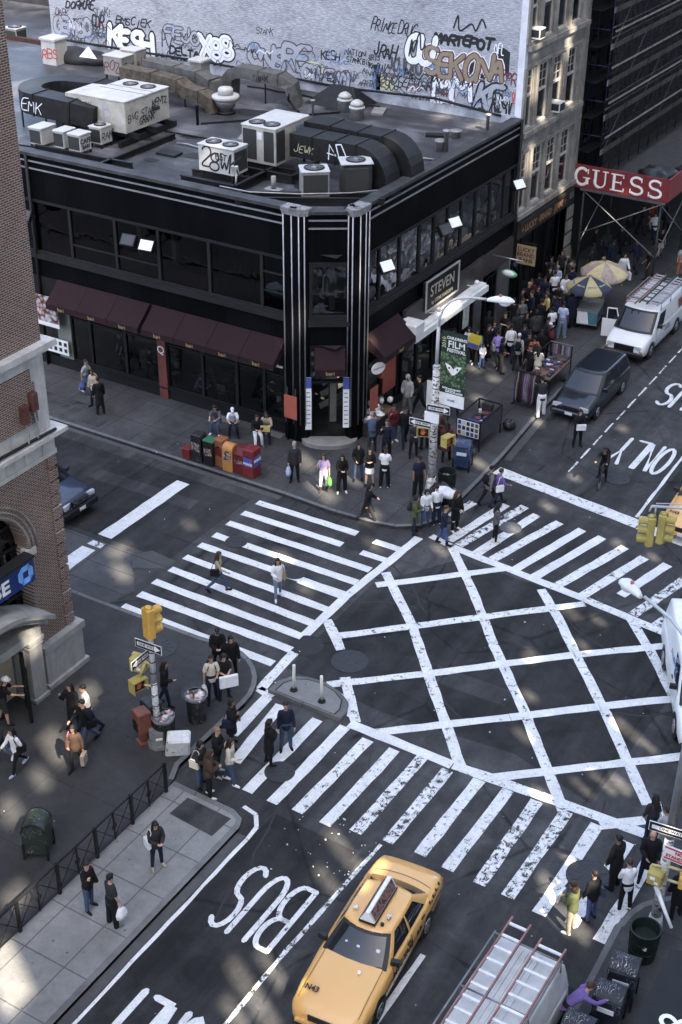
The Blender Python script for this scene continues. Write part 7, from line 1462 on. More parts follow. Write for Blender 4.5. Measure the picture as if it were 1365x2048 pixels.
for y in(-.5,.5):
 for sx in(-1,1):m=MB();m.cyl((sx*.42,y,.2),(sx*.52,y,.2),.2,n=16);m.build('wheel',[TYRE],fc)
def umbrella(lab,p,R_,ha,he,m1,m2,words,tilt=(0,0)):
 t=thing('parasol',lab,'parasol',p,.2,'parasols over the food cart');t.rotation_euler.x=tilt[0];t.rotation_euler.y=tilt[1]
 m=MB();m.cyl((0,0,0),(0,0,ha),.025,n=8);m.build('pole',[STEEL],t)
 for k in range(8):
  a0,a1=rad(45*k),rad(45*(k+1));rows=[]
  for s in(0.03,.3,.55,.8,1.0):
   row=[]
   for j in range(5):a=lerp(a0,a1,j/4);sag=.05*math.sin(math.pi*j/4)*s;rr_=R_*s*(1-.045*math.sin(math.pi*j/4)*s);row.append((rr_*math.cos(a),rr_*math.sin(a),ha-(ha-he)*s**1.35-sag))
   rows.append(row)
  for j in range(1):rows.append([(q[0],q[1],q[2]-.14)for q in rows[-1]])
  m=MB();m.grid(rows);pn=m.build('panel',[m2 if k%2 else m1],t);a=(a0+a1)/2
  if words:text('lettering',words,.15,SBL if k%2==0 else SY,(R_*.66*math.cos(a),R_*.66*math.sin(a),ha-(ha-he)*.6+.0),(-math.sin(a),math.cos(a),0),(-math.cos(a),-math.sin(a),(ha-he)*.9/R_),pn)
 m=MB();m.sphere((0,0,ha+.03),.04);m.build('finial',[STEEL],t)
UY=M('canopy_yellow',(.36,.31,.175),.8,0,.15,3);UB=M('canopy_blue',(.035,.043,.07),.8,0,.15,3);UP=M('canopy_faded_pink',(.30,.24,.215),.8,0,.3,4);UY2=M('canopy_faded_yellow',(.45,.38,.22),.8,0,.2,4)
umbrella('yellow and navy panelled parasol over the food cart',(-22.9,61.2,KH),1.12,2.55,2.05,UY,UB,'Sabrett');umbrella('faded pink and yellow parasol just behind the navy one',(-23.0,63.5,KH),1.2,2.6,2.1,UP,UY2,None,(.1,0))
p=at(948,705,.9);m=MB();m.box(-.28,-.02,-.35,.28,.02,.35);pl_=m.build('placard',[M('placard_yellow',(.55,.42,.05),.6,0,.1,4)],None,(p.x,p.y,1.45));pl_.rotation_euler=(0,.25,.3);tag(pl_,'yellow and blue placard held up beside the shop entrance','placard');m=MB();m.box(-.26,-.026,-.33,.26,-.021,-.1);m.build('blue_print',[BLUES],pl_)
# --- bicycle
bk_=thing('bicycle','dark bicycle ridden down the bus lane','bicycle',tuple(at(1204,968,0)),rad(8))
for y in(-.52,.52):
 w_=obj('wheel',None,None,bk_,(0,y,.34));m=MB();m.tube([(0,.33*math.cos(q*.314),.33*math.sin(q*.314))for q in range(21)],.018,6,False);m.build('tyre',[TYRE],w_);m=MB();m.tube([(0,.305*math.cos(q*.314),.305*math.sin(q*.314))for q in range(21)],.01,5,False)
 for q in range(12):m.beam((0,0,0),(0,.3*math.cos(q*.5236),.3*math.sin(q*.5236)),.005)
 m.build('rim',[STEEL],w_)
for a,b_ in(((0,-.38,.85),(0,.1,.32)),((0,-.36,.8),(0,.28,.82)),((0,.28,.86),(0,.1,.32)),((0,.1,.32),(0,.52,.34)),((0,.28,.8),(0,.52,.34)),((0,-.4,.95),(0,-.52,.34))):m=MB();m.cyl(a,b_,.02,n=8);m.build('frame_tube',[CBLK],bk_)
m=MB();m.tube([(-.26,-.42,.98),(-.1,-.46,1.0),(.1,-.46,1.0),(.26,-.42,.98)],.015,6);m.build('handlebar',[CBLK],bk_);m=MB();m.sphere((0,.3,.9),.07,.13,.035);m.build('saddle',[CBLK],bk_);m=MB();m.cyl((-.06,.1,.32),(.06,.1,.32),.09,n=14);m.beam((.1,.1,.32),(.1,-.04,.2),.02);m.beam((-.1,.1,.32),(-.1,.24,.44),.02);m.build('crank',[STEEL],bk_)
# --- cafe tables inside the open front
ct=thing('cafe_table','round cafe table inside the dark restaurant behind its front window','table',(-38.6,45.0,.15),0,'round tables inside the restaurant');m=MB();m.cyl((0,0,.72),(0,0,.75),.38,n=20);m.build('table_top',[M('table_dark',(.05,.05,.052),.15,.3,.2,3)],ct);m=MB();m.cyl((0,0,0),(0,0,.03),.25,n=16);m.cyl((0,0,.03),(0,0,.72),.035,n=8);m.build('leg',[BLK2],ct)
ch=thing('cafe_chair','dark cafe chair beside a table inside the restaurant','chair',(-38.1,45.5,.15),.6,'chairs inside the restaurant');m=MB();m.rbox(-.2,-.2,.43,.2,.2,.47,.02);m.build('seat',[GDS[3]],ch);m=MB();m.box(-.2,.17,.6,.2,.2,.9);m.build('backrest',[GDS[3]],ch)
for x in(-.17,.17):
 for y in(-.17,.17):m=MB();m.box(x-.015,y-.015,0,x+.015,y+.015,.43 if y<0 else .9);m.build('leg',[BLK2],ch)
for k,(x,y)in enumerate([(-36.6,45.2),(-34.6,45.1),(-33.6,46.2),(-32.6,44.9),(-31.2,45.3),(-30.0,45.0),(-37.4,46.6)]):copy_tree(ct,None,None,(x,y,.15));copy_tree(ch,None,None,(x+.5*math.cos(k),y+.5*math.sin(k*2.),.15),k*1.1)
# --- ledge plates and the avenue side details
for x,lab in((-31.9,'grey drain cover panel on the pavement under the ledge, by the white capped man'),(-29.6,'grey drain cover panel on the pavement under the ledge, by the red sign board')):
 m=MB();m.box(-.5,-.2,0,.5,.2,.02);tag(m.build('cellar_hatch',[STEEL],None,(x,YL-.35,KH+.002)),lab,'hatch')
# --- people
def rdir(flex,abd=0.0,side=1):
 "downward unit vector swung forward (-Y) by flex degrees and outward by abd degrees"
 f,a=rad(flex),rad(abd);return V((side*math.sin(a),-math.sin(f)*math.cos(a),-math.cos(f)*math.cos(a)))
def skeleton(p):
 "joint positions for one pose, metres, feet near z = 0, facing -Y"
 J={};lean=rad(p.get('lean',2));tw=p.get('turn',0)
 pel=V((0,0,.93));up=V((0,-math.sin(lean),math.cos(lean)))
 J['pel']=pel;J['waist']=pel+up*.16;J['chest']=pel+up*.36;J['neck0']=pel+up*.53;fw=V((0,-1,0))
 hp,hy=rad(p.get('hp',8)),rad(p.get('hy',0));hl=lean*.55+hp
 J['neck1']=J['neck0']+V((0,-math.sin(hl),math.cos(hl)))*.08
 hu=V((0,-math.sin(hl*.6),math.cos(hl*.6)));J['head']=J['neck1']+hu*.115;J['hu']=hu
 hd=V((math.sin(hy)*math.cos(hp),-math.cos(hy)*math.cos(hp),-math.sin(hp)));hd=(hd-hu*hd.dot(hu)*.6).normalized();J['hf']=hd;J['hr']=hd.cross(hu).normalized()*-1
 for k,s in(('r',-1),('l',1)):
  q=p.get('arm_'+k,(5,8,12,0));fl,ab,el,inw=q[:4]
  sh=J['neck0']-up*.055+V((s*.175,.0,0));J['sh'+k]=sh;la=math.degrees(lean)*.6
  ua=rdir(fl+la*.5,ab,s);J['el'+k]=sh+ua*.285
  fa=rdir(fl+la*.5+el,ab*.6,s);iw=rad(inw);fa=V((fa.x*math.cos(iw)-s*abs(fa.y)*math.sin(iw)if abs(fa.y)>.05 else fa.x-s*math.sin(iw),fa.y*math.cos(iw*.9),fa.z)).normalized()
  J['wr'+k]=J['el'+k]+fa*.245;J['hd'+k]=fa
 hips='sit' in p
 for k,s in(('r',-1),('l',1)):
  fl,ab,kn=p.get('leg_'+k,(0,3,3));hip=pel+V((s*.088,0,-.03));J['hip'+k]=hip
  th=rdir(fl,ab,s);J['kn'+k]=hip+th*.42;sn=rdir(fl-kn,ab*.6,s);J['an'+k]=J['kn'+k]+sn*.405
  fp=rad(p.get('foot_'+k,0));J['ft'+k]=V((s*.22,-math.cos(fp),-math.sin(fp))).normalized()
 low=min(J['an'+k].z+min(0,J['ft'+k].z*.17)for k in 'lr')-.075
 for k in list(J):
  if k not in('hu','hf','hr','hdl','hdr','ftl','ftr'):J[k]=J[k]-V((0,0,low))
 return J
class Flesh(MB):
 def limb(s,pts,n=10,flat=1.0):
  "tapered rounded tube through (point, radius) pairs"
  P=[(V(p),r)for p,r in pts];d0=(P[1][0]-P[0][0]).normalized();d1=(P[-1][0]-P[-2][0]).normalized()
  Q=[(P[0][0]-d0*P[0][1]*.9,P[0][1]*.25),(P[0][0]-d0*P[0][1]*.55,P[0][1]*.8)]+P+[(P[-1][0]+d1*P[-1][1]*.55,P[-1][1]*.8),(P[-1][0]+d1*P[-1][1]*.9,P[-1][1]*.25)]
  s.tube([q[0]for q in Q],[q[1]for q in Q],n)
 def rings(s,R,n=16):
  "stack of ellipses (centre, half width, half depth)"
  rows=[[(c.x+w_*math.cos(2*math.pi*j/n),c.y+d*math.sin(2*math.pi*j/n),c.z)for j in range(n)]for c,w_,d in((V(a),b,e)for a,b,e in R)]
  s.grid(rows,closed=True);s._add(rows[0],[tuple(range(n-1,-1,-1))],True);s._add(rows[-1],[tuple(range(n))],True)
def voxel(mb,vs,smooth_it=2):
 me=mb.mesh('flesh',fix=True);o=D.objects.new('flesh',me);col.objects.link(o)
 r=o.modifiers.new('r','REMESH');r.mode='VOXEL';r.voxel_size=vs;r.use_smooth_shade=True
 if smooth_it:m=o.modifiers.new('s','SMOOTH');m.factor=.5;m.iterations=smooth_it
 bpy.context.view_layer.update();me2=D.meshes.new_from_object(o.evaluated_get(bpy.context.evaluated_depsgraph_get()))
 D.objects.remove(o);D.meshes.remove(me);me2.polygons.foreach_set('use_smooth',[True]*len(me2.polygons));return me2
def hand(f,J,k,s,curl):
 w0=J['wr'+k];d=J['hd'+k].normalized();side=V((s,0,0));side=(side-d*side.dot(d)).normalized();pn=d.cross(side).normalized()
 ax=V((0,-1,0));ax=(ax-d*ax.dot(d));ax=ax.normalized()if ax.length>.2 else V((-s,0,0));inn=-side
 f.limb([(w0,.024),(w0+d*.04+ax*.004,.03),(w0+d*.075,.03)],8)
 for i,L in enumerate((.068,.078,.072,.056)):
  b_=w0+d*.08+ax*(.03-.02*i);c=rad(curl);d1=(d*math.cos(c*.6)+inn*math.sin(c*.6));d2=(d*math.cos(c*1.5)+inn*math.sin(c*1.5))
  f.tube([b_-d*.03,b_,b_+d1*L*.5,b_+d1*L*.5+d2*L*.5],[.0095,.0098,.0088,.0075],6)
 t0=w0+d*.025+ax*.025;t1=t0+(ax*.8+d*.7+inn*.2).normalized()*.04;f.tube([t0-ax*.015,t0,t1,t1+(d+inn*.4+ax*.15).normalized()*.03],[.013,.0125,.011,.009],6)
def body_mesh(p,J):
 f=Flesh();h=J['head'];hu,hf,hr=J['hu'],J['hf'],J['hr'];R=Matrix((hr,-hf,hu)).transposed()
 f.sphere(h+hu*.02-hf*-.0+hf*.0,.076,.095,.11,16,12,R);f.sphere(h-hu*.055+hf*.03,.056,.065,.062,12,8,R);f.sphere(h-hu*.015+hf*.097,.0135,.019,.026,8,6,R)
 for s in(-1,1):f.sphere(h+hr*s*.077-hu*.005-hf*.005,.012,.022,.032,8,6,R)
 f.limb([(J['neck0']-V((0,0,.03)),.06),(J['neck1'],.052),(h-hu*.04-hf*.01,.055)],12)
 tor(f,J,0,p)
 for k,s in(('r',-1),('l',1)):
  f.limb([(J['sh'+k]+V((-s*.03,0,0)),.056),(J['sh'+k]*.6+J['el'+k]*.4,.046),(J['el'+k],.038),(J['el'+k]*.6+J['wr'+k]*.4,.038),(J['wr'+k],.025)])
  hand(f,J,k,s,p.get('curl',28))
  f.limb([(J['hip'+k],.088),(J['hip'+k]*.5+J['kn'+k]*.5,.074),(J['kn'+k],.055),(J['kn'+k]*.65+J['an'+k]*.35,.054),(J['an'+k],.036)],12)
  f.limb([(J['an'+k]+V((0,.02,-.03)),.036),(J['an'+k]+J['ft'+k]*.09-V((0,0,.03)),.034),(J['an'+k]+J['ft'+k]*.16-V((0,0,.045)),.026)],8)
 me=voxel(f,.0105,3)
 for pl in me.polygons:
  c=pl.center-h;x,y,z=c.dot(hr),c.dot(hf),c.dot(hu)
  if y>.06:
   if(abs(abs(x)-.03)/.015)**2+((z-.012)/.009)**2<1:pl.material_index=1
   elif(abs(abs(x)-.031)/.02)**2+((z-.033)/.006)**2<1:pl.material_index=3
   elif(x/.024)**2+((z+.057)/.009)**2<1:pl.material_index=2
 return me
def tor(f,J,inf,p,lo=-.09,flare=0.0,fem=False):
 a,b_=J['pel'],J['neck0'];d=(b_-a);L=d.length;q=lambda t:a+d*t
 hw=.165 if fem else .158;sw=.175 if fem else .19;ww=.125 if fem else .14
 R=[(q(-.17)if lo==-.09 else q(lo/L),hw*.7+inf+flare,.1+inf+flare*.7),(q(-.06),hw+inf+flare*.4,.118+inf+flare*.3),(q(.12),hw*.94+inf,.11+inf),(q(.34),ww+inf,.1+inf),(q(.55),ww+.018+inf,.108+inf),(q(.74),sw*.88+inf,.112+inf),(q(.88),sw*.92+inf,.095+inf),(q(.97),sw*.62+inf*.8,.072+inf*.7),(q(1.03),.07+inf*.6,.058+inf*.5)]
 f.rings(R)
def top_mesh(p,J,kind):
 f=Flesh();th=dict(tee=.012,shirt=.014,fitted=.009,jacket=.026,hoodie=.03,coat=.032,puffer=.042,cardigan=.02)[kind];a,b_=J['pel'],J['neck0'];fem=kind in('fitted','cardigan')
 if kind in('coat',):
  lo=-.42;tor(f,J,th,p,-.2,.01,True);base=a
  k1=(J['knl']+J['knr'])/2;sp=abs(J['knl'].y-J['knr'].y)*.45
  f.rings([(V((k1.x*.8,k1.y*.8,J['knl'].z*.5+J['knr'].z*.5+.03)),.19,.15+sp),(a*.5+k1*.5,.19,.15+sp*.5),(a+V((0,0,.02)),.18,.14),(a+V((0,0,.12)),.165,.13)])
 else:
  tor(f,J,th,p,-.1 if kind=='fitted' else-.16,.012 if kind!='fitted' else 0,fem)
 ln=dict(tee=.55).get(kind,1.0)
 for k,s in(('r',-1),('l',1)):
  e,w_=J['el'+k],J['wr'+k];s0=J['sh'+k]+V((-s*.03,0,0))
  if kind=='tee':f.limb([(s0,.062+th),(J['sh'+k]*.5+e*.5,.056+th),(J['sh'+k]*.28+e*.72,.054+th)])
  else:f.limb([(s0,.06+th),(J['sh'+k]*.6+e*.4,.05+th),(e,.042+th),(e*.6+w_*.4,.042+th),(e*.1+w_*.9,.03+th)])
 if kind in('hoodie','puffer'):f.limb([(J['neck0']+V((-.07,.05,.02)),.045),(J['neck0']+V((0,.09,.03)),.055),(J['neck0']+V((.07,.05,.02)),.045)])
 elif kind in('jacket','coat','shirt'):f.limb([(J['neck0']+V((-.055,-.01,.0)),.03),(J['neck0']+V((0,.05,.03)),.034),(J['neck0']+V((.055,-.01,.0)),.03)])
 if kind=='puffer':
  for t in(.0,.2,.4,.6,.78):c=a+(b_-a)*t;f.rings([(c+V((0,0,-.03)),.17,.13),(c,.2,.16),(c+V((0,0,.03)),.17,.13)])
 return voxel(f,.013,3)
def legs_mesh(p,J,kind):
 f=Flesh();a=J['pel'];th=dict(jeans=.013,loose=.03,slim=.006,skirt=.02,shorts=.03)[kind];up=(J['waist']-J['pel'])
 if kind=='skirt':
  km=(J['knl']+J['knr'])/2;t=.75;c1=a*(1-t)+km*t;sp=abs(J['knl'].y-J['knr'].y)*.4
  f.rings([(c1,.2,.155+sp),(a*.5+c1*.5,.185,.14),(a+V((0,0,.03)),.165,.125),(a+up*.7,.14,.112)]);return voxel(f,.013,3)
 f.rings([(a-V((0,0,.11)),.1,.085),(a-V((0,0,.05)),.17+th*.6,.115+th),(a+V((0,0,.04)),.168+th*.5,.12+th*.7),(a+up*.75,.148+th*.4,.112+th*.5)])
 for k in 'rl':
  h,kn,an=J['hip'+k],J['kn'+k],J['an'+k]
  if kind=='shorts':f.limb([(h,.09+th*.6),(h*.5+kn*.5,.075+th),(h*.12+kn*.88,.068+th)],12)
  else:f.limb([(h,.09+th*.5),(h*.5+kn*.5,.076+th),(kn,.057+th),(kn*.6+an*.4,.054+th),(an-V((0,0,.015 if kind!='slim' else 0)),.04+th*1.1)],12)
 return voxel(f,.013,3)
def shoe_mesh(J,k,kind):
 f=Flesh();a,d=J['an'+k],J['ft'+k];dn=V((0,0,-1))
 f.limb([(a-d*.035+dn*.035,.044),(a+d*.05+dn*.034,.045),(a+d*.125+dn*.043,.044),(a+d*.175+dn*.05,.034)],10)
 if kind=='boot':f.limb([(a*.62+J['kn'+k]*.38,.062),(a+dn*.02,.05)],10)
 return voxel(f,.012,1)
def hair_mesh(J,kind):
 f=Flesh();h=J['head'];hu,hf,hr=J['hu'],J['hf'],J['hr'];R=Matrix((hr,-hf,hu)).transposed()
 if kind=='bald':return None
 if kind in('cap','hat','white_cap'):
  f.sphere(h+hu*.06-hf*.005,.088,.105,.075,16,8,R)
  if kind=='hat':f.sphere(h+hu*.055,.155,.165,.014,18,6,R);f.sphere(h+hu*.09,.085,.1,.07,14,8,R)
  else:f.sphere(h+hu*.055+hf*.13,.062,.07,.012,12,6,R)
  return voxel(f,.012,1)
 if kind=='hood':
  f.sphere(h+hu*.02-hf*.022,.105,.115,.14,16,10,R);f.limb([(h-hu*.12-hf*.02,.085),(h-hu*.05-hf*.03,.095)],12);return voxel(f,.013,2)
 f.sphere(h+hu*.04-hf*.02,.087,.1,.1,16,10,R);f.sphere(h+hu*.085+hf*.03,.07,.062,.045,12,8,R)
 if kind=='bob':f.limb([(h-hf*.04+hu*.03,.085),(h-hf*.05-hu*.09,.085)],12);[f.limb([(h+hr*s*.07+hu*.02,.035),(h+hr*s*.072-hu*.08,.032)],8)for s in(-1,1)]
 if kind=='long':f.limb([(h-hf*.04+hu*.02,.088),(h-hf*.075-hu*.12,.085),(h-hf*.10-hu*.26,.075),(h-hf*.10-hu*.36,.05)],12);[f.limb([(h+hr*s*.073+hu*.02,.034),(h+hr*s*.08-hu*.1,.036),(h+hr*s*.085-hu*.24+hf*.01,.03)],8)for s in(-1,1)]
 if kind=='curly':[f.sphere(h+hu*(.03-.05*i)-hf*.05+hr*.05*((i%3)-1),.085,.085,.08,10,8)for i in range(5)]
 if kind=='bun':f.sphere(h+hu*.07-hf*.12,.045)
 return voxel(f,.012,2)
POSES={'stand':dict(arm_r=(3,7,14,0),arm_l=(5,8,12,0),leg_r=(1,5,3),leg_l=(-2,4,2)),'stand_b':dict(arm_r=(12,9,55,35),arm_l=(4,9,20,5),leg_r=(4,7,6),leg_l=(-3,5,2),hp=16,hy=15),'hands_front':dict(arm_r=(14,6,72,42),arm_l=(16,6,70,40),leg_r=(2,6,4),leg_l=(-1,5,3),hp=22,curl=55),'arms_crossed':dict(arm_r=(18,8,88,62),arm_l=(20,8,84,60),leg_r=(2,5,3),leg_l=(-2,6,3),hp=10,curl=35),'phone':dict(arm_r=(30,14,125,25),arm_l=(4,8,25,8),leg_r=(3,5,4),leg_l=(-3,5,3),hp=8,hy=-12,curl=60),'walk':dict(lean=5,arm_r=(-22,7,18,0),arm_l=(24,7,28,4),leg_r=(24,2,6),leg_l=(-18,2,22),foot_l=35,foot_r=-10),'walk_b':dict(lean=5,arm_r=(24,8,40,10),arm_l=(-20,8,14,0),leg_r=(-20,2,24),leg_l=(24,2,8),foot_r=38,foot_l=-8),'stroll':dict(lean=4,arm_r=(8,8,75,30),arm_l=(-10,9,15,0),leg_r=(14,3,6),leg_l=(-11,3,12),foot_l=20),'carry':dict(lean=2,arm_r=(2,9,8,0),arm_l=(10,7,82,25),leg_r=(8,4,4),leg_l=(-7,4,8),foot_l=12,curl=65),'wave':dict(lean=0,arm_r=(135,25,35,10),arm_l=(6,10,30,5),leg_r=(4,5,3),leg_l=(-5,5,4)),'reach':dict(lean=12,arm_r=(55,15,25,5),arm_l=(45,10,45,15),leg_r=(10,6,6),leg_l=(-10,6,6),hp=20),'bend':dict(lean=48,arm_r=(50,12,40,15),arm_l=(58,14,40,10),leg_r=(4,7,8),leg_l=(-6,6,4),hp=12),'sit':dict(sit=1,lean=22,arm_r=(38,8,45,22),arm_l=(38,8,48,22),leg_r=(84,7,88),leg_l=(80,9,80),hp=24,curl=45),'sit_b':dict(sit=1,lean=10,arm_r=(25,8,70,35),arm_l=(30,8,62,30),leg_r=(84,4,72),leg_l=(88,7,92),hp=18,curl=45),'bike':dict(sit=1,lean=42,arm_r=(62,8,8,0),arm_l=(62,8,8,0),leg_r=(78,3,70),leg_l=(45,3,52),hp=-18,curl=70),}
_pc={}
def pget(pose,part,kind):
 k=(pose,part,kind)
 if k not in _pc:
  p=POSES[pose]
  if(pose,'J',0)not in _pc:_pc[(pose,'J',0)]=skeleton(p)
  J=_pc[(pose,'J',0)]
  _pc[k]=body_mesh(p,J)if part=='body' else top_mesh(p,J,kind)if part=='top' else legs_mesh(p,J,kind)if part=='legs' else hair_mesh(J,kind)if part=='hair' else shoe_mesh(J,kind[0],kind[1:])
 return _pc[k]
COLS=dict(black=(.0075,.0075,.009),charcoal=(.026,.026,.029),grey=(.13,.13,.135),lightgrey=(.30,.30,.31),white=(.66,.66,.68),cream=(.52,.46,.38),beige=(.34,.28,.22),navy=(.011,.015,.032),blue=(.05,.08,.20),denim=(.05,.075,.13),paledenim=(.16,.20,.27),lightblue=(.36,.42,.58),lilac=(.34,.26,.44),purple=(.15,.10,.28),maroon=(.10,.018,.026),red=(.22,.03,.03),orange=(.42,.12,.05),olive=(.075,.085,.04),brown=(.06,.035,.025),yellow=(.50,.40,.16),pink=(.30,.035,.11),green=(.10,.42,.06),tan=(.30,.20,.12))
HAIRC=dict(black=(.010,.009,.009),dark=(.018,.012,.010),brown=(.045,.026,.016),blonde=(.20,.13,.07),greyhair=(.22,.22,.22),white=(.6,.6,.62),lightgrey=(.3,.3,.31),cream=(.55,.5,.42),red=(.12,.03,.02))
SKINS=[(.42,.25,.18),(.35,.20,.14),(.22,.12,.08),(.08,.042,.028),(.46,.29,.22)]
def cloth(c):return M('fabric_'+c,COLS[c],.88,0,.16,7,.15,90,spec=.25)
def pattern(c):
 n_='fabric_patterned_'+c
 if n_ in _mats:return _mats[n_]
 m,n,l,b,o=newmat(n_,.88,.25);w_=n.new('ShaderNodeTexWave');w_.bands_direction='Z';w_.inputs['Scale'].default_value=7;w_.inputs['Distortion'].default_value=.6;l.new(o,w_.inputs[0])
 l.new(ramp(n,l,w_.outputs['Fac'],[(.45,COLS[c]),(.55,[min(1,x*3+.06)for x in COLS[c]])]),b.inputs['Base Color']);_mats[n_]=m;return m
EYEM=M('eye_dark',(.02,.015,.012),.3);LIP=M('lip',(.22,.07,.06),.6)
def setm(o,*ms):
 me=o.data
 while len(me.materials)<len(ms):me.materials.append(None)
 for i,m in enumerate(ms):o.material_slots[i].link='OBJECT';o.material_slots[i].material=m
def person(px,py,face,pose,top,legs,hair,label,skin=0,shoes='black',h=1.72,z=None,group=None,shoekind='shoe',extra=()):
 c=at(px,py,0.0);zz=z if z is not None else(KH if onpave(c.x,c.y)else 0.0)
 c=at(px,py,zz);rz=rad(face+31);s=h/1.735
 t=thing('person',label,'person',(c.x,c.y,zz),rz,group);t.scale=(s,s,s)
 if 'sit' in POSES[pose]and z is not None:pass
 sk=M('skin_%d'%skin,SKINS[skin],.6,0,.1,9,spec=.35);hk,hc=hair.split(':')
 hm=M('hair_'+hc,HAIRC.get(hc)or COLS.get(hc),.6 if hk not in('cap','hat','hood')else .9,0,.3,30)
 b=obj('body',pget(pose,'body',''),None,t);setm(b,sk,EYEM,LIP,hm if hk not in('cap','hat','hood','bald')else EYEM)
 tk,tc=top.split(':');o=obj({'tee':'shirt','shirt':'shirt','fitted':'top','jacket':'jacket','hoodie':'hooded_top','coat':'coat','puffer':'jacket','cardigan':'cardigan'}[tk],pget(pose,'top',tk),None,t);setm(o,pattern(tc[1:])if tc[0]=='*' else cloth(tc))
 lk,lc=legs.split(':');o=obj('skirt' if lk=='skirt' else 'shorts' if lk=='shorts' else 'trousers',pget(pose,'legs',lk),None,t);setm(o,cloth(lc))
 for k in 'lr':o=obj('shoe',pget(pose,'shoe',k+shoekind),None,t);setm(o,cloth(shoes))
 hmsh=pget(pose,'hair',hk)
 if hmsh:o=obj({'cap':'cap','hat':'hat','hood':'hood'}.get(hk,'hair'),hmsh,None,t);setm(o,hm)
 J=_pc[(pose,'J',0)]
 for e in extra:gear(e,t,J,s)
 return t,J
def onpave(x,y):return(x<-20.4 and y>40.0)or(y>39.8 and x<-21.5)or(x<-20.5 and y<29.4)or(-24<x<-21.8 and y<30.1)or(x<-17.4 and y<23.8)or(x>-6.9 and y<27.0)
def gear(e,t,J,s):
 "bags and other held things: top-level objects of their own"
 kind,colr,lab=e[:3];mw=Matrix.Translation(t.location)@Matrix.Rotation(t.rotation_euler.z,4,'Z')@Matrix.Diagonal((s,s,s,1))
 mt=cloth(colr)if colr[0]!='*' else pattern(colr[1:]);sd=e[3]if len(e)>3 else 'r';sg_=-1 if sd=='r' else 1
 g=MB()
 if kind=='carrier':
  hnd=J['wr'+sd]+J['hd'+sd]*.09;g.v=[];rows=[]
  for z,w_,d in((-.06,.03,.05),(-.14,.07,.12),(-.3,.1,.17),(-.44,.09,.16)):rows.append([(hnd.x+w_*math.cos(q*.7854)+.012*math.sin(z*40+q),hnd.y+d*math.sin(q*.7854),hnd.z+z)for q in range(8)])
  g.grid(rows,closed=True);g.poly(rows[-1]);g.tube([hnd+V((0,.05,-.06)),hnd+V((0,.0,0)),hnd+V((0,-.05,-.06))],.008,5);nm='carrier_bag'
 elif kind=='paper':
  hnd=J['wr'+sd]+J['hd'+sd]*.09;g.box(hnd.x-.06,hnd.y-.16,hnd.z-.5,hnd.x+.06,hnd.y+.16,hnd.z-.12);g.tube([hnd+V((0,.07,-.12)),hnd,hnd+V((0,-.07,-.12))],.006,5);nm='paper_bag'
 elif kind=='shoulder':
  p=J['hip'+sd]+V((sg_*.14,.05,.12));g.rbox(p.x-.06,p.y-.17,p.z-.16,p.x+.06,p.y+.17,p.z+.12,.03);sh=J['sh'+sd];g.tube([p+V((0,-.13,.12)),sh+V((-sg_*.02,-.09,.03)),sh+V((-sg_*.03,0,.085)),sh+V((-sg_*.02,.1,.03)),p+V((0,.13,.12))],.012,5);nm='shoulder_bag'
 elif kind=='backpack':
  c=(J['chest']+J['waist'])/2;g.sphere(c+V((0,.2,.06)),.15,.095,.22,12,10)
  g.sphere(c+V((0,.28,-.02)),.1,.04,.11,10,8)
  for q in(-1,1):g.tube([c+V((q*.1,.16,.22)),J['neck0']+V((q*.09,.05,.03)),J['neck0']+V((q*.1,-.09,-.07)),c+V((q*.13,-.13,.1)),c+V((q*.15,.1,-.06))],.016,5)
  nm='backpack'
 elif kind=='board':
  p=(J['wrr']+J['wrl'])/2+V((0,-.1,.0));g.box(p.x-.2,p.y-.03,p.z-.16,p.x+.2,p.y+.03,p.z+.1);nm='box'
 elif kind=='bigbag':
  p=(J['wrr']+J['wrl'])/2+V((.05,-.12,-.18));g.box(p.x-.3,p.y-.05,p.z-.22,p.x+.3,p.y+.05,p.z+.2);nm='shopping_bag'
 elif kind=='bottle':
  p=J['wrl']+J['hdl']*.1;g.cyl(p+V((0,0,-.1)),p+V((0,0,.12)),.04);g.cyl(p+V((0,0,.12)),p+V((0,0,.18)),.018);nm='bottle'
 me=g.mesh(nm);me.transform(Matrix.Translation(V((0,0,0))));o=obj(nm,me,[mt]);o.matrix_world=mw;tag(o,lab,nm.replace('_',' '))
GC,GV,GN='people waiting at the far corner','crowd along the avenue pavement','people at the near left corner'
GP,GW,GE='people on the left pavement','people crossing the road','people at the near right corner'
P=person
P(175,789,70,'walk','tee:lightgrey','jeans:denim','short:dark','man in a pale T shirt walking beside the menu boards with a blue bag',1,'white',extra=[('carrier','blue','bright blue carrier bag held low by the man in the pale T shirt')])
P(192,812,330,'carry','jacket:beige','jeans:black','short:dark','person in a beige jacket facing the dark suited man on the side street',2)
P(202,828,200,'stand','coat:black','jeans:black','short:dark','man in a dark suit seen from behind on the side street pavement',1)
P(437,862,345,'sit','tee:*charcoal','jeans:denim','curly:dark','man in a dark patterned shirt sitting on the restaurant ledge',0,'white');P(467,866,5,'sit','tee:*lightblue','jeans:navy','cap:white','seated man in a white cap and pale checked shirt on the restaurant ledge',4,'black')
P(515,884,10,'sit_b','jacket:black','jeans:white','bob:dark','seated woman in white trousers and a dark jacket on the ledge',0,'grey');P(535,878,355,'sit_b','cardigan:beige','jeans:navy','long:dark','seated woman in a pale cardigan with a yellow bag on the ledge',2,extra=[('board','yellow','yellow bag on the lap of the seated woman in the pale cardigan')])
P(548,846,60,'sit','shirt:charcoal','jeans:black','short:greyhair','grey haired man leaning over a table just inside the restaurant window',0,z=.15)
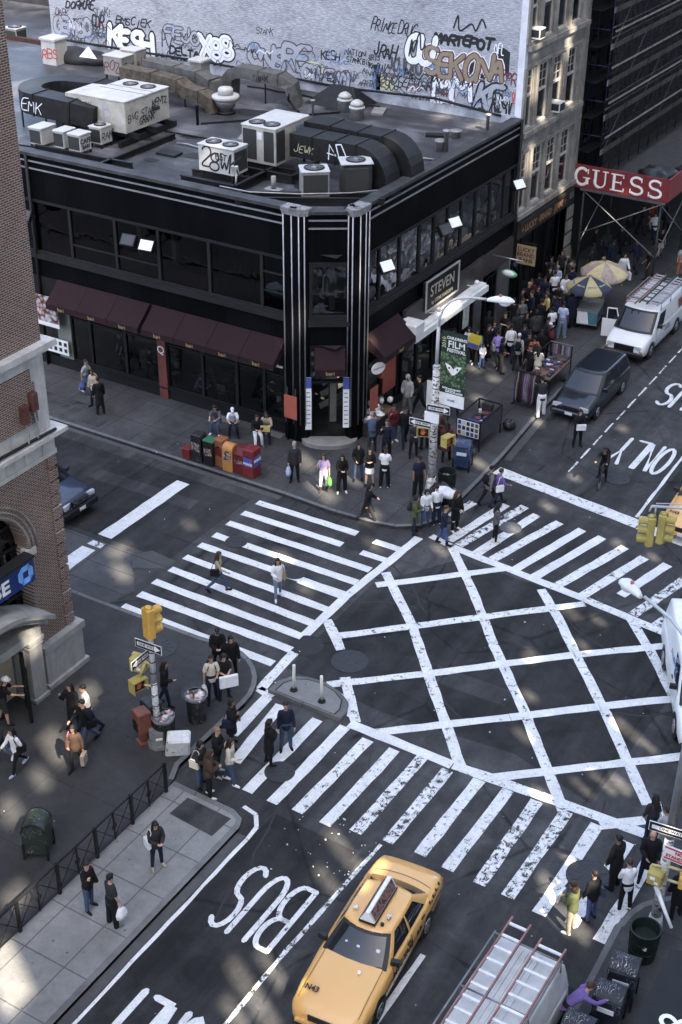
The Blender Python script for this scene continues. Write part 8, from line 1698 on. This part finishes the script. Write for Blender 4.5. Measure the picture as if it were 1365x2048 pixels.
P(300,745,20,'sit','shirt:charcoal','jeans:black','short:dark','diner in a dark shirt deep inside the restaurant, nearest the red pier',1,z=.15);P(395,800,60,'sit','shirt:denim','jeans:black','bob:brown','diner in a denim shirt behind the restaurant window',0,z=.15);P(245,735,300,'stand','tee:navy','jeans:black','short:dark','waiter in navy standing inside the restaurant window',1,z=.15)
P(590,962,0,'stand','jacket:charcoal','jeans:black','short:greyhair','old man in a dark suit and white shirt standing by the far kerb',0,extra=[('carrier','lightblue','blue and white bag held by the old man in the dark suit')],group=GC,h=1.76)
P(648,982,5,'phone','tee:lilac','slim:white','long:brown','woman in a lilac T shirt and white trousers, hand to her mouth',0,'brown',shoekind='boot',extra=[('carrier','green','vivid green bag held by the woman in the lilac T shirt','l')],group=GC,h=1.66)
P(684,984,8,'hands_front','cardigan:black','loose:black','long:black','woman in a black cardigan, wide black trousers and white shoes',0,'white',group=GC,h=1.7)
P(717,960,0,'stand_b','jacket:black','slim:denim','long:black','woman in a black leather jacket over an orange top and jeans',4,group=GC,h=1.68)
P(739,970,0,'arms_crossed','cardigan:black','skirt:white','long:dark','bare legged woman in a white skirt and sunglasses, arms folded',4,group=GC,h=1.66)
P(769,974,170,'hands_front','tee:white','loose:black','cap:black','man in a huge white T shirt and baggy black trousers, back turned',3,'white',group=GC,h=1.76)
P(735,1045,95,'walk','coat:black','jeans:charcoal','bob:black','woman in a flaring black coat striding along the far kerb',0,group=GC,h=1.7)
P(836,992,15,'stand','tee:navy','loose:black','cap:black','man in a navy baseball shirt and cap beside the lamp post',2,group=GC,h=1.8)
P(828,1067,85,'hands_front','coat:olive','jeans:navy','bob:dark','woman in an olive green coat clutching a blue folder',0,extra=[('board','blue','bright blue folder held by the woman in the olive coat'),('backpack','charcoal','dark backpack worn by the woman in the olive coat')],group=GC,h=1.66)
P(850,1052,20,'stand_b','shirt:white','jeans:denim','bob:black','woman in a white jacket between the olive coat and the white blouse',0,group=GC,h=1.6)
P(872,1048,200,'stand','shirt:white','loose:navy','short:black','person in a loose white blouse seen from behind by the rubbish bags',1,'white',group=GC,h=1.68)
P(886,1090,90,'stroll','cardigan:navy','slim:blue','short:brown','woman in a navy cardigan and bright blue jeans stepping onto the crossing',0,shoekind='boot',group=GC,h=1.66)
P(910,1060,40,'stand_b','coat:black','jeans:black','long:brown','woman in a long black coat and white shoes at the kerb corner',0,'white',group=GC,h=1.72)
P(976,1010,120,'walk','shirt:grey','jeans:black','short:black','man in a grey jacket with a big black backpack crossing at the far side',1,extra=[('backpack','black','big black backpack worn by the man in the grey jacket crossing')],group=GW)
P(995,1012,110,'walk_b','shirt:purple','jeans:navy','short:brown','person in a purple top crossing with a white bag',1,extra=[('shoulder','white','white bag carried by the person in the purple top')],group=GW,h=1.66)
P(990,1082,95,'hands_front','cardigan:*charcoal','slim:black','long:black','woman in a dark patterned sweater holding a water bottle on the far crossing',0,'cream',extra=[('bottle','lightblue','clear water bottle held by the woman in the patterned sweater')],group=GW,h=1.64)
P(744,905,190,'reach','shirt:denim','jeans:charcoal','short:greyhair','man in a blue grey shirt reaching over the table of hats',0,h=1.78)
P(786,883,20,'phone','hoodie:maroon','jeans:denim','short:black','youth in a maroon hooded top raising an arm by the table of hats',2,'white',extra=[('shoulder','black','black bag of the youth in the maroon top','l')])
P(809,890,10,'walk','jacket:black','jeans:navy','short:black','man in a black jacket open over a white and blue jersey',2,h=1.8)
P(773,918,0,'phone','shirt:navy','jeans:black','short:brown','man in a navy sweater with a hand at his chin',0,h=1.8)
P(827,913,10,'hands_front','cardigan:charcoal','slim:black','cap:black','woman in a charcoal cardigan and dark cap walking to the corner',0,group=GC,h=1.66)
P(815,826,330,'stand_b','hoodie:lightgrey','loose:grey','hood:lightgrey','figure in a pale grey hooded sweatshirt by the shop window',3,'white',h=1.82)
P(840,828,280,'walk','jacket:black','jeans:black','short:black','man in a black suit passing the white panel board',0,h=1.85)
P(892,922,170,'carry','coat:maroon','jeans:black','long:dark','person in a dark maroon coat with a bag behind the blue mailbox',1,extra=[('shoulder','maroon','dark maroon bag of the person behind the blue mailbox')])
P(848,898,200,'stand','jacket:black','jeans:black','short:black','person in black half hidden behind the corner lamp post',1)
P(907,832,190,'walk_b','jacket:black','jeans:black','short:dark','dark clothed walker with a backpack below the film banner',2,extra=[('backpack','charcoal','charcoal backpack on the walker below the film banner')])
P(878,893,60,'stand_b','jacket:brown','jeans:black','short:dark','person in a dark leather jacket just behind the lamp post signals',2)
V_=dict(group=GV)
P(936,722,330,'stand_b','tee:white','jeans:black','long:black','black haired woman with a white shoulder bag beside the green banner',0,'white',extra=[('shoulder','white','white shoulder bag of the woman beside the green banner')],**V_)
P(952,728,350,'stand','fitted:lightblue','slim:black','long:black','long haired woman in a pale blue lilac shirt near the shop pier',1,'white',**V_)
P(963,737,20,'hands_front','shirt:white','slim:blue','bob:black','small child in white and pale blue holding a paper',0,h=1.25,**V_)
P(973,718,60,'stand','coat:black','jeans:black','short:black','person in a black coat beside the small child',1,**V_)
P(985,710,20,'phone','tee:navy','skirt:navy','bob:dark','woman in a navy dress with a hand to her face',0,**V_)
P(994,731,190,'walk','shirt:*purple','jeans:charcoal','short:dark','person in a checked purple grey shirt walking away',1,extra=[('shoulder','lightgrey','pale bag of the walker in the checked shirt','l')],**V_)
P(1019,720,170,'walk_b','shirt:white','jeans:navy','short:black','man in a bright white shirt with a shoulder strap, walking away',1,extra=[('shoulder','beige','beige bag slung by the man in the bright white shirt')],h=1.78,**V_)
P(1008,692,330,'arms_crossed','tee:black','slim:black','bun:dark','woman in a scoop necked black top with folded arms',4,**V_)
P(1034,737,165,'walk','shirt:lightgrey','jeans:black','cap:white','walker in a white cap and pale shirt with a black backpack',1,extra=[('backpack','black','black backpack of the walker in the white cap')],**V_)
P(1065,742,185,'stand','tee:orange','jeans:black','short:black','person in a bright orange top with a dark backpack',2,extra=[('backpack','charcoal','dark backpack over the bright orange top')],**V_)
P(1058,762,200,'stand_b','tee:black','jeans:black','cap:black','person in a black T shirt and white brimmed cap at the trinket table',1,**V_)
P(1073,764,160,'hands_front','cardigan:*beige','jeans:grey','long:dark','person in a beige patterned wrap at the trinket table',0,**V_)
P(1097,715,195,'stand','hoodie:black','jeans:black','cap:white','youth in black with a white cap and maroon backpack',2,extra=[('backpack','maroon','maroon backpack of the youth in the white cap')],**V_)
P(1122,676,160,'stand','tee:lightblue','loose:paledenim','short:black','man in a pale blue T shirt and pale jeans seen from behind',2,'white',h=1.85,**V_)
P(1101,682,200,'stand','tee:white','loose:navy','short:black','youth in a white printed T shirt beside the pale blue T shirt',2,**V_)
P(1069,692,190,'stand','hoodie:*black','loose:black','hood:black','figure in a black striped hooded top in the crowd',3,h=1.8,**V_)
P(1041,664,10,'phone','shirt:grey','jeans:black','short:brown','man in a grey shirt with a hand over his face',0,**V_)
P(1061,652,290,'stand','jacket:navy','jeans:charcoal','short:brown','man in a dark blue grey suit jacket in the crowd',0,h=1.82,**V_)
P(1052,632,60,'stand_b','jacket:black','jeans:black','bald:black','bald man in black by the shop window',0,h=1.8,**V_)
P(1060,622,350,'stand','fitted:maroon','jeans:black','long:dark','long haired woman behind the bald man',4,**V_)
P(1092,652,280,'stand_b','shirt:yellow','jeans:black','bob:brown','woman in a yellow shirt in the crowd',0,**V_)
P(1106,610,190,'stand','tee:white','jeans:black','short:black','man in a loose white T shirt, back turned, near the shop doorway',1,h=1.8,**V_)
P(1127,614,0,'stand_b','jacket:white','jeans:grey','bob:black','woman in a white blazer with a dark red bag',0,extra=[('shoulder','maroon','dark red bag of the woman in the white blazer','l')],h=1.76,**V_)
P(1113,634,340,'hands_front','tee:black','jeans:black','short:black','dark clothed person just in front of the white blazer',1,**V_)
P(1120,562,0,'stand','tee:charcoal','jeans:black','long:dark','woman in a charcoal T shirt leaning in the dark shop doorway',0,**V_)
P(1100,577,330,'phone','shirt:charcoal','jeans:black','bob:dark','person in dark grey at the left of the shop doorway',1,**V_)
P(1111,594,350,'hands_front','shirt:lightblue','jeans:black','short:greyhair','grey haired person in a pale blue shirt below the shop doorway',0,**V_)
P(1151,620,10,'carry','jacket:black','jeans:black','short:black','person in black with a white paper beside the parasol',0,extra=[('board','white','white paper held by the person beside the parasol')],**V_)
P(1143,655,200,'stand','coat:navy','jeans:black','short:black','big person in a dark navy coat by the food cart',3,h=1.9,**V_)
P(1173,592,340,'stand','jacket:black','jeans:black','bob:blonde','blonde person in black just behind the parasols',0,**V_)
P(1200,577,60,'stand_b','tee:black','jeans:black','curly:blonde','woman in a black T shirt with curly fair hair behind the parasols',0,**V_)
P(1243,568,10,'walk','jacket:white','slim:denim','bob:black','woman in a white jacket walking with a white shopping bag',0,'tan',extra=[('paper','white','white shopping bag of the woman in the white jacket','l')],**V_)
P(1223,542,190,'stand','coat:navy','jeans:black','short:black','dark coated figure in the shade of the pavement shed',2,**V_)
P(1240,514,200,'walk','jacket:black','jeans:black','short:black','man in black with a pale collar walking away under the shed',1,**V_)
P(1306,486,195,'walk','tee:white','jeans:navy','short:brown','man in a white T shirt walking away under the red sign',0,h=1.8,**V_)
P(1319,514,10,'stroll','tee:black','skirt:lightgrey','long:dark','girl in a black top and pale skirt under the red sign',0,h=1.6,**V_)
P(1294,562,280,'stand_b','tee:black','jeans:charcoal','short:black','man in black leaning at a post of the pavement shed',2,**V_)
P(1300,460,190,'walk','fitted:red','skirt:maroon','bob:dark','woman in a dark red dress farthest under the shed',0,**V_)
P(1360,552,350,'stand','tee:lightgrey','jeans:orange','short:black','person in a pale top and rust trousers at the right edge behind the van',1,**V_)
P(1081,832,185,'reach','shirt:charcoal','loose:white','short:black','stallholder in a charcoal shirt and white trousers tending the clothes rail',1,'charcoal',h=1.8)
P(1154,892,5,'hands_front','jacket:black','jeans:black','bob:black','woman in black carrying a pink white box along the kerb lane',0,extra=[('board','white','pink white box carried by the woman in black on the road')],group=GW)
rq=random.Random(77);cw='dark clothed pedestrian pressed in the dense crowd on the shaded avenue pavement'
for k,(px,py)in enumerate([(1010,715),(1045,712),(1080,725),(1090,700),(1050,690),(1030,690),(1078,668),(1090,640),(1072,640),(1040,640),(1025,668),(1085,620),(1120,650),(1135,640),(1140,600),(1095,600),(1075,610),(1160,600),(1000,745),(975,690),(1110,655),(1055,735),(1132,580),(1180,560),(1210,520),(1255,490),(1270,545),(1330,470),(1280,470),(1185,520)]):
 P(px,py,rq.choice([0,20,180,200,160,340,90]),rq.choice(['stand','stand_b','walk','hands_front','stroll']),rq.choice(['jacket:black','jacket:charcoal','coat:black','hoodie:navy','shirt:charcoal','tee:black']),rq.choice(['jeans:black','jeans:navy','loose:charcoal']),rq.choice(['short:black','short:dark','long:dark','bob:black','cap:black']),cw,rq.choice([0,1,2,3]),h=rq.uniform(1.6,1.82),group='dark clothed people massed on the avenue pavement')
cy,J=P(1204,968,0,'bike','jacket:black','slim:black','cap:black','cyclist in black bent over the handlebars in the bus lane',2,z=0.0,extra=[('backpack','black','black backpack on the cyclist')])
bk_.location.z=0;cy.rotation_euler.z=rad(8)
dz=.92-J['pel'].z*cy.scale.z+.10
dl=Matrix.Rotation(rad(8),3,'Z')@V((0,.28,0))
for o in[x for x in col.objects if x.name.startswith('backpack')][-1:]:o.matrix_world=Matrix.Translation(V((0,0,dz))+dl)@Matrix.Translation(cy.location)@Matrix.Rotation(rad(8),4,'Z')@Matrix.Diagonal((cy.scale.x,)*3+(1,))
cy.location=V((bk_.location.x,bk_.location.y,dz))+dl
P(438,1183,80,'walk_b','fitted:beige','slim:denim','long:brown','woman with a big black bag in the left crosswalk',0,extra=[('shoulder','black','big black shoulder bag of the woman in the left crosswalk')],group=GW,h=1.68)
P(557,1197,15,'stroll','cardigan:white','slim:paledenim','long:black','woman in white with maroon sleeves walking in the left crosswalk',0,'white',extra=[('shoulder','tan','tan bag of the woman in white in the left crosswalk','l')],group=GW,h=1.66)
N_=dict(group=GN)
P(438,1345,10,'hands_front','jacket:black','jeans:black','cap:black','man in a black jacket and black cap at the kerb',0,h=1.8,**N_)
P(465,1357,10,'stand_b','jacket:black','slim:black','bob:black','woman in a black blazer over a white shirt at the kerb',0,h=1.7,**N_)
P(426,1402,15,'carry','tee:cream','jeans:navy','short:black','man in a cream T shirt with a navy backpack and white carrier bag',1,'black',extra=[('backpack','navy','navy backpack of the man in the cream T shirt'),('carrier','*lightgrey','white printed carrier bag of the man in the cream T shirt','r')],h=1.76,**N_)
P(450,1394,20,'hands_front','tee:black','jeans:navy','bob:black','woman in black holding a large blank white shopping bag',0,extra=[('bigbag','white','large blank white shopping bag held by the woman in black')],h=1.7,**N_)
P(332,1410,85,'stroll','jacket:black','slim:navy','long:dark','long haired woman in a black jacket walking past the signal pole',0,h=1.66,**N_)
P(465,1490,80,'phone','coat:black','jeans:black','bob:black','woman in a long black coat shading her eyes at the kerb',2,h=1.74,extra=[('shoulder','navy','navy bag of the woman in the long black coat')],**N_)
P(436,1549,75,'arms_crossed','hoodie:black','jeans:charcoal','short:blonde','fair haired youth in a black hooded top in the waiting group',0,'lightgrey',h=1.74,**N_)
P(403,1570,60,'stand_b','jacket:charcoal','jeans:denim','bob:black','dark haired girl with a floral bag in the waiting group',0,extra=[('shoulder','*beige','floral bag of the dark haired girl')],h=1.66,**N_)
P(420,1592,100,'hands_front','puffer:brown','jeans:black','long:brown','woman in a dark brown padded jacket and white shoes, back half turned',0,'white',h=1.7,**N_)
P(462,1567,75,'stroll','cardigan:cream','slim:denim','long:dark','girl in a cream patterned vest, jeans and white shoes',0,'white',h=1.66,**N_)
P(539,1528,110,'arms_crossed','coat:black','slim:black','curly:black','woman in a black coat standing out on the near crosswalk',1,h=1.66,**N_)
P(573,1498,10,'stand','shirt:navy','jeans:denim','short:dark','man in a navy sweater looking down beside the traffic island',0,h=1.8,**N_)
L_=dict(group=GP)
P(12,1445,100,'reach','tee:black','shorts:charcoal','hat:white','person in a white straw hat pulling the portal door open',0,**L_)
P(5,1528,330,'walk','jacket:charcoal','jeans:paledenim','short:black','man in a charcoal jacket and pale jeans at the left edge',0,'white',h=1.78,**L_)
P(38,1541,320,'walk_b','shirt:white','slim:black','long:black','woman in a white top and maroon scarf striding with a black bag',0,'lightblue',extra=[('shoulder','black','large black bag of the striding woman in white','l')],h=1.66,**L_)
P(150,1455,340,'phone','coat:black','jeans:black','long:dark','woman in sunglasses and a black coat near the stone plinth',0,h=1.7,**L_)
P(180,1462,300,'walk','shirt:lightgrey','jeans:navy','short:black','man in a pale sweater just behind the black jacketed man',0,h=1.78,**L_)
P(178,1492,310,'walk_b','jacket:black','jeans:denim','short:black','man in a black jacket and jeans with a black bag in mid stride',0,extra=[('shoulder','black','black shoulder bag of the man in mid stride','l')],h=1.8,**L_)
P(156,1538,350,'stroll','jacket:brown','jeans:black','long:black','woman with a pink scarf and striped pink tote bag',2,extra=[('shoulder','*pink','pink striped tote bag on the left pavement'),('paper','beige','beige paper bag of the woman with the pink tote','l')],h=1.64,**L_)
P(316,1733,30,'hands_front','cardigan:charcoal','slim:navy','long:black','woman in a charcoal jacket alone on the pale pavement by the fence end',0,'beige',extra=[('shoulder','white','white bag of the woman alone by the fence end')],h=1.66,**L_)
P(181,1817,60,'phone','jacket:black','jeans:denim','short:dark','woman in a black jacket talking by the fence',0,h=1.66,extra=[('shoulder','maroon','plum bag of the woman by the fence','l')],**L_)
P(228,1849,130,'stand','tee:charcoal','loose:black','short:black','man in a charcoal T shirt and black trousers facing the road',0,'grey',extra=[('carrier','white','white bag held by the man in the charcoal T shirt','r')],h=1.74,**L_)
E_=dict(group=GE)
P(1299,1684,185,'stand_b','shirt:charcoal','jeans:navy','long:black','black haired woman with a striped bag, farthest up the right corner',0,extra=[('shoulder','*lightblue','striped bag of the black haired woman at the right corner','r')],h=1.68,**E_)
P(1322,1712,190,'stand','shirt:lightgrey','jeans:lightgrey','short:dark','person in pale grey half hidden behind the one way sign',0,**E_)
P(1227,1774,220,'stand','coat:black','loose:black','short:black','tall person in a long black coat on the near crosswalk',2,h=1.82,**E_)
P(1292,1760,350,'stand_b','coat:black','jeans:navy','bald:black','bald man in a black coat at the right corner',0,h=1.8,**E_)
P(1248,1818,190,'hands_front','shirt:white','jeans:black','short:brown','woman in a loose white sweater seen from behind at the right corner',0,'white',h=1.7,**E_)
P(1180,1838,215,'stand','jacket:black','slim:blue','short:dark','woman in a short black jacket and blue jeans stepping off the right kerb',0,extra=[('shoulder','*navy','teal patterned bag of the woman in blue jeans','r')],h=1.68,**E_)
P(1140,1862,230,'hands_front','jacket:olive','jeans:beige','curly:brown','woman in a fur collared dark coat reading a white paper at the right',0,'white',extra=[('board','white','white paper read by the woman in the fur collared coat')],h=1.68,**E_)
P(1350,1832,200,'stand','coat:black','jeans:black','short:black','dark figure at the right edge behind the yellow signals',1,**E_)
P(1128,2060,95,'bend','shirt:purple','jeans:black','short:brown','man in a purple shirt leaning over the nearest mailbox',0,h=1.8,z=0.0)
# --- light, and an added, unseen screen wall that blocks the sun except through gaps
SUN_EL,SUN_AZ=47.0,118.0
sd=V((math.sin(rad(SUN_AZ))*math.cos(rad(SUN_EL)),math.cos(rad(SUN_AZ))*math.cos(rad(SUN_EL)),math.sin(rad(SUN_EL))))
WX=9.0
gaps=[]
def gap(p,w_,h_):
 q=p+sd*((WX-p.x)/sd.x);gaps.append((q.y-w_/2,q.y+w_/2,q.z-h_/2,q.z+h_/2))
for px,py,w_,h_ in[(642,985,.7,1.9),(606,925,.7,1.5),(700,960,.35,1.2),(738,1035,.9,.8),(240,1100,1.0,.7),(243,1145,.5,1.2),(112,1495,.8,1.7),(80,1560,.45,1.0),(172,1392,.9,.9),(150,1420,.6,.7),(20,1625,.6,1.2),(30,1795,.8,.8),(12,1950,.9,2.2),(690,1705,.5,2.0),(655,1760,.35,1.2),(505,1990,.5,2.6),(545,1940,.35,1.5),(470,2030,.4,1.2),(565,1112,.45,.9),(612,1180,.3,.7),(945,740,.6,.7),(992,738,.6,.6),(985,760,.5,.6),(952,800,.6,.6),(1075,845,.5,.7),(1245,857,.5,.5),(1150,955,.45,.6),(1096,1012,.4,.8),(1235,1087,.45,.5),(1308,1115,.35,.5),(955,930,.45,1.0),(1030,1060,.45,.6),(1145,1228,.45,.9),(1198,1242,.32,.8),(1165,1290,.3,.6),(1062,1312,.6,.6),(1060,1392,.35,.7),(1045,1470,.35,.8),(1255,1460,.45,1.3),(1295,1490,.25,.9),(1240,1568,.42,.9),(1205,1565,.25,1.2),(1165,1575,.25,1.0),(1082,1590,.35,.7),(1100,1770,.45,.9),(1135,1712,.35,.5),(1112,1825,.6,1.6),(1150,1850,.5,1.2),(880,1100,.35,.8),(745,1090,.3,1.0),(380,1050,.3,.8)]:gap(at(px,py),w_,h_)
for px,py,w_,h_ in[(1070,170,.5,1.2),(1118,165,.5,1.5),(1085,225,.5,1.0),(1138,80,.6,1.6),(1098,345,.5,1.2),(1060,320,.5,1.2),(1140,190,.4,1.2),(1072,80,.5,1.0),(1150,500,.6,1.5),(1118,395,.4,.8)]:gap(onx(XR,px,py),w_,h_)
gap(onx(-25.6,760,660),.7,.8);gap(onx(-26.3,718,560),.3,1.2);gap(onx(-25.85,905,600),1.6,1.0);gap(ony(43.4,600,640),.5,1.2);gap(onx(XB,60,1290),.5,.8)
for px,py,w_,h_ in[(45,175,2.2,1.6),(40,230,1.6,1.2),(880,235,1.2,.8),(960,250,1.5,.8),(400,350,.6,.4),(740,345,.6,.5)]:gap(at(px,py,RZ),w_,h_)
tw=thing('sun_screen','added pale screen wall outside the view, pierced to let sun patches through','building',(WX,40,0));m=MB()
zs=sorted({0.0,120.0}|{g_[2]for g_ in gaps}|{g_[3]for g_ in gaps});Ya,Yb=-70.0,170.0
for z0,z1 in zip(zs,zs[1:]):
 if z1-z0<1e-4:continue
 zc=(z0+z1)/2;cuts=sorted((g_[0],g_[1])for g_ in gaps if g_[2]<=zc<=g_[3]);y=Ya
 for a,b_ in cuts:
  if a>y:m.poly([(0,y-40,z0),(0,a-40,z0),(0,a-40,z1),(0,y-40,z1)])
  y=max(y,b_)
 m.poly([(0,y-40,z0),(0,Yb-40,z0),(0,Yb-40,z1),(0,y-40,z1)])
m.build('screen_sheet',[M('screen_pale',(.62,.60,.57),.8,0,.3,.15)],tw)  # added sheet with no building behind it, only shapes the sunlight
w=D.worlds.new('World');sc.world=w;w.use_nodes=True
n,l=w.node_tree.nodes,w.node_tree.links
sky=n.new('ShaderNodeTexSky');sky.sky_type='NISHITA';sky.sun_disc=False
sky.sun_elevation=rad(SUN_EL);sky.sun_rotation=rad(SUN_AZ);sky.air_density=.75;sky.dust_density=4.0;sky.ozone_density=1.0
bg=n['Background'];bg.inputs['Strength'].default_value=.15;l.new(sky.outputs[0],bg.inputs['Color'])
su=D.lights.new('sun','SUN');su.energy=2.3;su.angle=rad(.53);su.color=(1,.93,.84)
so=D.objects.new('sun',su);col.objects.link(so);so.rotation_euler=sd.to_track_quat('Z','Y').to_euler();so.location=(30,-30,90)
vs_=sc.view_settings;vs_.view_transform='Standard';vs_.look='None';vs_.exposure=3.1;vs_.use_white_balance=True;vs_.white_balance_temperature=7400;vs_.white_balance_tint=8;vs_.gamma=1.0;vs_.use_curve_mapping=False
cy_=sc.cycles;cy_.use_denoising=True;cy_.max_bounces=6;cy_.diffuse_bounces=3;cy_.glossy_bounces=3;cy_.transparent_max_bounces=12;cy_.caustics_reflective=False;cy_.caustics_refractive=False
